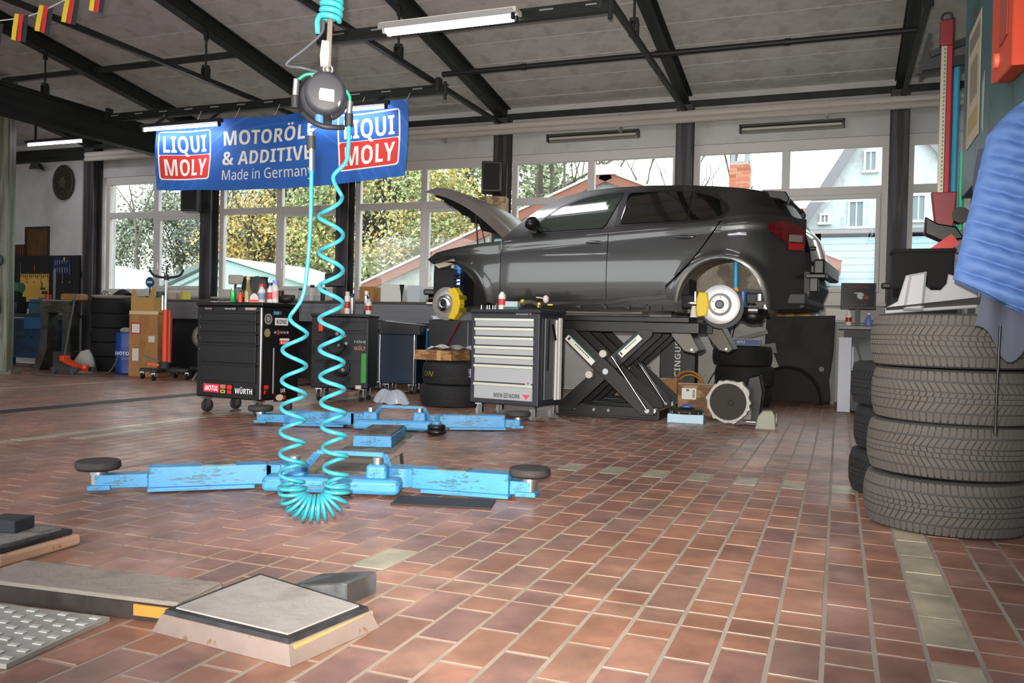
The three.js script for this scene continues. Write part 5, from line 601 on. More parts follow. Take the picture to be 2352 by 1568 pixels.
// ---- grey MEN@WORK trolley
{
  const w = 0.73, d = 0.46, t = trolley('light grey drawer trolley with dark frame, standing in front of the car', [-2.755, 0, -7.36], -0.2, { w, d, h: 0.985, y0: 0.13, lid: 0.075, in: 0.055, hh: 0.026, drawers: [0.084, 0.084, 0.084, 0.084, 0.084, 0.165, 0.155], body: std(0x2a2c35, 0.45), front: std(0xa9adb1, 0.4), handle: std(0xc8cbbd, 0.3, 0.3), wheel: std(0x8f9194, 0.55), cr: 0.056, top: std(0x26282f, 0.6) });
  const z = d / 2 + 0.0155; stick(t, 'logo', print(0.4, 0.07, (x, a, b) => { x.fillStyle = '#a9adb1'; x.fillRect(0, 0, a, b); txt(x, 'MEN', a * 0.14, b * 0.5, a * 0.25, b * 0.55, '#34373c'); x.strokeStyle = '#34373c'; x.lineWidth = b * 0.07; x.strokeRect(a * 0.3, b * 0.22, a * 0.09, b * 0.56); txt(x, '@', a * 0.345, b * 0.5, a * 0.07, b * 0.36, '#34373c'); txt(x, 'WORK', a * 0.57, b * 0.5, a * 0.3, b * 0.55, '#34373c'); x.fillStyle = '#e0405a'; x.beginPath(); x.moveTo(a * 0.78, b * 0.25); x.lineTo(a * 0.98, b * 0.25); x.lineTo(a * 0.88, b * 0.85); x.fill(); }, { px: 400 }), 0.4, 0.07, 0.1, 0.215, z, 0, 'printed MEN@WORK logo'); stick(t, 'logo', print(0.17, 0.022, (x, a, b) => { x.fillStyle = '#2a2c35'; x.fillRect(0, 0, a, b); txt(x, 'MEN@WORK', a * 0.4, b * 0.5, a * 0.76, b * 0.7, '#9a9ca0'); x.fillStyle = '#e0503c'; x.beginPath(); x.moveTo(a * 0.84, 0); x.lineTo(a * 0.99, 0); x.lineTo(a * 0.91, b); x.fill(); }, { px: 160 }), 0.17, 0.022, 0.2, 0.945, d / 2 + 0.002); stick(t, 'round_sticker', print(0.06, 0.06, (x, a, b) => { x.fillStyle = '#a9adb1'; x.fillRect(0, 0, a, b); x.strokeStyle = '#d9a5a8'; x.lineWidth = a * 0.12; x.beginPath(); x.arc(a / 2, b / 2, a * 0.38, 0, 7); x.stroke(); x.fillStyle = '#5a86b8'; x.fillRect(a * 0.34, b * 0.34, a * 0.32, b * 0.32); }, { px: 64 }), 0.06, 0.06, 0.27, 0.335, z);
  mesh('side_pocket', [B(0.012, 0.72, 0.26, w / 2 + 0.012, 0.55, 0.02)], std(0x84868c, 0.35, 0.6), t); each('side_rail', [B(0.02, 0.74, 0.05, w / 2 + 0.025, 0.55, -0.1, 0.006), B(0.02, 0.72, 0.03, w / 2 + 0.022, 0.54, -0.04, 0.006)], M.white, t); mesh('side_tool', [bar([w / 2 + 0.035, 0.86, 0.06], [w / 2 + 0.035, 0.72, 0.0], 0.012, 0.02), bar([w / 2 + 0.03, 0.9, 0.12], [w / 2 + 0.03, 0.45, 0.13], 0.014, 0.02)], M.black, t);
  const c = Math.cos(-0.2), s = Math.sin(-0.2), P = (x, zz) => [-2.755 + x * c + zz * s, 0.987, -7.36 - x * s + zz * c];
  bottle('white plastic bottle with red label on the grey trolley', P(-0.13, 0.08), 0.165, 0.034, M.white, M.white, { neck: 0.86, band: std(0xc94350, 0.5), capr: 0.5 }); one('small_box', 'small white and teal box next to the white bottle', 'box', [B(0.12, 0.05, 0.08, 0, 0.05, 0, 0.004)], std(0xb7c3c8, 0.5), P(0.0, 0.1).map((v, i) => i === 1 ? v - 0.0 : v)); one('teal_case', 'flat teal case lying under the small white box', 'case', [B(0.15, 0.025, 0.1, 0, 0.0125, 0, 0.004)], std(0x35605f, 0.5), P(0.0, 0.1));
  const dr = thing('yellow_tool', 'yellow and black hand tool on the grey trolley', 'tool', P(0.18, 0.05), 0.3); mesh('tool_body', [TB([[-0.09, 0.05, 0], [-0.04, 0.07, 0.01], [0.02, 0.06, 0], [0.08, 0.03, 0.02]], 0.024, 20, 8)], std(0x3c382c, 0.6), dr); each('yellow_knob', [new THREE.SphereGeometry(0.022, 12, 8).translate(-0.09, 0.075, 0), B(0.03, 0.05, 0.03, 0.06, 0.045, 0.02, 0.008), B(0.05, 0.014, 0.02, 0.16, 0.05, 0.02, 0.004)], M.yellow, dr); mesh('nozzle', [new THREE.SphereGeometry(0.028, 12, 8).scale(1, 1.3, 1).translate(0.12, 0.1, 0), rod([0.1, 0.11, 0], [0.03, 0.115, 0], 0.005)], std(0xd8c9c9, 0.4), dr);
  for (let i = 0; i < 6; i++) one('wheel_bolt', 'steel wheel bolt lying on the grey trolley', 'bolt', [CY(0.013, 0.012, 0, 0.006, 0, 'y', 6), CY(0.008, 0.03, 0, 0.025, 0, 'y', 10)], M.steel, P(-0.33 + i * 0.03, 0.12 - (i % 3) * 0.05), i, 'wheel bolts on the grey trolley'); one('oil_filter', 'small black oil filter at the corner of the grey trolley', 'filter', CY(0.03, 0.06, 0, 0.03, 0, 'y', 18), M.black, P(-0.24, 0.0));
}
// ---- workbench along the windows with boxes
{
  const wb2 = thing('workbench', 'long grey workbench below the windows', 'workbench', [-7.15, 0, -10.85]); mesh('worktop', [B(6.8, 0.035, 0.6, 0, 1.14, 0, 0.005)], std(0x5d564a, 0.6, 0, { map: tGrime }), wb2); mesh('front_board', [B(6.8, 0.26, 0.03, 0, 0.99, 0.27)], std(0x72757a, 0.6, 0, { map: tWall }), wb2); each('leg', [-3.4, -2, -0.6, 0.8, 2.2, 3.4].map(x => B(0.07, 0.88, 0.5, x, 0.44, 0)), M.dark, wb2); mesh('back_panel', B(6.8, 0.86, 0.02, 0, 0.43, -0.2), M.blackMatt, wb2);
  const box = (label, x, z, w, h, d, m, y = 1.158, turn = 0) => { const b = thing('cardboard_box', label, 'box', [x, y, z], turn); mesh('carton', B(w, h, d, 0, h / 2, 0, 0.004), m, b); mesh('flap', B(w * 0.98, 0.004, d * 0.45, 0, h + 0.002, d * 0.26), m, b); return b; };
  box('brown carton on the workbench behind the bottles', -8.55, -11.1, 0.2, 0.34, 0.16, M.card); box('brown carton on the workbench next to the steel column', -6.42, -10.95, 0.24, 0.22, 0.22, M.card); box('white carton on the workbench between the brown carton and the car', -6.0, -10.95, 0.36, 0.25, 0.24, M.white); box('second white carton on the workbench close to the car front', -5.66, -10.95, 0.2, 0.24, 0.2, std(0xc5ccd4, 0.5));
  one('metal_funnel', 'dark metal funnel between the white cartons', 'funnel', LA([[0.035, 0.25], [0.03, 0.22], [0.012, 0.1], [0.008, 0]], 16), M.blackMatt, [-5.82, 1.158, -10.8]); const mt = thing('angle_grinder', 'black angle grinder on the workbench near the car front', 'grinder', [-5.3, 1.158, -10.9], 0.4); mesh('grinder_body', [CY(0.05, 0.26, 0, 0.06, 0, 'x', 14), B(0.12, 0.1, 0.1, 0.12, 0.1, 0, 0.02), B(0.2, 0.08, 0.12, -0.1, 0.15, 0, 0.02)], M.black, mt); mesh('cable_wrap', TO(0.06, 0.015, 0, 0.2, 0, 'z'), M.offwhite, mt);
  for (let i = 0; i < 3; i++) can(['grey can standing on the workbench behind the second trolley', 'short white can standing on the workbench', 'dark tall can standing on the workbench'][i], [-7.6 + i * 0.2, 1.158, -10.92], 0.2 + 0.05 * (i % 2), 0.045, [M.paleGrey, M.white, M.dark][i], M.dark, { group: 'cans on the workbench' });
  const tv = thing('work_light', 'black folding work light on the workbench before the steel column', 'work light', [-7.0, 1.158, -10.9], 0.2); mesh('lamp_head', B(0.3, 0.2, 0.06, 0, 0.32, 0, 0.02), M.black, tv); mesh('stand', [B(0.04, 0.24, 0.04, 0, 0.12, 0), B(0.2, 0.02, 0.12, 0, 0.01, 0)], M.black, tv);
  const shl = thing('light_box', 'pale grey box on the workbench over the turquoise canopy view', 'box', [-7.35, 1.158, -11.05], 0); mesh('shell', B(0.5, 0.1, 0.3, 0, 0.05, 0, 0.01), M.paleGrey, shl);
}
// loudspeakers on the columns
for (const [x, y, z, label] of [[-9.74, 2.78, -10.98, 'black loudspeaker on the column under the blue banner'], [-4.55, 2.9, -10.98, 'black loudspeaker on the column above the car hood']]) { const s = thing('loudspeaker', label, 'loudspeaker', [x, y, z], 0.35, 'loudspeakers on the columns'); mesh('cabinet', B(0.27, 0.42, 0.26, 0, 0, 0, 0.012), M.black, s); mesh('grille', [B(0.22, 0.36, 0.01, 0, 0, 0.133, 0.004)], M.blackMatt, s); mesh('wall_bracket', B(0.06, 0.1, 0.04, 0, 0, -0.15), M.dark, s); }
{ const b = thing('cardboard_box', 'small brown carton wedged on the column under the loudspeaker', 'box', [-4.5, 2.38, -11.06], 0.2); mesh('carton', [B(0.3, 0.26, 0.24, 0, 0.13, 0, 0.006)], std(0xc0a983, 0.8, 0, { map: tGrime }), b); mesh('flap', [B(0.14, 0.006, 0.24, -0.14, 0.27, 0).rotateZ(0.12)], std(0xc9a36a, 0.8), b); mesh('shelf', B(0.34, 0.02, 0.3, 0, -0.012, 0), M.wood, b); }
// bins and cabinets between trolleys and car
{
  const b = thing('service_cart', 'dark grey service cart with blue oil label', 'cart', [-5.62, 0, -9.6], 0.25); mesh('body', B(0.5, 0.62, 0.45, 0, 0.43, 0, 0.02), std(0x2b2d33, 0.5), b); mesh('hood', [B(0.54, 0.14, 0.48, 0, 0.82, 0, 0.03)], std(0x1d1f23, 0.5), b); mesh('corner_rail', CY(0.012, 0.7, 0.2, 0.45, 0.24, 'y', 10), M.steel, b); casters(b, 0.5, 0.45, 0.05, M.dark); stick(b, 'sticker', print(0.34, 0.2, (x, a, c) => { x.fillStyle = '#15358f'; x.fillRect(0, 0, a, c); txt(x, 'OIL', a * 0.22, c * 0.35, a * 0.3, c * 0.3, '#dfe3ee'); x.fillStyle = '#c23a48'; x.fillRect(a * 0.1, c * 0.55, a * 0.22, c * 0.25); }, { px: 128 }), 0.34, 0.2, -0.04, 0.48, 0.228, 0, 'blue oil label');
  const c = thing('service_cart', 'navy blue service cart with slanted black lid', 'cart', [-5.0, 0, -9.35], 0.2); mesh('body', B(0.46, 0.6, 0.42, 0, 0.42, 0, 0.012), std(0x0e2238, 0.45), c); mesh('lid', EX([[-0.25, 0.72], [0.27, 0.72], [0.27, 0.83], [-0.2, 0.87]], 0.46, 0.006), std(0x1a1d22, 0.4), c); mesh('corner_rail', CY(0.01, 0.66, 0.2, 0.43, 0.22, 'y', 10), M.chrome, c); mesh('drawer', B(0.42, 0.16, 0.012, 0, 0.23, 0.214, 0.004), std(0x10283f, 0.45), c); casters(c, 0.46, 0.42, 0.05, M.dark);
  const s = thing('tool_shelf', 'blue open shelf rack with cases beside the navy cart', 'shelf', [-4.45, 0, -9.55], 0.05); each('shelf_board', [0.3, 0.55, 0.78].map(y => B(0.5, 0.03, 0.35, 0, y, 0)), M.paleGrey, s); mesh('side_panel', [B(0.02, 0.75, 0.35, -0.25, 0.42, 0)], std(0x1f5f86, 0.5), s); mesh('side_panel', [B(0.02, 0.75, 0.35, 0.25, 0.42, 0)], std(0x1f5f86, 0.5), s); mesh('back_board', B(0.5, 0.75, 0.02, 0, 0.42, -0.17), std(0x0c1726, 0.6), s); one('tool_case', 'black and yellow tool case on the blue shelf rack', 'case', [B(0.3, 0.13, 0.2, 0, 0.065, 0, 0.01)], std(0x39321f, 0.6), [-4.45, 0.566, -9.5], 0.1);
  const f = thing('equipment_cabinet', 'dark grey equipment cabinet with a red diagonal stripe', 'cabinet', [-4.05, 0, -9.0], -0.05); mesh('body', B(0.62, 0.9, 0.5, 0, 0.45, 0, 0.012), std(0x2c2e31, 0.5), f); mesh('red_stripe', bar([0.1, 0.88, 0.254], [-0.12, 0.5, 0.254], 0.004, 0.07, false, [0, 0, 1]).rotateZ(0), std(0x8d1216, 0.45), f, 'red diagonal stripe'); mesh('edge_trim', B(0.012, 0.85, 0.012, 0.2, 0.45, 0.255), M.grey, f); one('white_tray', 'white plastic tray on the dark equipment cabinet', 'tray', [B(0.24, 0.03, 0.2, 0, 0.015, 0, 0.01), B(0.26, 0.012, 0.22, 0, 0.035, 0, 0.005)], std(0xcdd6ea, 0.4), [-4.2, 0.902, -8.85]);
}
// two black tyres with carton and foil
for (let i = 0; i < 2; i++) tyre([-3.76 + i * 0.02, 0.114 + i * 0.229, -8.12], 1 + i, ['lower black tyre beside the grey drawer trolley', 'upper black tyre with yellow chalk letters beside the grey drawer trolley'][i], 'black tyres beside the grey trolley', { dark: true });
{ const pr = thing('tyre_tag', 'white paper tag stuck on the upper black tyre', 'paper tag', [-3.5, 0.355, -7.91], 0.5); mesh('tag_paper', plate(0.075, 0.09, 0.002), std(0xc9c2dd, 0.7), pr);
  const c = thing('flat_carton', 'flat brown carton lying on the black tyres', 'box', [-3.85, 0.475, -8.05], -0.15); mesh('carton', [B(0.46, 0.1, 0.36, 0, 0.05, 0, 0.006)], std(0xb98958, 0.8, 0, { map: tGrime }), c); mesh('tape', B(0.05, 0.101, 0.362, 0.08, 0.0505, 0), std(0xc79a68, 0.4), c);
  one('plastic_foil', 'crumpled white plastic foil over the flat carton', 'foil', SF(24, 14, (u, v) => [(u - 0.5) * 0.5, 0.012 * Math.sin(u * 13 + v * 5) + 0.014 * Math.sin(v * 11 - u * 4) + 0.02, (v - 0.5) * 0.3]), std(0xc9cbcd, 0.35), [-3.68, 0.59, -8.0], -0.1);
  const y = print(0.26, 0.1, (x, a, b) => { x.fillStyle = '#1b1c1e'; x.fillRect(0, 0, a, b); txt(x, 'ON', a * 0.5, b * 0.5, a * 0.8, b * 0.6, '#8f8538', 'italic'); }, { px: 128 }); const ch = thing('chalk_mark', 'yellow chalk letters on the upper black tyre', 'marking', [-3.76 + 0.02, 0.34, -8.12], -0.28); mesh('chalk_letters', SF(10, 2, (u, v) => { const a = 1.57 - 0.75 + 0.62 * u + 0.2; return [-0.334 * Math.cos(a), (v - 0.5) * 0.09, 0.334 * Math.sin(a)]; }), y, ch);
  one('plastic_bag', 'crumpled clear plastic bag on the floor by the black tyres', 'plastic bag', SF(30, 16, (u, v) => { const a = u * 6.283, r = 0.15 * (1 - v * 0.75) * (1 + 0.35 * Math.sin(2 * a) + 0.1 * Math.sin(7 * a)); return [r * Math.cos(a) * 1.4, 0.005 + v * 0.13 + 0.05 * Math.abs(Math.cos(a)) * (1 - v) * v * 4 + 0.008 * Math.sin(9 * a), r * Math.sin(a)]; }), std(0xb4bcc6, 0.2), [-4.42, 0, -8.0]); }
// ================================================================ FAR CORNER WITH BENCH, TYRES AND JACKS
{
  const p = thing('lift_post', 'pale grey green steel post with a teal hand wheel beside the blue bench', 'post', [-11.4, 0, -8.98], 0.5); mesh('post_shaft', B(0.24, 4.28, 0.24, 0, 2.14, 0, 0.01), std(0x8d9482, 0.55, 0, { map: tGrime }), p); mesh('base_plate', [B(0.42, 0.03, 0.36, 0, 0.015, 0, 0.005), CY(0.02, 0.03, 0.17, 0.04, 0.12, 'y', 8)], std(0x77796d, 0.6), p); mesh('hand_wheel', [CY(0.085, 0.05, -0.02, 1.64, 0.15, 'z', 24), CY(0.02, 0.1, -0.02, 1.64, 0.12, 'z', 12)], std(0x0f4a4c, 0.5), p); mesh('valve', [CY(0.03, 0.1, 0.0, 1.08, 0.15, 'y', 12), CY(0.02, 0.14, 0.02, 0.95, 0.15, 'y', 12), B(0.06, 0.12, 0.05, 0, 0.55, 0.14, 0.01)], M.chrome, p);
  // left wall fittings
  const s = thing('oval_shield', 'dark oval plaque on the whitewashed wall', 'plaque', [-12.93, 3.235, -11.37]); mesh('disc', CY(0.23, 0.05, 0, 0, 0.01, 'z', 36).scale(1, 1.28, 1), std(0x2a2622, 0.7), s); mesh('rim', TO(0.225, 0.02, 0, 0, 0.03, 'z', 8, 40).scale(1, 1.28, 1), std(0x3a332b, 0.6), s); mesh('emblem', EX(circ(0.1, 12).map(([x, y], i) => i % 2 ? [x * 0.55, y * 0.7] : [x, y * 1.3]), 0.02, 0.004).translate(0, 0, 0.04), std(0x4b4338, 0.6), s);
  const fl = thing('flood_light', 'small black floodlight high on the whitewashed wall', 'floodlight', [-13.4, 3.5, -11.2], 0.4); mesh('lamp_body', [EX([[-0.1, -0.04], [0.1, -0.04], [0.06, 0.06], [-0.06, 0.06]], 0.14, 0.006), B(0.03, 0.03, 0.16, 0, 0.03, -0.12)], M.black, fl); mesh('lens', B(0.18, 0.005, 0.13, 0, -0.045, 0), std(0xbcbfb8, 0.2), fl);
  const fr = thing('framed_picture', 'brown board in a dark wooden frame on the whitewashed wall', 'picture', [-13.58, 2.18, -11.385]); mesh('picture_panel', B(0.52, 0.5, 0.012, 0, 0, 0), std(0x6b4b28, 0.7, 0, { map: tWood }), fr); mesh('frame', [B(0.58, 0.04, 0.03, 0, 0.27, 0.005), B(0.58, 0.04, 0.03, 0, -0.27, 0.005), B(0.04, 0.5, 0.03, -0.27, 0, 0.005), B(0.04, 0.5, 0.03, 0.27, 0, 0.005)], std(0x35241a, 0.6), fr);
  const la = thing('wall_rack', 'small brown wooden pigeonhole rack next to the framed board', 'rack', [-14.02, 1.98, -11.36]); mesh('rack_back', B(0.3, 0.34, 0.01, 0, 0, -0.01), std(0x8f7a64, 0.8), la); each('slat', [-0.15, -0.09, -0.03, 0.03, 0.09, 0.15].map(x => B(0.018, 0.34, 0.03, x, 0, 0.008)), std(0x4a2c1a, 0.7), la); each('slat', [-0.16, -0.1, -0.04, 0.02, 0.08, 0.14].map(y => B(0.3, 0.016, 0.026, 0, y, 0.008)), std(0x4a2c1a, 0.7), la);
  const cd = thing('wall_conduit', 'pair of grey conduits with junction boxes beside the corner column', 'conduit', [-12.42, 0, -11.37]); each('pipe', [CY(0.014, 2.6, -0.06, 2.55, 0, 'y', 8), CY(0.014, 2.6, 0.06, 2.5, 0, 'y', 8)], std(0x8c877c, 0.7), cd); each('junction_box', [B(0.09, 0.1, 0.06, -0.06, 1.6, 0.01, 0.01), B(0.1, 0.12, 0.06, 0.06, 1.3, 0.01, 0.01), B(0.08, 0.06, 0.05, 0.04, 1.95, 0.01, 0.01)], M.dark, cd);
  one('wall_beam', 'dark beam across the top of the whitewashed wall', 'beam', B(3.6, 0.2, 0.12, 0, 0, 0), mRaft, [-14.1, 3.72, -11.32]);
  // bench with pegboard
  const pg = thing('tool_pegboard', 'black pegboard with hanging tools above the blue bench', 'pegboard', [-13.3, 0, -11.3]); mesh('board', B(1.7, 0.95, 0.03, 0, 1.46, 0), std(0x17181b, 0.7), pg); for (let i = 0; i < 9; i++) mesh('hanging_tool', [B(0.02, rr(0.12, 0.26), 0.015, 0, 0, 0, 0.005).translate(-0.72 + i * 0.17, rr(1.5, 1.75), 0.025), CY(0.016, 0.03, -0.72 + i * 0.17, 1.46, 0.025, 'y', 8)], i % 3 ? std(0x5b5d61, 0.4, 0.6) : M.red, pg); stick(pg, 'tool_chart', print(0.44, 0.32, (x, a, b) => { x.fillStyle = '#1a2444'; x.fillRect(0, 0, a, b); x.strokeStyle = '#cfd6e2'; x.lineWidth = a * 0.02; for (let r = 0; r < 2; r++) for (let i = 0; i < 6; i++) { const px = a * (0.14 + i * 0.13), py = b * (0.18 + r * 0.4); x.beginPath(); x.moveTo(px, py); x.lineTo(px + a * 0.02 * r, py + b * (0.28 - 0.03 * i * (1 - r))); x.stroke(); } x.fillStyle = '#d8b84a'; x.fillRect(a * 0.6, b * 0.02, a * 0.07, b * 0.2); }, { px: 128 }), 0.44, 0.32, 0.44, 1.75, 0.024, 0, 'navy chart of tools'); stick(pg, 'yellow_chart', print(0.7, 0.5, (x, a, b) => { x.fillStyle = '#caa24a'; x.fillRect(0, 0, a, b); x.fillStyle = '#6d4a2a'; for (let i = 0; i < 14; i++) x.fillRect(a * (0.02 + i * 0.07), b * 0.02, a * 0.04, b * 0.08 + (i % 3) * b * 0.03); x.fillStyle = '#2c2a20'; x.fillRect(a * 0.74, b * 0.3, a * 0.04, b * 0.2); x.fillRect(a * 0.7, b * 0.5, a * 0.18, b * 0.06); x.fillRect(a * 0.76, b * 0.62, a * 0.2, b * 0.1); }, { px: 128 }), 0.7, 0.5, -0.2, 1.36, 0.03, 0, 'yellow printed chart');
  const bb = thing('blue_bench', 'dark blue steel workbench below the pegboard', 'workbench', [-12.95, 0, -10.75]); mesh('cabinet', B(1.5, 0.66, 0.62, 0, 0.48, 0, 0.01), std(0x123a5c, 0.5, 0, { map: tGrime }), bb); mesh('worktop', B(1.6, 0.06, 0.7, 0, 0.86, 0, 0.008), std(0x2a2c2e, 0.6), bb); each('leg', [-0.68, 0.68].map(x => B(0.07, 0.16, 0.5, x, 0.08, 0)), std(0x1a4468, 0.5), bb); mesh('drawer_block', B(0.5, 0.2, 0.04, 0.5, 0.74, 0.32, 0.006), std(0x1d5076, 0.5), bb); each('drawer_knob', [CY(0.015, 0.03, 0.4, 0.5, 0.32, 'z', 10), CY(0.015, 0.03, -0.3, 0.45, 0.32, 'z', 10)], M.dark, bb);
  const vi = thing('bench_vise', 'green and black bench grinder and vise on the blue bench', 'vise', [-13.1, 0.892, -10.62], 0.2); mesh('vise_body', [B(0.16, 0.2, 0.26, 0, 0.1, 0, 0.02), B(0.12, 0.1, 0.3, 0.0, 0.24, 0.02, 0.02), CY(0.05, 0.1, 0.0, 0.33, 0.0, 'x', 16)], std(0x23262a, 0.5, 0.3), vi); mesh('motor', CY(0.085, 0.22, -0.04, 0.44, 0.0, 'x', 20), std(0x3a6b4c, 0.5), vi, 'green motor'); mesh('clamp_screw', [CY(0.014, 0.3, -0.05, 0.05, 0.22, 'x', 10), CY(0.03, 0.09, -0.24, 0.05, 0.22, 'x', 14)], M.offwhite, vi);
  one('blue_toolbox', 'blue metal toolbox at the end of the dark blue bench', 'toolbox', [B(0.42, 0.18, 0.24, 0, 0.09, 0, 0.012), B(0.42, 0.06, 0.24, 0, 0.21, 0, 0.02), B(0.2, 0.02, 0.03, 0, 0.26, 0)], std(0x23526f, 0.5), [-12.5, 0.892, -10.62]);
  // grey press stand
  const st = thing('press_stand', 'grey steel press stand with a gap between its legs', 'press', [-11.5, 0, -10.05], 0.25); mesh('frame_leg', EX([[-0.34, 0], [-0.24, 0], [-0.12, 0.35], [-0.1, 0.8], [-0.1, 1.05], [-0.22, 1.05], [-0.22, 0.5]], 0.24, 0.006), std(0x4b4a43, 0.7, 0.2, { map: tGrime }), st); mesh('frame_leg', EX([[0.14, 0.3], [0.26, 0.3], [0.26, 1.05], [0.14, 1.05]], 0.24, 0.006), std(0x4b4a43, 0.7, 0.2, { map: tGrime }), st); mesh('foot', B(0.3, 0.3, 0.26, 0.14, 0.15, 0, 0.01), std(0x3a3a36, 0.7), st); mesh('head', B(0.56, 0.18, 0.26, 0.0, 1.0, 0, 0.01), std(0x545349, 0.7, 0.2, { map: tGrime }), st); mesh('guide_rod', CY(0.02, 0.66, -0.02, 1.25, 0.1, 'y', 12).rotateX(0), std(0x5e6162, 0.4, 0.5), st); mesh('top_tray', B(0.5, 0.02, 0.26, 0.05, 1.1, 0), M.grey, st);
  one('carton_tray', 'open brown carton on the press stand', 'box', [B(0.34, 0.09, 0.2, 0, 0.045, 0, 0.01), B(0.3, 0.02, 0.16, 0, 0.09, 0)], M.card, [-11.26, 1.112, -10.12], 0.2); one('red_cap', 'red plastic cap on the press stand', 'cap', CY(0.045, 0.08, 0, 0.04, 0, 'y', 16), M.red, [-11.68, 1.112, -10.0]);
  for (let i = 0; i < 5; i++) tyre([-10.99 + (i % 2) * 0.02, 0.114 + i * 0.229, -10.62], i, ['lowest tyre of the tall dark stack next to the blue drum', 'second tyre of the tall dark stack next to the blue drum', 'middle tyre of the tall dark stack next to the blue drum', 'fourth tyre of the tall dark stack next to the blue drum', 'topmost tyre of the tall dark stack, with a pale lid on it'][i], 'tall dark tyre stack', { dark: true, k: i % 2 ? 2 : 0 });
  const ld = thing('wheel_cover', 'pale round lid with parts on the tall tyre stack', 'lid', [-10.98, 1.147, -10.62]); mesh('dish', LA([[0.0, 0.01], [0.26, 0.02], [0.33, 0.06], [0.335, 0.055], [0.27, 0.005], [0.0, 0.0]], 40), M.offwhite, ld); mesh('dark_cloth', SF(16, 10, (u, v) => [lerp(-0.02, 0.3, u), 0.05 + 0.12 * Math.sin(u * 2.6) * Math.sin(v * 3.1), lerp(-0.15, 0.1, v)]), std(0x23242c, 0.9), ld); mesh('part_heap', [new THREE.IcosahedronGeometry(0.06, 0).translate(-0.12, 0.09, 0.05), new THREE.IcosahedronGeometry(0.05, 0).translate(-0.02, 0.08, 0.1), CY(0.03, 0.05, -0.18, 0.07, 0.05, 'x', 10)], std(0x8a857c, 0.4, 0.5), ld);
  // drum, carton, jacks
  const dm = thing('oil_drum', 'blue oil drum with white lettering beside the tall carton', 'drum', [-10.12, 0, -10.12]); mesh('barrel', LA([[0, 0], [0.2, 0], [0.205, 0.02], [0.2, 0.04], [0.2, 0.2], [0.208, 0.215], [0.2, 0.23], [0.2, 0.4], [0.208, 0.415], [0.2, 0.43], [0.2, 0.6], [0.206, 0.62], [0.19, 0.625], [0, 0.615]], 36), std(0x12408f, 0.35), dm); mesh('drum_label', SF(16, 2, (u, v) => { const a = lerp(2.3, 0.4, u); return [0.2025 * Math.cos(a), lerp(0.26, 0.37, v), 0.2025 * Math.sin(a)]; }), print(0.4, 0.11, (x, a, b) => { x.fillStyle = '#12408f'; x.fillRect(0, 0, a, b); x.fillStyle = '#cdd5e4'; x.fillRect(a * 0.04, b * 0.25, a * 0.12, b * 0.5); txt(x, 'MOTOR', a * 0.55, b * 0.5, a * 0.7, b * 0.5, '#dfe5ef'); }, { px: 256 }), dm, 'white drum lettering'); mesh('bung', [CY(0.03, 0.02, 0.1, 0.625, 0.06, 'y', 12)], M.offwhite, dm); one('rag', 'crumpled pale rag on the blue drum', 'rag', new THREE.IcosahedronGeometry(0.09, 2).scale(1.2, 0.5, 0.9), std(0x9a988f, 0.9), [-10.19, 0.66, -10.12]);
  const ct = thing('tall_carton', 'tall brown carton with paper labels', 'box', [-9.46, 0, -9.85], 0.2); mesh('carton', [B(0.46, 0.95, 0.36, 0, 0.475, 0, 0.006)], M.card, ct); mesh('tape', B(0.46, 0.05, 0.362, 0, 0.93, 0, 0.002), std(0xc7b08a, 0.3), ct); const lb = print(0.16, 0.16, (x, a, b) => { x.fillStyle = '#a3272a'; x.fillRect(0, 0, a, b); x.fillStyle = '#d5d2c8'; x.fillRect(a * 0.12, b * 0.12, a * 0.76, b * 0.76); }, { px: 64 }); stick(ct, 'paper_label', lb, 0.16, 0.17, -0.12, 0.7, 0.182); stick(ct, 'paper_label', std(0xcfccc2, 0.7), 0.1, 0.18, -0.12, 0.32, 0.182); stick(ct, 'paper_label', std(0xcfccc2, 0.7), 0.1, 0.09, 0.13, 0.55, 0.182);
  const c2 = thing('open_carton', 'open brown carton on top of the tall carton', 'box', [-9.5, 0.955, -9.85], 0.15); mesh('carton', [B(0.38, 0.2, 0.012, 0, 0.1, 0.14), B(0.38, 0.2, 0.012, 0, 0.1, -0.14), B(0.012, 0.2, 0.28, 0.19, 0.1, 0), B(0.012, 0.2, 0.28, -0.19, 0.1, 0), B(0.38, 0.01, 0.28, 0, 0.005, 0)], std(0xb58f52, 0.85), c2); mesh('flap', [EX([[-0.19, 0], [-0.1, 0], [-0.14, 0.12], [-0.18, 0.1]], 0.006).translate(0, 0.2, 0.14)], std(0xb58f52, 0.85), c2); mesh('flap', [EX([[0.1, 0], [0.19, 0], [0.2, 0.14], [0.15, 0.16]], 0.006).translate(0, 0.2, 0.14)], std(0xb58f52, 0.85), c2);
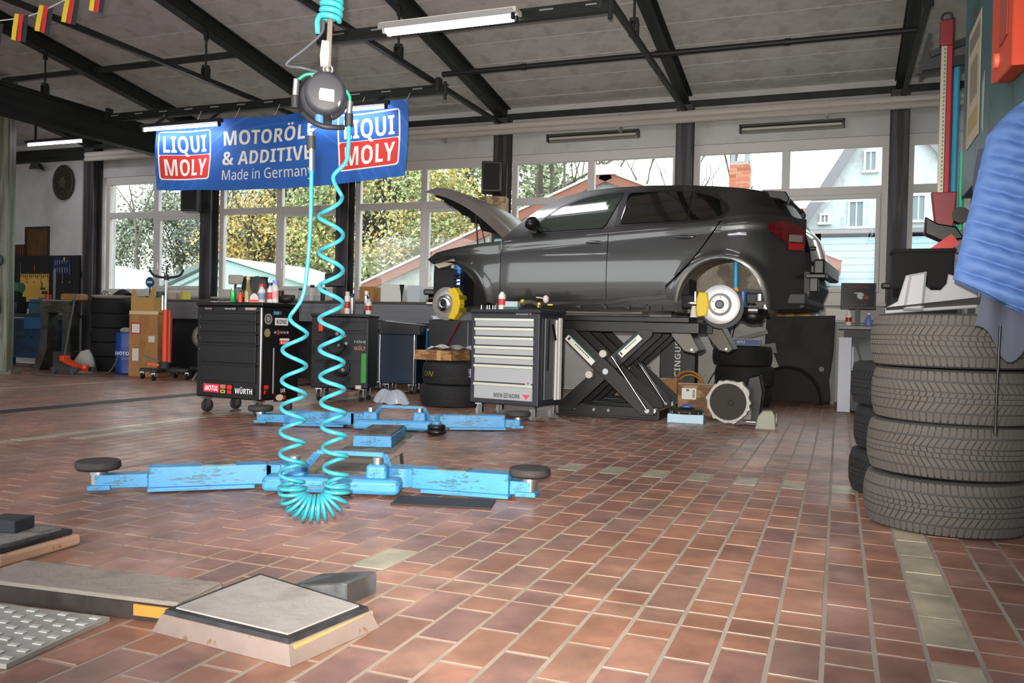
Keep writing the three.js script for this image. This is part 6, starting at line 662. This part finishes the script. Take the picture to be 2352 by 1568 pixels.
  const tj = thing('transmission_jack', 'orange hydraulic transmission jack with a curved saddle', 'jack', [-8.78, 0, -9.42], 0.3); mesh('cylinder', CY(0.045, 0.75, 0, 0.6, 0, 'y', 20), M.orange, tj); mesh('second_tube', CY(0.03, 0.72, 0.07, 0.6, 0.02, 'y', 16), std(0xb23a1c, 0.4), tj); mesh('piston', CY(0.022, 0.5, 0, 1.2, 0, 'y', 16), M.chrome, tj); mesh('thin_piston', CY(0.015, 0.2, -0.05, 1.07, 0, 'y', 12), M.chrome, tj); mesh('saddle', [TB([[-0.24, 1.52, 0], [-0.18, 1.45, 0], [0, 1.42, 0], [0.18, 1.45, 0], [0.24, 1.53, 0]], 0.018, 24, 8), CY(0.035, 0.07, 0, 1.42, 0, 'y', 14), CY(0.01, 0.18, 0, 1.5, 0, 'y', 8)], std(0x2a2b30, 0.5), tj); mesh('base', [B(0.7, 0.05, 0.09, 0, 0.13, 0, 0.008), B(0.09, 0.05, 0.7, 0, 0.13, 0, 0.008), CY(0.08, 0.12, 0, 0.19, 0, 'y', 16)], M.dark, tj); for (const [x, z] of [[-0.32, 0], [0.32, 0], [0, 0.32], [0, -0.32]]) { const c = mesh('caster', CY(0.045, 0.03, x, 0.045, z, 'x', 16), M.blackMatt, tj); mesh('fork', B(0.05, 0.06, 0.03, x, 0.085, z), M.steel, c); } mesh('foot_pedal', bar([-0.06, 0.25, 0.05], [-0.26, 0.33, 0.1], 0.02, 0.03), std(0x55534f, 0.5), tj); mesh('release_lever', bar([-0.06, 0.2, 0.05], [-0.2, 0.22, 0.1], 0.03, 0.03), M.orange, tj);
  const es = thing('engine_stand', 'black wheeled stand holding a bare brake drum', 'stand', [-8.5, 0, -10.0], 0.2); mesh('stand_frame', [B(0.5, 0.06, 0.08, 0, 0.14, 0.1, 0.01), B(0.08, 0.06, 0.6, 0, 0.14, 0, 0.01), B(0.1, 0.8, 0.1, -0.02, 0.55, -0.12, 0.01), new THREE.SphereGeometry(0.22, 18, 14).scale(1, 1.15, 0.7).translate(0, 0.78, -0.06)], M.black, es); mesh('brake_drum', [LA([[0.08, 0.06], [0.12, 0.06], [0.165, 0.04], [0.17, -0.04]], 32).rotateX(Math.PI / 2).translate(-0.02, 0.6, 0.14)], std(0x8f8a82, 0.45, 0.5), es, 'grey metal brake drum'); mesh('hub', CY(0.07, 0.1, -0.02, 0.6, 0.14, 'z', 20), M.black, es); mesh('front_panel', B(0.3, 0.3, 0.02, 0.06, 0.3, 0.16), std(0x10203a, 0.5), es); for (const [x, z] of [[-0.22, 0.1], [0.22, 0.1], [0, -0.28]]) mesh('caster', CY(0.05, 0.035, x, 0.05, z, 'x', 16), M.dark, es);
  const cb = thing('pry_bar', 'long chrome bar leaning against the workbench', 'bar', [0, 0, 0]); mesh('rod', rod([-8.2, 0.01, -9.3], [-8.2, 1.25, -10.5], 0.016), M.chrome, cb); mesh('grip', rod([-8.2, 0.35, -9.629], [-8.2, 0.75, -10.016], 0.019), M.blackMatt, cb);
  const ax = thing('rubber_mallet', 'wooden handled mallet leaning beside the chrome bar', 'hammer', [0, 0, 0]); mesh('shaft', rod([-8.5, 0.01, -10.3], [-8.45, 1.42, -10.48], 0.018), std(0x5c1f22, 0.5), ax); mesh('mallet_head', B(0.22, 0.14, 0.1, -8.45, 1.46, -10.48, 0.02), M.offwhite, ax);
  const fj = thing('trolley_jack', 'low orange and grey trolley jack on the floor', 'jack', [-10.55, 0, -9.5], -0.25); mesh('chassis', [B(0.62, 0.07, 0.05, 0, 0.08, 0.12, 0.01), B(0.62, 0.07, 0.05, 0, 0.08, -0.12, 0.01), B(0.2, 0.09, 0.26, -0.2, 0.1, 0, 0.01)], std(0x3f4547, 0.5), fj); mesh('lift_arm', bar([-0.28, 0.2, 0], [0.3, 0.08, 0], 0.1, 0.05), M.orange, fj); mesh('saddle', CY(0.05, 0.05, 0.3, 0.12, 0, 'y', 16), M.orange, fj); mesh('handle_socket', B(0.12, 0.09, 0.12, -0.28, 0.22, 0, 0.02), M.orange, fj); each('wheel', [CY(0.05, 0.04, -0.26, 0.05, 0.16, 'z', 16), CY(0.05, 0.04, 0.27, 0.05, 0.16, 'z', 16)], std(0x6b6f72, 0.4, 0.6), fj); mesh('handle', rod([-0.3, 0.24, 0], [-0.48, 1.2, -0.25], 0.014), std(0x5e6468, 0.4, 0.4), fj);
  one('plastic_sack', 'crumpled white plastic sack behind the trolley jack', 'sack', SF(24, 12, (u, v) => { const a = u * 6.283, r = 0.2 * (1 - 0.6 * v * v); return [r * Math.cos(a) * (1 + 0.12 * Math.sin(3 * a + v * 3)), v * 0.32 + 0.03 * Math.cos(a) * v, r * Math.sin(a) * 0.8 * (1 + 0.1 * Math.sin(5 * a))]; }), std(0xb3afac, 0.4), [-10.85, 0, -9.95]);
  one('floor_hose', 'thin grey hose curling on the floor before the drum', 'hose', TB([[-10.95, 0.012, -9.1], [-10.4, 0.012, -8.95], [-9.95, 0.012, -9.1], [-9.85, 0.012, -9.35], [-9.88, 0.1, -9.55], [-9.9, 0.3, -9.7]], 0.012, 50, 6), std(0x5a5753, 0.6), [0, 0, 0]);
  // on the sill of the end window
  const mg = thing('round_sign', 'round blue sign on a stem at the end window', 'sign', [-10.4, 1.158, -10.8]); mesh('stem', [CY(0.01, 0.25, 0, 0.125, 0, 'y', 8), CY(0.07, 0.05, 0, 0.025, 0, 'y', 14)], M.dark, mg); mesh('disc', CY(0.085, 0.015, 0, 0.28, 0, 'z', 28), std(0x1b4f7c, 0.4), mg); mesh('white_bar', B(0.1, 0.035, 0.004, 0, 0.28, 0.01), M.white, mg);
  one('green_tub', 'green plastic tub at the end window', 'tub', [CY(0.085, 0.13, 0, 0.065, 0, 'y', 18)], std(0x2f5b45, 0.5), [-10.2, 1.158, -10.85]); one('pink_box', 'pale pink box at the end window', 'box', B(0.2, 0.12, 0.14, 0, 0.06, 0, 0.006), std(0xb8a49c, 0.6), [-9.95, 1.158, -10.85]); one('yellow_tub', 'yellow plastic tub at the end window', 'tub', CY(0.075, 0.13, 0, 0.065, 0, 'y', 18), std(0xc9c04a, 0.5), [-9.72, 1.158, -10.85]);
}
// ================================================================ THINGS BEHIND AND BESIDE THE CAR'S TAIL
{
  const rb = thing('side_bench', 'pale bench with clutter under the window behind the car tail', 'bench', [-0.05, 0, -11.02]); mesh('bench_top', B(2.6, 0.03, 0.28, 0, 0.99, 0, 0.005), std(0xa7a7a6, 0.5), rb); each('leg', [-1.25, 0, 1.25].map(x => B(0.05, 0.97, 0.24, x, 0.485, 0)), M.grey, rb);
  const bx = (label, x, y, z, w, h, d, m, turn = 0) => { const b = thing('small_carton', label, 'box', [x, y, z], turn); mesh('carton', B(w, h, d, 0, h / 2, 0, 0.003), m, b); mesh('tape', B(w * 0.2, 0.002, d, 0, h + 0.001, 0), std(0xcbb48a, 0.4), b); };
  bx('small brown carton on the pale bench behind the brake disc', -0.92, 1.007, -11.0, 0.16, 0.1, 0.14, M.card); bx('brown carton with red edge on the pale bench', -0.7, 1.007, -11.0, 0.18, 0.1, 0.14, std(0xa57b55, 0.8)); bx('white carton on the pale bench next to the monitor', -0.02, 1.007, -11.05, 0.26, 0.14, 0.16, M.white);
  one('yellow_tray', 'yellow plastic tray on the pale bench under the car tail', 'tray', EX([[-0.15, 0], [0.13, 0], [0.16, 0.09], [-0.12, 0.07]], 0.14, 0.006), M.yellow, [-0.48, 1.007, -11.0]); one('glass_jar', 'clear jar on the pale bench', 'jar', CY(0.05, 0.14, 0, 0.07, 0, 'y', 18), std(0x9fb3b6, 0.2), [-0.25, 1.007, -11.0]);
  // desk with monitor and bottles
  const dk = thing('steel_desk', 'grey steel desk carrying the small monitor', 'desk', [0.62, 0, -10.2]); mesh('desk_top', B(1.24, 0.04, 0.62, 0, 0.91, 0, 0.006), std(0x6b6d70, 0.5, 0.3), dk); mesh('desk_body', B(1.16, 0.86, 0.5, 0.02, 0.445, -0.03), std(0x3f4246, 0.6), dk); mesh('drawer_handle', B(0.2, 0.02, 0.03, -0.3, 0.7, 0.23, 0.005), M.chrome, dk);
  const mo = thing('computer_monitor', 'small black monitor showing a red headed dark screen', 'monitor', [0.195, 0.932, -10.2], 0.08); mesh('bezel', B(0.36, 0.29, 0.04, 0, 0.33, 0, 0.006), M.black, mo); mesh('neck', [B(0.05, 0.2, 0.03, 0, 0.1, -0.02), B(0.2, 0.012, 0.16, 0, 0.006, 0)], M.black, mo); const scr = new THREE.MeshStandardMaterial({ map: print(0.33, 0.25, (x, a, b) => { x.fillStyle = '#14161c'; x.fillRect(0, 0, a, b); x.fillStyle = '#4a2026'; x.fillRect(a * 0.18, b * 0.04, a * 0.66, b * 0.14); x.fillStyle = '#b9c3c4'; x.beginPath(); x.ellipse(a * 0.56, b * 0.5, a * 0.11, b * 0.15, 0, 0, 7); x.fill(); x.fillRect(a * 0.36, b * 0.36, a * 0.2, b * 0.05); x.fillStyle = '#8c1f24'; x.fillRect(a * 0.63, b * 0.5, a * 0.19, b * 0.15); x.fillStyle = '#5c6068'; for (let i = 0; i < 6; i++) x.fillRect(a * (0.2 + i * 0.1), b * 0.86, a * 0.04, b * 0.04); }, { px: 256 }).map, roughness: 0.2 }); mesh('screen', plate(0.33, 0.255, 0.003).translate(0, 0.333, 0.0215), scr, mo);
  one('desk_gadget', 'black camera gadget on a stand beside the monitor', 'gadget', [CY(0.012, 0.42, 0, 0.21, 0, 'y', 8), B(0.1, 0.06, 0.07, -0.03, 0.44, 0, 0.015), B(0.08, 0.14, 0.07, 0, 0.07, 0, 0.012)], M.black, [0.5, 0.932, -10.1]);
  can('red and white spray can on the steel desk', [0.1, 0.932, -9.98], 0.16, 0.032, M.white, M.white, { band: M.red }); bottle('violet blue bottle lying behind the spray can', [0.3, 0.932, -9.98], 0.14, 0.045, std(0x6a76b8, 0.4), M.white, { neck: 0.5 }); one('blue_lidded_tin', 'flat pale blue tin on the steel desk edge', 'tin', CY(0.07, 0.05, 0, 0.025, 0, 'y', 20), std(0x9fb4d2, 0.4), [0.45, 0.932, -9.95]);
  const wp = thing('leaning_sheet', 'narrow white panel leaning against the steel desk', 'panel', [0.07, 0.004, -9.8], 0.1); wp.rotation.x = -0.05; mesh('sheet', B(0.13, 0.8, 0.03, 0, 0.4, 0, 0.004), std(0xc4c9d6, 0.5), wp); const gp = thing('door_glass', 'dark glossy door glass leaning next to the white panel', 'glass panel', [0.28, 0.003, -9.78], -0.2); gp.rotation.x = -0.05; mesh('sheet', EX([[-0.14, 0.02], [0.16, 0.02], [0.16, 0.78], [-0.14, 0.8]], 0.02, 0.003), phy(0x4a4f4e, { roughness: 0.15, metalness: 0.3, clearcoat: 1 }), gp); mesh('rubber_edge', bar([-0.1, 0.75, 0.018], [0.08, 0.1, 0.018], 0.02, 0.02), M.black, gp);
  // big wheel arch liner
  const ln = thing('wheel_arch_liner', 'large dark plastic wheel arch liner standing against the wall', 'plastic part', [-0.5, 0, -10.66], -0.05); const mL = std(0x232527, 0.7, 0, { map: tGrime }); mesh('upright_sheet', EX([[-0.32, 1.03], [0.45, 1.05], [0.44, 0.62], [0.4, 0.3], [0.42, 0.05], [0.34, 0.02], [-0.1, 0.3], [-0.24, 0.62], [-0.33, 0.68]], 0.03, 0.006).translate(0, 0, -0.12), mL, ln); mesh('arch', [SF(28, 6, (u, v) => { const a = lerp(0.0, Math.PI, u), r = 0.4 - 0.035 * Math.sin(v * 3.14); return [-0.05 + r * Math.cos(a), 0.02 + (r + 0.03) * Math.sin(a), lerp(-0.08, 0.2, v)]; })], std(0x2f3133, 0.7), ln); mesh('inner_web', new THREE.CircleGeometry(0.4, 28, 0, Math.PI).translate(-0.05, 0.03, -0.04), M.blackMatt, ln); mesh('loose_trim', [bar([-0.3, 0.85, -0.05], [-0.75, 0.72, 0.0], 0.05, 0.05), bar([-0.2, 0.66, -0.05], [-0.5, 0.6, 0.0], 0.06, 0.12)], M.black, ln); mesh('clip', [CY(0.03, 0.02, 0.32, 0.42, -0.1, 'z', 14)], M.black, ln);
  for (let i = 0; i < 3; i++) tyre([-1.02 + 0.03 * (i % 2), 0.114 + i * 0.229, -10.05], i * 1.7, ['lowest black tyre of the stack under the blue parts box', 'middle black tyre of the stack under the blue parts box', 'topmost black tyre, carrying the blue parts box'][i], 'black tyres by the side wall panel', { dark: true, k: 2 });
  const my = thing('parts_box', 'flat blue and white parts box on the black tyres', 'box', [-1.02, 0.69, -9.95], 0.05); mesh('carton', B(0.42, 0.07, 0.26, 0, 0.035, 0, 0.003), std(0xb9aca6, 0.6), my); stick(my, 'printed_front', print(0.4, 0.055, (x, a, b) => { x.fillStyle = '#23488e'; x.fillRect(0, 0, a, b); txt(x, 'MEYLE', a * 0.5, b * 0.5, a * 0.22, b * 0.5, '#d9dfee'); }, { px: 256 }), 0.41, 0.06, 0, 0.035, 0.1315, 0, 'blue printed front');
  const tb = thing('tall_equipment_box', 'tall dark navy box with white vertical lettering behind the lift', 'box', [-1.78, 0, -10.3], 0.05); mesh('case', B(0.42, 0.78, 0.3, 0, 0.39, 0, 0.012), std(0x16191f, 0.5), tb); const tm = stick(tb, 'lettering', print(0.44, 0.1, (x, a, b) => { x.fillStyle = '#16191f'; x.fillRect(0, 0, a, b); txt(x, 'CINGUS', a * 0.5, b * 0.5, a * 0.94, b * 0.7, '#d4d8de'); }, { px: 256 }), 0.46, 0.1, 0.0, 0.5, 0.152, 0, 'white vertical lettering'); tm.rotation.z = Math.PI / 2;
  one('cable_coil', 'orange cable coil hanging beside the tall navy box', 'cable', [TO(0.17, 0.012, 0, 0.19, 0, 'z', 8, 40), TO(0.15, 0.012, 0.02, 0.17, 0.02, 'z', 8, 40)], std(0xc07a22, 0.5), [-1.6, 0.012, -9.9], 0.1);
  const cb = thing('hanging_cables', 'bundle of black cables hanging on the white wall', 'cables', [-1.42, 0, -11.3]); for (let i = 0; i < 6; i++) mesh('cable', TB([[i * 0.06 - 0.1, 1.05, 0.02], [i * 0.05 - 0.12, 0.7, 0.04], [0.05 * Math.sin(i * 2) + 0.05, 0.5 - 0.04 * i, 0.06], [i * 0.07 - 0.1, 0.25, 0.06], [i * 0.1 - 0.2, 0.02, 0.1]], 0.009, 40, 6), M.black, cb); mesh('coil', [TO(0.09, 0.01, 0.05, 0.55, 0.05, 'z')], M.black, cb); mesh('grey_pipe', CY(0.02, 1.1, 0.02, 0.55, -0.02, 'y', 10), std(0x8c9090, 0.5), cb);
  // parts on the floor
  const ba = thing('brown_carton', 'brown carton with shipping label beside the scissor lift', 'box', [-1.22, 0, -8.72], 0.12); mesh('carton', [B(0.56, 0.3, 0.34, 0, 0.15, 0, 0.006)], std(0xa9835f, 0.8, 0, { map: tGrime }), ba); mesh('tape', B(0.57, 0.012, 0.05, 0, 0.297, 0), std(0xc09a74, 0.35), ba); stick(ba, 'shipping_label', print(0.14, 0.11, (x, a, b) => { x.fillStyle = '#d2d0cb'; x.fillRect(0, 0, a, b); x.fillStyle = '#44464c'; x.fillRect(a * 0.3, b * 0.08, a * 0.2, b * 0.2); for (let i = 0; i < 6; i++) x.fillRect(a * 0.74, b * (0.15 + i * 0.12), a * 0.18, b * 0.07); }, { px: 64 }), 0.14, 0.11, -0.17, 0.21, 0.172);
  const bh = thing('gearbox', 'gearbox with dark round bell housing and ragged aluminium rim', 'gearbox', [-0.9, 0, -7.82], -0.12); const rim = Array.from({ length: 44 }, (_, i) => { const a = i / 44 * 6.283, r = 0.186 + (i % 7 === 0 ? 0.016 : i % 4 === 0 ? 0.006 : 0) + (a > 0.3 && a < 1.1 ? 0.018 : 0); return [r * Math.cos(a), r * Math.sin(a)]; }); mesh('housing_rim', EX(rim, 0.05, 0.004, [circ(0.165, 32)]).translate(0, 0.205, 0), M.castAlu, bh); mesh('dust_cover', [CY(0.17, 0.02, 0, 0.205, 0.005, 'z', 40), TO(0.024, 0.005, 0.02, 0.195, 0.018, 'z')], std(0x2b2723, 0.75), bh, 'dark clutch cover'); mesh('gear_case', [LA([[0.17, 0], [0.15, 0.08], [0.1, 0.16], [0.085, 0.3], [0.05, 0.34], [0, 0.34]], 24).rotateX(-Math.PI / 2).translate(0.02, 0.205, -0.02), B(0.14, 0.12, 0.16, 0.12, 0.1, -0.14, 0.02)], M.castAlu, bh); mesh('belt_cover', EX([[0.12, 0.06], [0.24, 0.02], [0.27, 0.3], [0.24, 0.44], [0.16, 0.42], [0.13, 0.3]], 0.08, 0.01).translate(0, 0, -0.14), M.black, bh);
  const mt = thing('mounting_block', 'small cast aluminium mounting block beside the gearbox', 'engine part', [-0.57, 0, -7.68], 0.1); mesh('block', EX([[-0.08, 0], [0.08, 0], [0.07, 0.12], [0.05, 0.15], [-0.02, 0.15], [-0.06, 0.1]], 0.09, 0.006), std(0x8f9184, 0.6, 0.4, { bumpMap: tBump, bumpScale: 0.003 }), mt); mesh('ring', TO(0.045, 0.012, 0.09, 0.08, 0, 'x'), std(0x8c8a70, 0.5, 0.4), mt); mesh('pin', rod([-0.08, 0.05, 0], [-0.16, 0.05, 0], 0.012), M.steel, mt);
  one('light_blue_box', 'flat light blue parts box on the tiles in front of the scissor lift', 'box', [B(0.32, 0.08, 0.22, 0, 0.04, 0, 0.004), B(0.06, 0.03, 0.002, 0, 0.04, 0.111)], std(0xa9c9dc, 0.55), [-1.27, 0, -7.82], 0.05); const dd = thing('brake_disc', 'used dark brake disc lying on the light blue box', 'brake disc', [-1.27, 0.081, -7.83]); mesh('disc', LA([[0.07, 0.0], [0.14, 0.0], [0.145, 0.02], [0.14, 0.04], [0.08, 0.04], [0.07, 0.055], [0.03, 0.055], [0.03, 0.0]], 36), std(0x37332e, 0.6, 0.5), dd); mesh('vane', Array.from({ length: 10 }, (_, i) => B(0.02, 0.016, 0.012, 0.137 * Math.cos(i * 0.63), 0.014, 0.137 * Math.sin(i * 0.63))), std(0x8d8562, 0.6), dd); mesh('blue_hub', [new THREE.SphereGeometry(0.04, 14, 8).scale(1.2, 0.6, 1).translate(0, 0.06, 0)], std(0x4468b0, 0.4), dd);
  bx('open brown carton under the far scissor arms', -2.2, 0, -9.6, 0.4, 0.42, 0.3, std(0xa5744c, 0.8), 0.1); bx('brown carton with green band under the scissor lift', -1.8, 0, -9.5, 0.36, 0.3, 0.26, std(0xa97a4d, 0.8), -0.1); bx('crushed brown carton behind the scissor lift', -1.35, 0, -9.4, 0.36, 0.24, 0.3, std(0xb08a62, 0.8), 0.05);
  one('black_bag', 'black plastic bag behind the scissor lift', 'bag', SF(22, 12, (u, v) => { const a = u * 6.283, r = 0.22 * (1 - 0.75 * v * v); return [r * Math.cos(a) * (1 + 0.1 * Math.sin(4 * a)), v * 0.62, r * 0.8 * Math.sin(a)]; }), M.black, [-2.35, 0, -10.1]);
}
// ================================================================ BESIDE THE NEAR TYRES
{
  const cab = thing('wall_cabinet', 'large teal metal wall cabinet with scratched side', 'cabinet', [0.985, 0, -4.46]); mesh('cabinet_body', UV(B(0.72, 1.8, 1.86, 0, 2.5, 0, 0.006)), std(0x2f5f64, 0.5, 0.1, { map: tChip }), cab);
  const po = mesh('poster', plate(0.44, 0.62, 0.002), print(0.44, 0.62, (x, a, b) => { x.fillStyle = '#b3a88c'; x.fillRect(0, 0, a, b); x.fillStyle = '#6e6a5e'; x.fillRect(a * 0.08, b * 0.06, a * 0.84, b * 0.14); x.fillStyle = '#7d7663'; x.fillRect(a * 0.2, b * 0.3, a * 0.6, b * 0.34); x.fillStyle = '#a3874e'; x.fillRect(a * 0.12, b * 0.74, a * 0.76, b * 0.16); }, { px: 128, rough: 0.6 }), cab, 'faded paper poster'); po.rotation.y = -Math.PI / 2; po.position.set(-0.3625, 2.14, -0.53);
  const dp = mesh('paint_drip', EX([[-0.04, 0], [0.03, 0.05], [0.02, -0.25], [-0.03, -0.2]], 0.001), std(0x9aa49c, 0.6), cab); dp.rotation.y = -Math.PI / 2; dp.position.set(-0.3612, 2.05, -0.2);
  const or = thing('orange_box', 'orange red metal box fixed on the teal cabinet', 'box', [0.597, 2.02, -3.8]); mesh('case', [EX([[-0.23, 0.2], [0.23, 0.2], [0.23, -0.14], [0.1, -0.17], [-0.23, -0.2]], 0.05, 0.005).rotateY(Math.PI / 2)], std(0xd2441c, 0.45), or); mesh('side_plate', B(0.004, 0.2, 0.16, -0.033, 0.04, 0.06), std(0xa83c26, 0.5), or); mesh('knob', CY(0.03, 0.02, -0.037, -0.1, -0.06, 'x', 14), std(0xe8795c, 0.4), or);
  // jacket on the end of the cabinet
  const jk = thing('quilted_jacket', 'light blue quilted jacket hanging on the teal cabinet', 'jacket', [0, 0, -3.4]); const Lf = pl([[0.7, 0.44], [0.9, 0.41], [1.021, 0.378], [1.1, 0.392], [1.3, 0.43], [1.527, 0.472], [1.6, 0.53], [1.68, 0.6], [1.8, 0.72]]);
  const mJ = std(0x4b6ba3, 0.65, 0, { bumpMap: rep(tCloth, 6), bumpScale: 0.0006 });
  const jf = (off, sgn) => SF(70, 150, (u, v) => { const yb = lerp(1.025, 0.74, Math.min(1, u * 1.25)), yt = lerp(1.6, 1.86, Math.pow(u, 0.6)); const y = lerp(yb, yt, v); const x0 = Lf(y), x = lerp(x0, 1.05, u); const q = (y + 0.32 * (x - 0.4)) / 0.062; const b = Math.abs(Math.sin(Math.PI * q)); const wr = 0.5 + 0.5 * Math.sin(x * 90 + 3 * Math.sin(q * 2) + 5 * N1[(((y * 900) | 0) % 512) * 512 + (((x * 700) | 0) % 512)]); const e = Math.sin(Math.PI * Math.min(1, u * 4) / 2); return [x, y - 0.04 * u * (1 - v) , sgn * ((0.025 + 0.03 * Math.pow(b, 0.5) - 0.01 * wr * (1 - b * b)) * Math.pow(e, 0.5)) + off]; });
  mesh('jacket_shell', jf(0, 1), mJ, jk); mesh('jacket_back', jf(-0.01, -1), mJ, jk);
  mesh('hook', [rod([0.8, 1.9, -0.14], [0.8, 1.9, 0.02], 0.008)], M.steel, jk);
  const g2 = thing('work_jacket', 'dark grey work jacket hanging below the blue jacket', 'jacket', [0, 0, -3.485]); mesh('cloth', SF(40, 40, (u, v) => { const x = lerp(0.462, 1.0, u) + 0.02 * Math.sin(v * 6); const yb = 0.86 - 0.1 * Math.sin(Math.PI * Math.min(1, u * 2.2)) + 0.03 * Math.sin(u * 22); return [x, lerp(yb, 1.5, v), 0.018 * Math.sin(u * 26 + v * 3) + 0.01 * Math.sin(v * 14)]; }), std(0x4a4f5e, 0.85, 0, { bumpMap: rep(tCloth, 8), bumpScale: 0.0008 }), g2); mesh('zipper', rod([0.8, 0.75, 0.03], [0.8, 0.84, 0.03], 0.006), M.steel, g2);
  mesh('drawstring', [TB([[0.535, 0.86, 0.06], [0.533, 0.75, 0.06], [0.53, 0.6, 0.06], [0.53, 0.5, 0.06]], 0.005, 20, 6), CY(0.008, 0.02, 0.53, 0.49, 0.06, 'y', 8)], M.black, g2, 'thin black drawstring');
  // grey trim part on the tyres and black case behind
  const tp = thing('plastic_trim', 'grey plastic under-hood trim part lying on the topmost winter tyre', 'plastic part', [0.4, 0.921, -4.2], -0.05); mesh('trim_shell', [EX([[-0.2, 0.0], [0.16, 0.03], [0.16, 0.13], [0.05, 0.17], [0.045, 0.13], [0.02, 0.1], [-0.02, 0.1], [-0.045, 0.12], [-0.05, 0.18], [-0.12, 0.165], [-0.15, 0.05], [-0.2, 0.02]], 0.01, 0.004), SF(20, 8, (u, v) => [lerp(-0.2, 0.18, u), lerp(0.01 + 0.03 * u, 0.05 * u + 0.02, v), lerp(0.0, 0.16, v)]), EX([[-0.12, 0.02], [-0.06, 0.02], [-0.05, 0.17], [-0.1, 0.16]], 0.08, 0.01).translate(0, 0, 0.04)], std(0x8a8b90, 0.55), tp);
  const bc = thing('black_case', 'open black plastic case standing behind the winter tyres', 'case', [0.42, 0, -5.2]); mesh('case_shell', [B(0.3, 0.2, 0.2, 0, 1.18, 0, 0.012), B(0.32, 0.02, 0.22, 0, 1.285, 0, 0.006)], std(0x050506, 0.9), bc); mesh('handle', TB([[0.16, 1.28, 0], [0.2, 1.265, 0], [0.215, 1.2, 0]], 0.006, 14, 6), M.black, bc); mesh('stand', [B(0.26, 1.08, 0.16, 0.06, 0.54, -0.14)], M.dark, bc);
  // clamp tool hanging on a wall arm
  const wa = thing('wall_crane', 'dark steel wall arm with braces near the roof', 'bracket', [0, 0, -6.05]); mesh('arm', [bar([1.34, 2.9, 0], [0.5, 2.62, 0], 0.04, 0.04), bar([1.34, 2.62, 0], [0.44, 2.55, 0], 0.04, 0.06), bar([0.5, 2.75, 0], [0.44, 2.5, 0], 0.03, 0.03)], M.dark, wa); mesh('wall_plate', B(0.02, 0.5, 0.2, 1.335, 2.75, 0), M.dark, wa);
  const cl = thing('spring_compressor', 'red and silver toothed clamp tool hanging on the wall arm', 'clamp tool', [0, 0, -5.97]); mesh('toothed_rail', B(0.035, 1.05, 0.03, 0.575, 2.2, 0, 0.004), std(0xa8a692, 0.4, 0.6), cl); const te = mesh('rail_tooth', Array.from({ length: 40 }, (_, i) => B(0.008, 0.012, 0.006, 0.578, 1.72 + i * 0.025, 0.017)), std(0x6d6b60, 0.5, 0.5), cl); te.userData.kind = 'stuff'; mesh('red_side', B(0.028, 1.05, 0.034, 0.607, 2.2, 0, 0.004), std(0x9c1426, 0.4), cl); mesh('top_cap', [B(0.075, 0.16, 0.06, 0.585, 2.72, 0, 0.008)], std(0x7a1a26, 0.45), cl); mesh('claw', [EX([[0.53, 1.72], [0.66, 1.72], [0.645, 1.5], [0.56, 1.48]], 0.06, 0.006)], std(0x7d2028, 0.45), cl); mesh('jaw', [EX([[0.5, 1.56], [0.56, 1.52], [0.66, 1.5], [0.7, 1.44], [0.6, 1.42], [0.5, 1.47]], 0.08, 0.01), CY(0.05, 0.09, 0.69, 1.58, 0, 'z', 16)], M.black, cl); mesh('red_handle', [bar([0.53, 1.33, 0.05], [0.66, 1.43, 0.05], 0.06, 0.075)], std(0xc01a1e, 0.4), cl, 'bright red grip'); mesh('hang_ring', TO(0.03, 0.008, 0.585, 2.82, 0, 'z'), M.dark, cl);
  const pp = thing('water_pipe', 'vertical blue pipe on the wall beside the clamp tool', 'pipe', [0, 0, -6.1]); mesh('blue_pipe', CY(0.018, 1.3, 0.665, 1.95, 0, 'y', 14), std(0x2b8fb4, 0.45), pp); mesh('tee', [CY(0.024, 0.06, 0.665, 2.58, 0, 'y', 14), rod([0.665, 2.59, 0], [0.74, 2.6, 0], 0.018)], std(0x3a8fd0, 0.4), pp); mesh('green_tube', CY(0.016, 0.5, 0.705, 1.75, 0.02, 'y', 12), std(0x3fc79a, 0.4), pp); mesh('pipe_post', B(0.04, 2.9, 0.04, 0.64, 1.45, -0.14), M.dark, pp);
  const sp = thing('storage_rack', 'cluttered steel shelf rack beside the blue jacket', 'rack', [1.03, 0, -5.58]); each('upright', [[-0.28, -0.25], [0.3, -0.25], [-0.28, 0.25], [0.3, 0.25]].map(([x, z]) => B(0.04, 1.75, 0.04, x, 0.875, z)), M.grey, sp); each('shelf_board', [0.3, 0.8, 1.3, 1.7].map(y => B(0.62, 0.025, 0.54, 0, y, 0)), M.paleGrey, sp);
  can('white and yellow can on the storage rack', [0.85, 0.815, -5.45], 0.22, 0.05, M.offwhite, M.yellow, { band: std(0x7ba3cf, 0.5) }); bottle('white jug on the storage rack', [1.0, 0.815, -5.45], 0.24, 0.06, M.white, M.blueBin); one('belt_wheel', 'worn grey pulley wheel hanging on the storage rack', 'pulley', [TO(0.1, 0.03, 0, 0, 0, 'x'), CY(0.09, 0.04, 0, 0, 0, 'x', 20)], std(0x5a564e, 0.6, 0.3), [0.72, 1.45, -5.4]);
}
renderer.render(scene, camera);
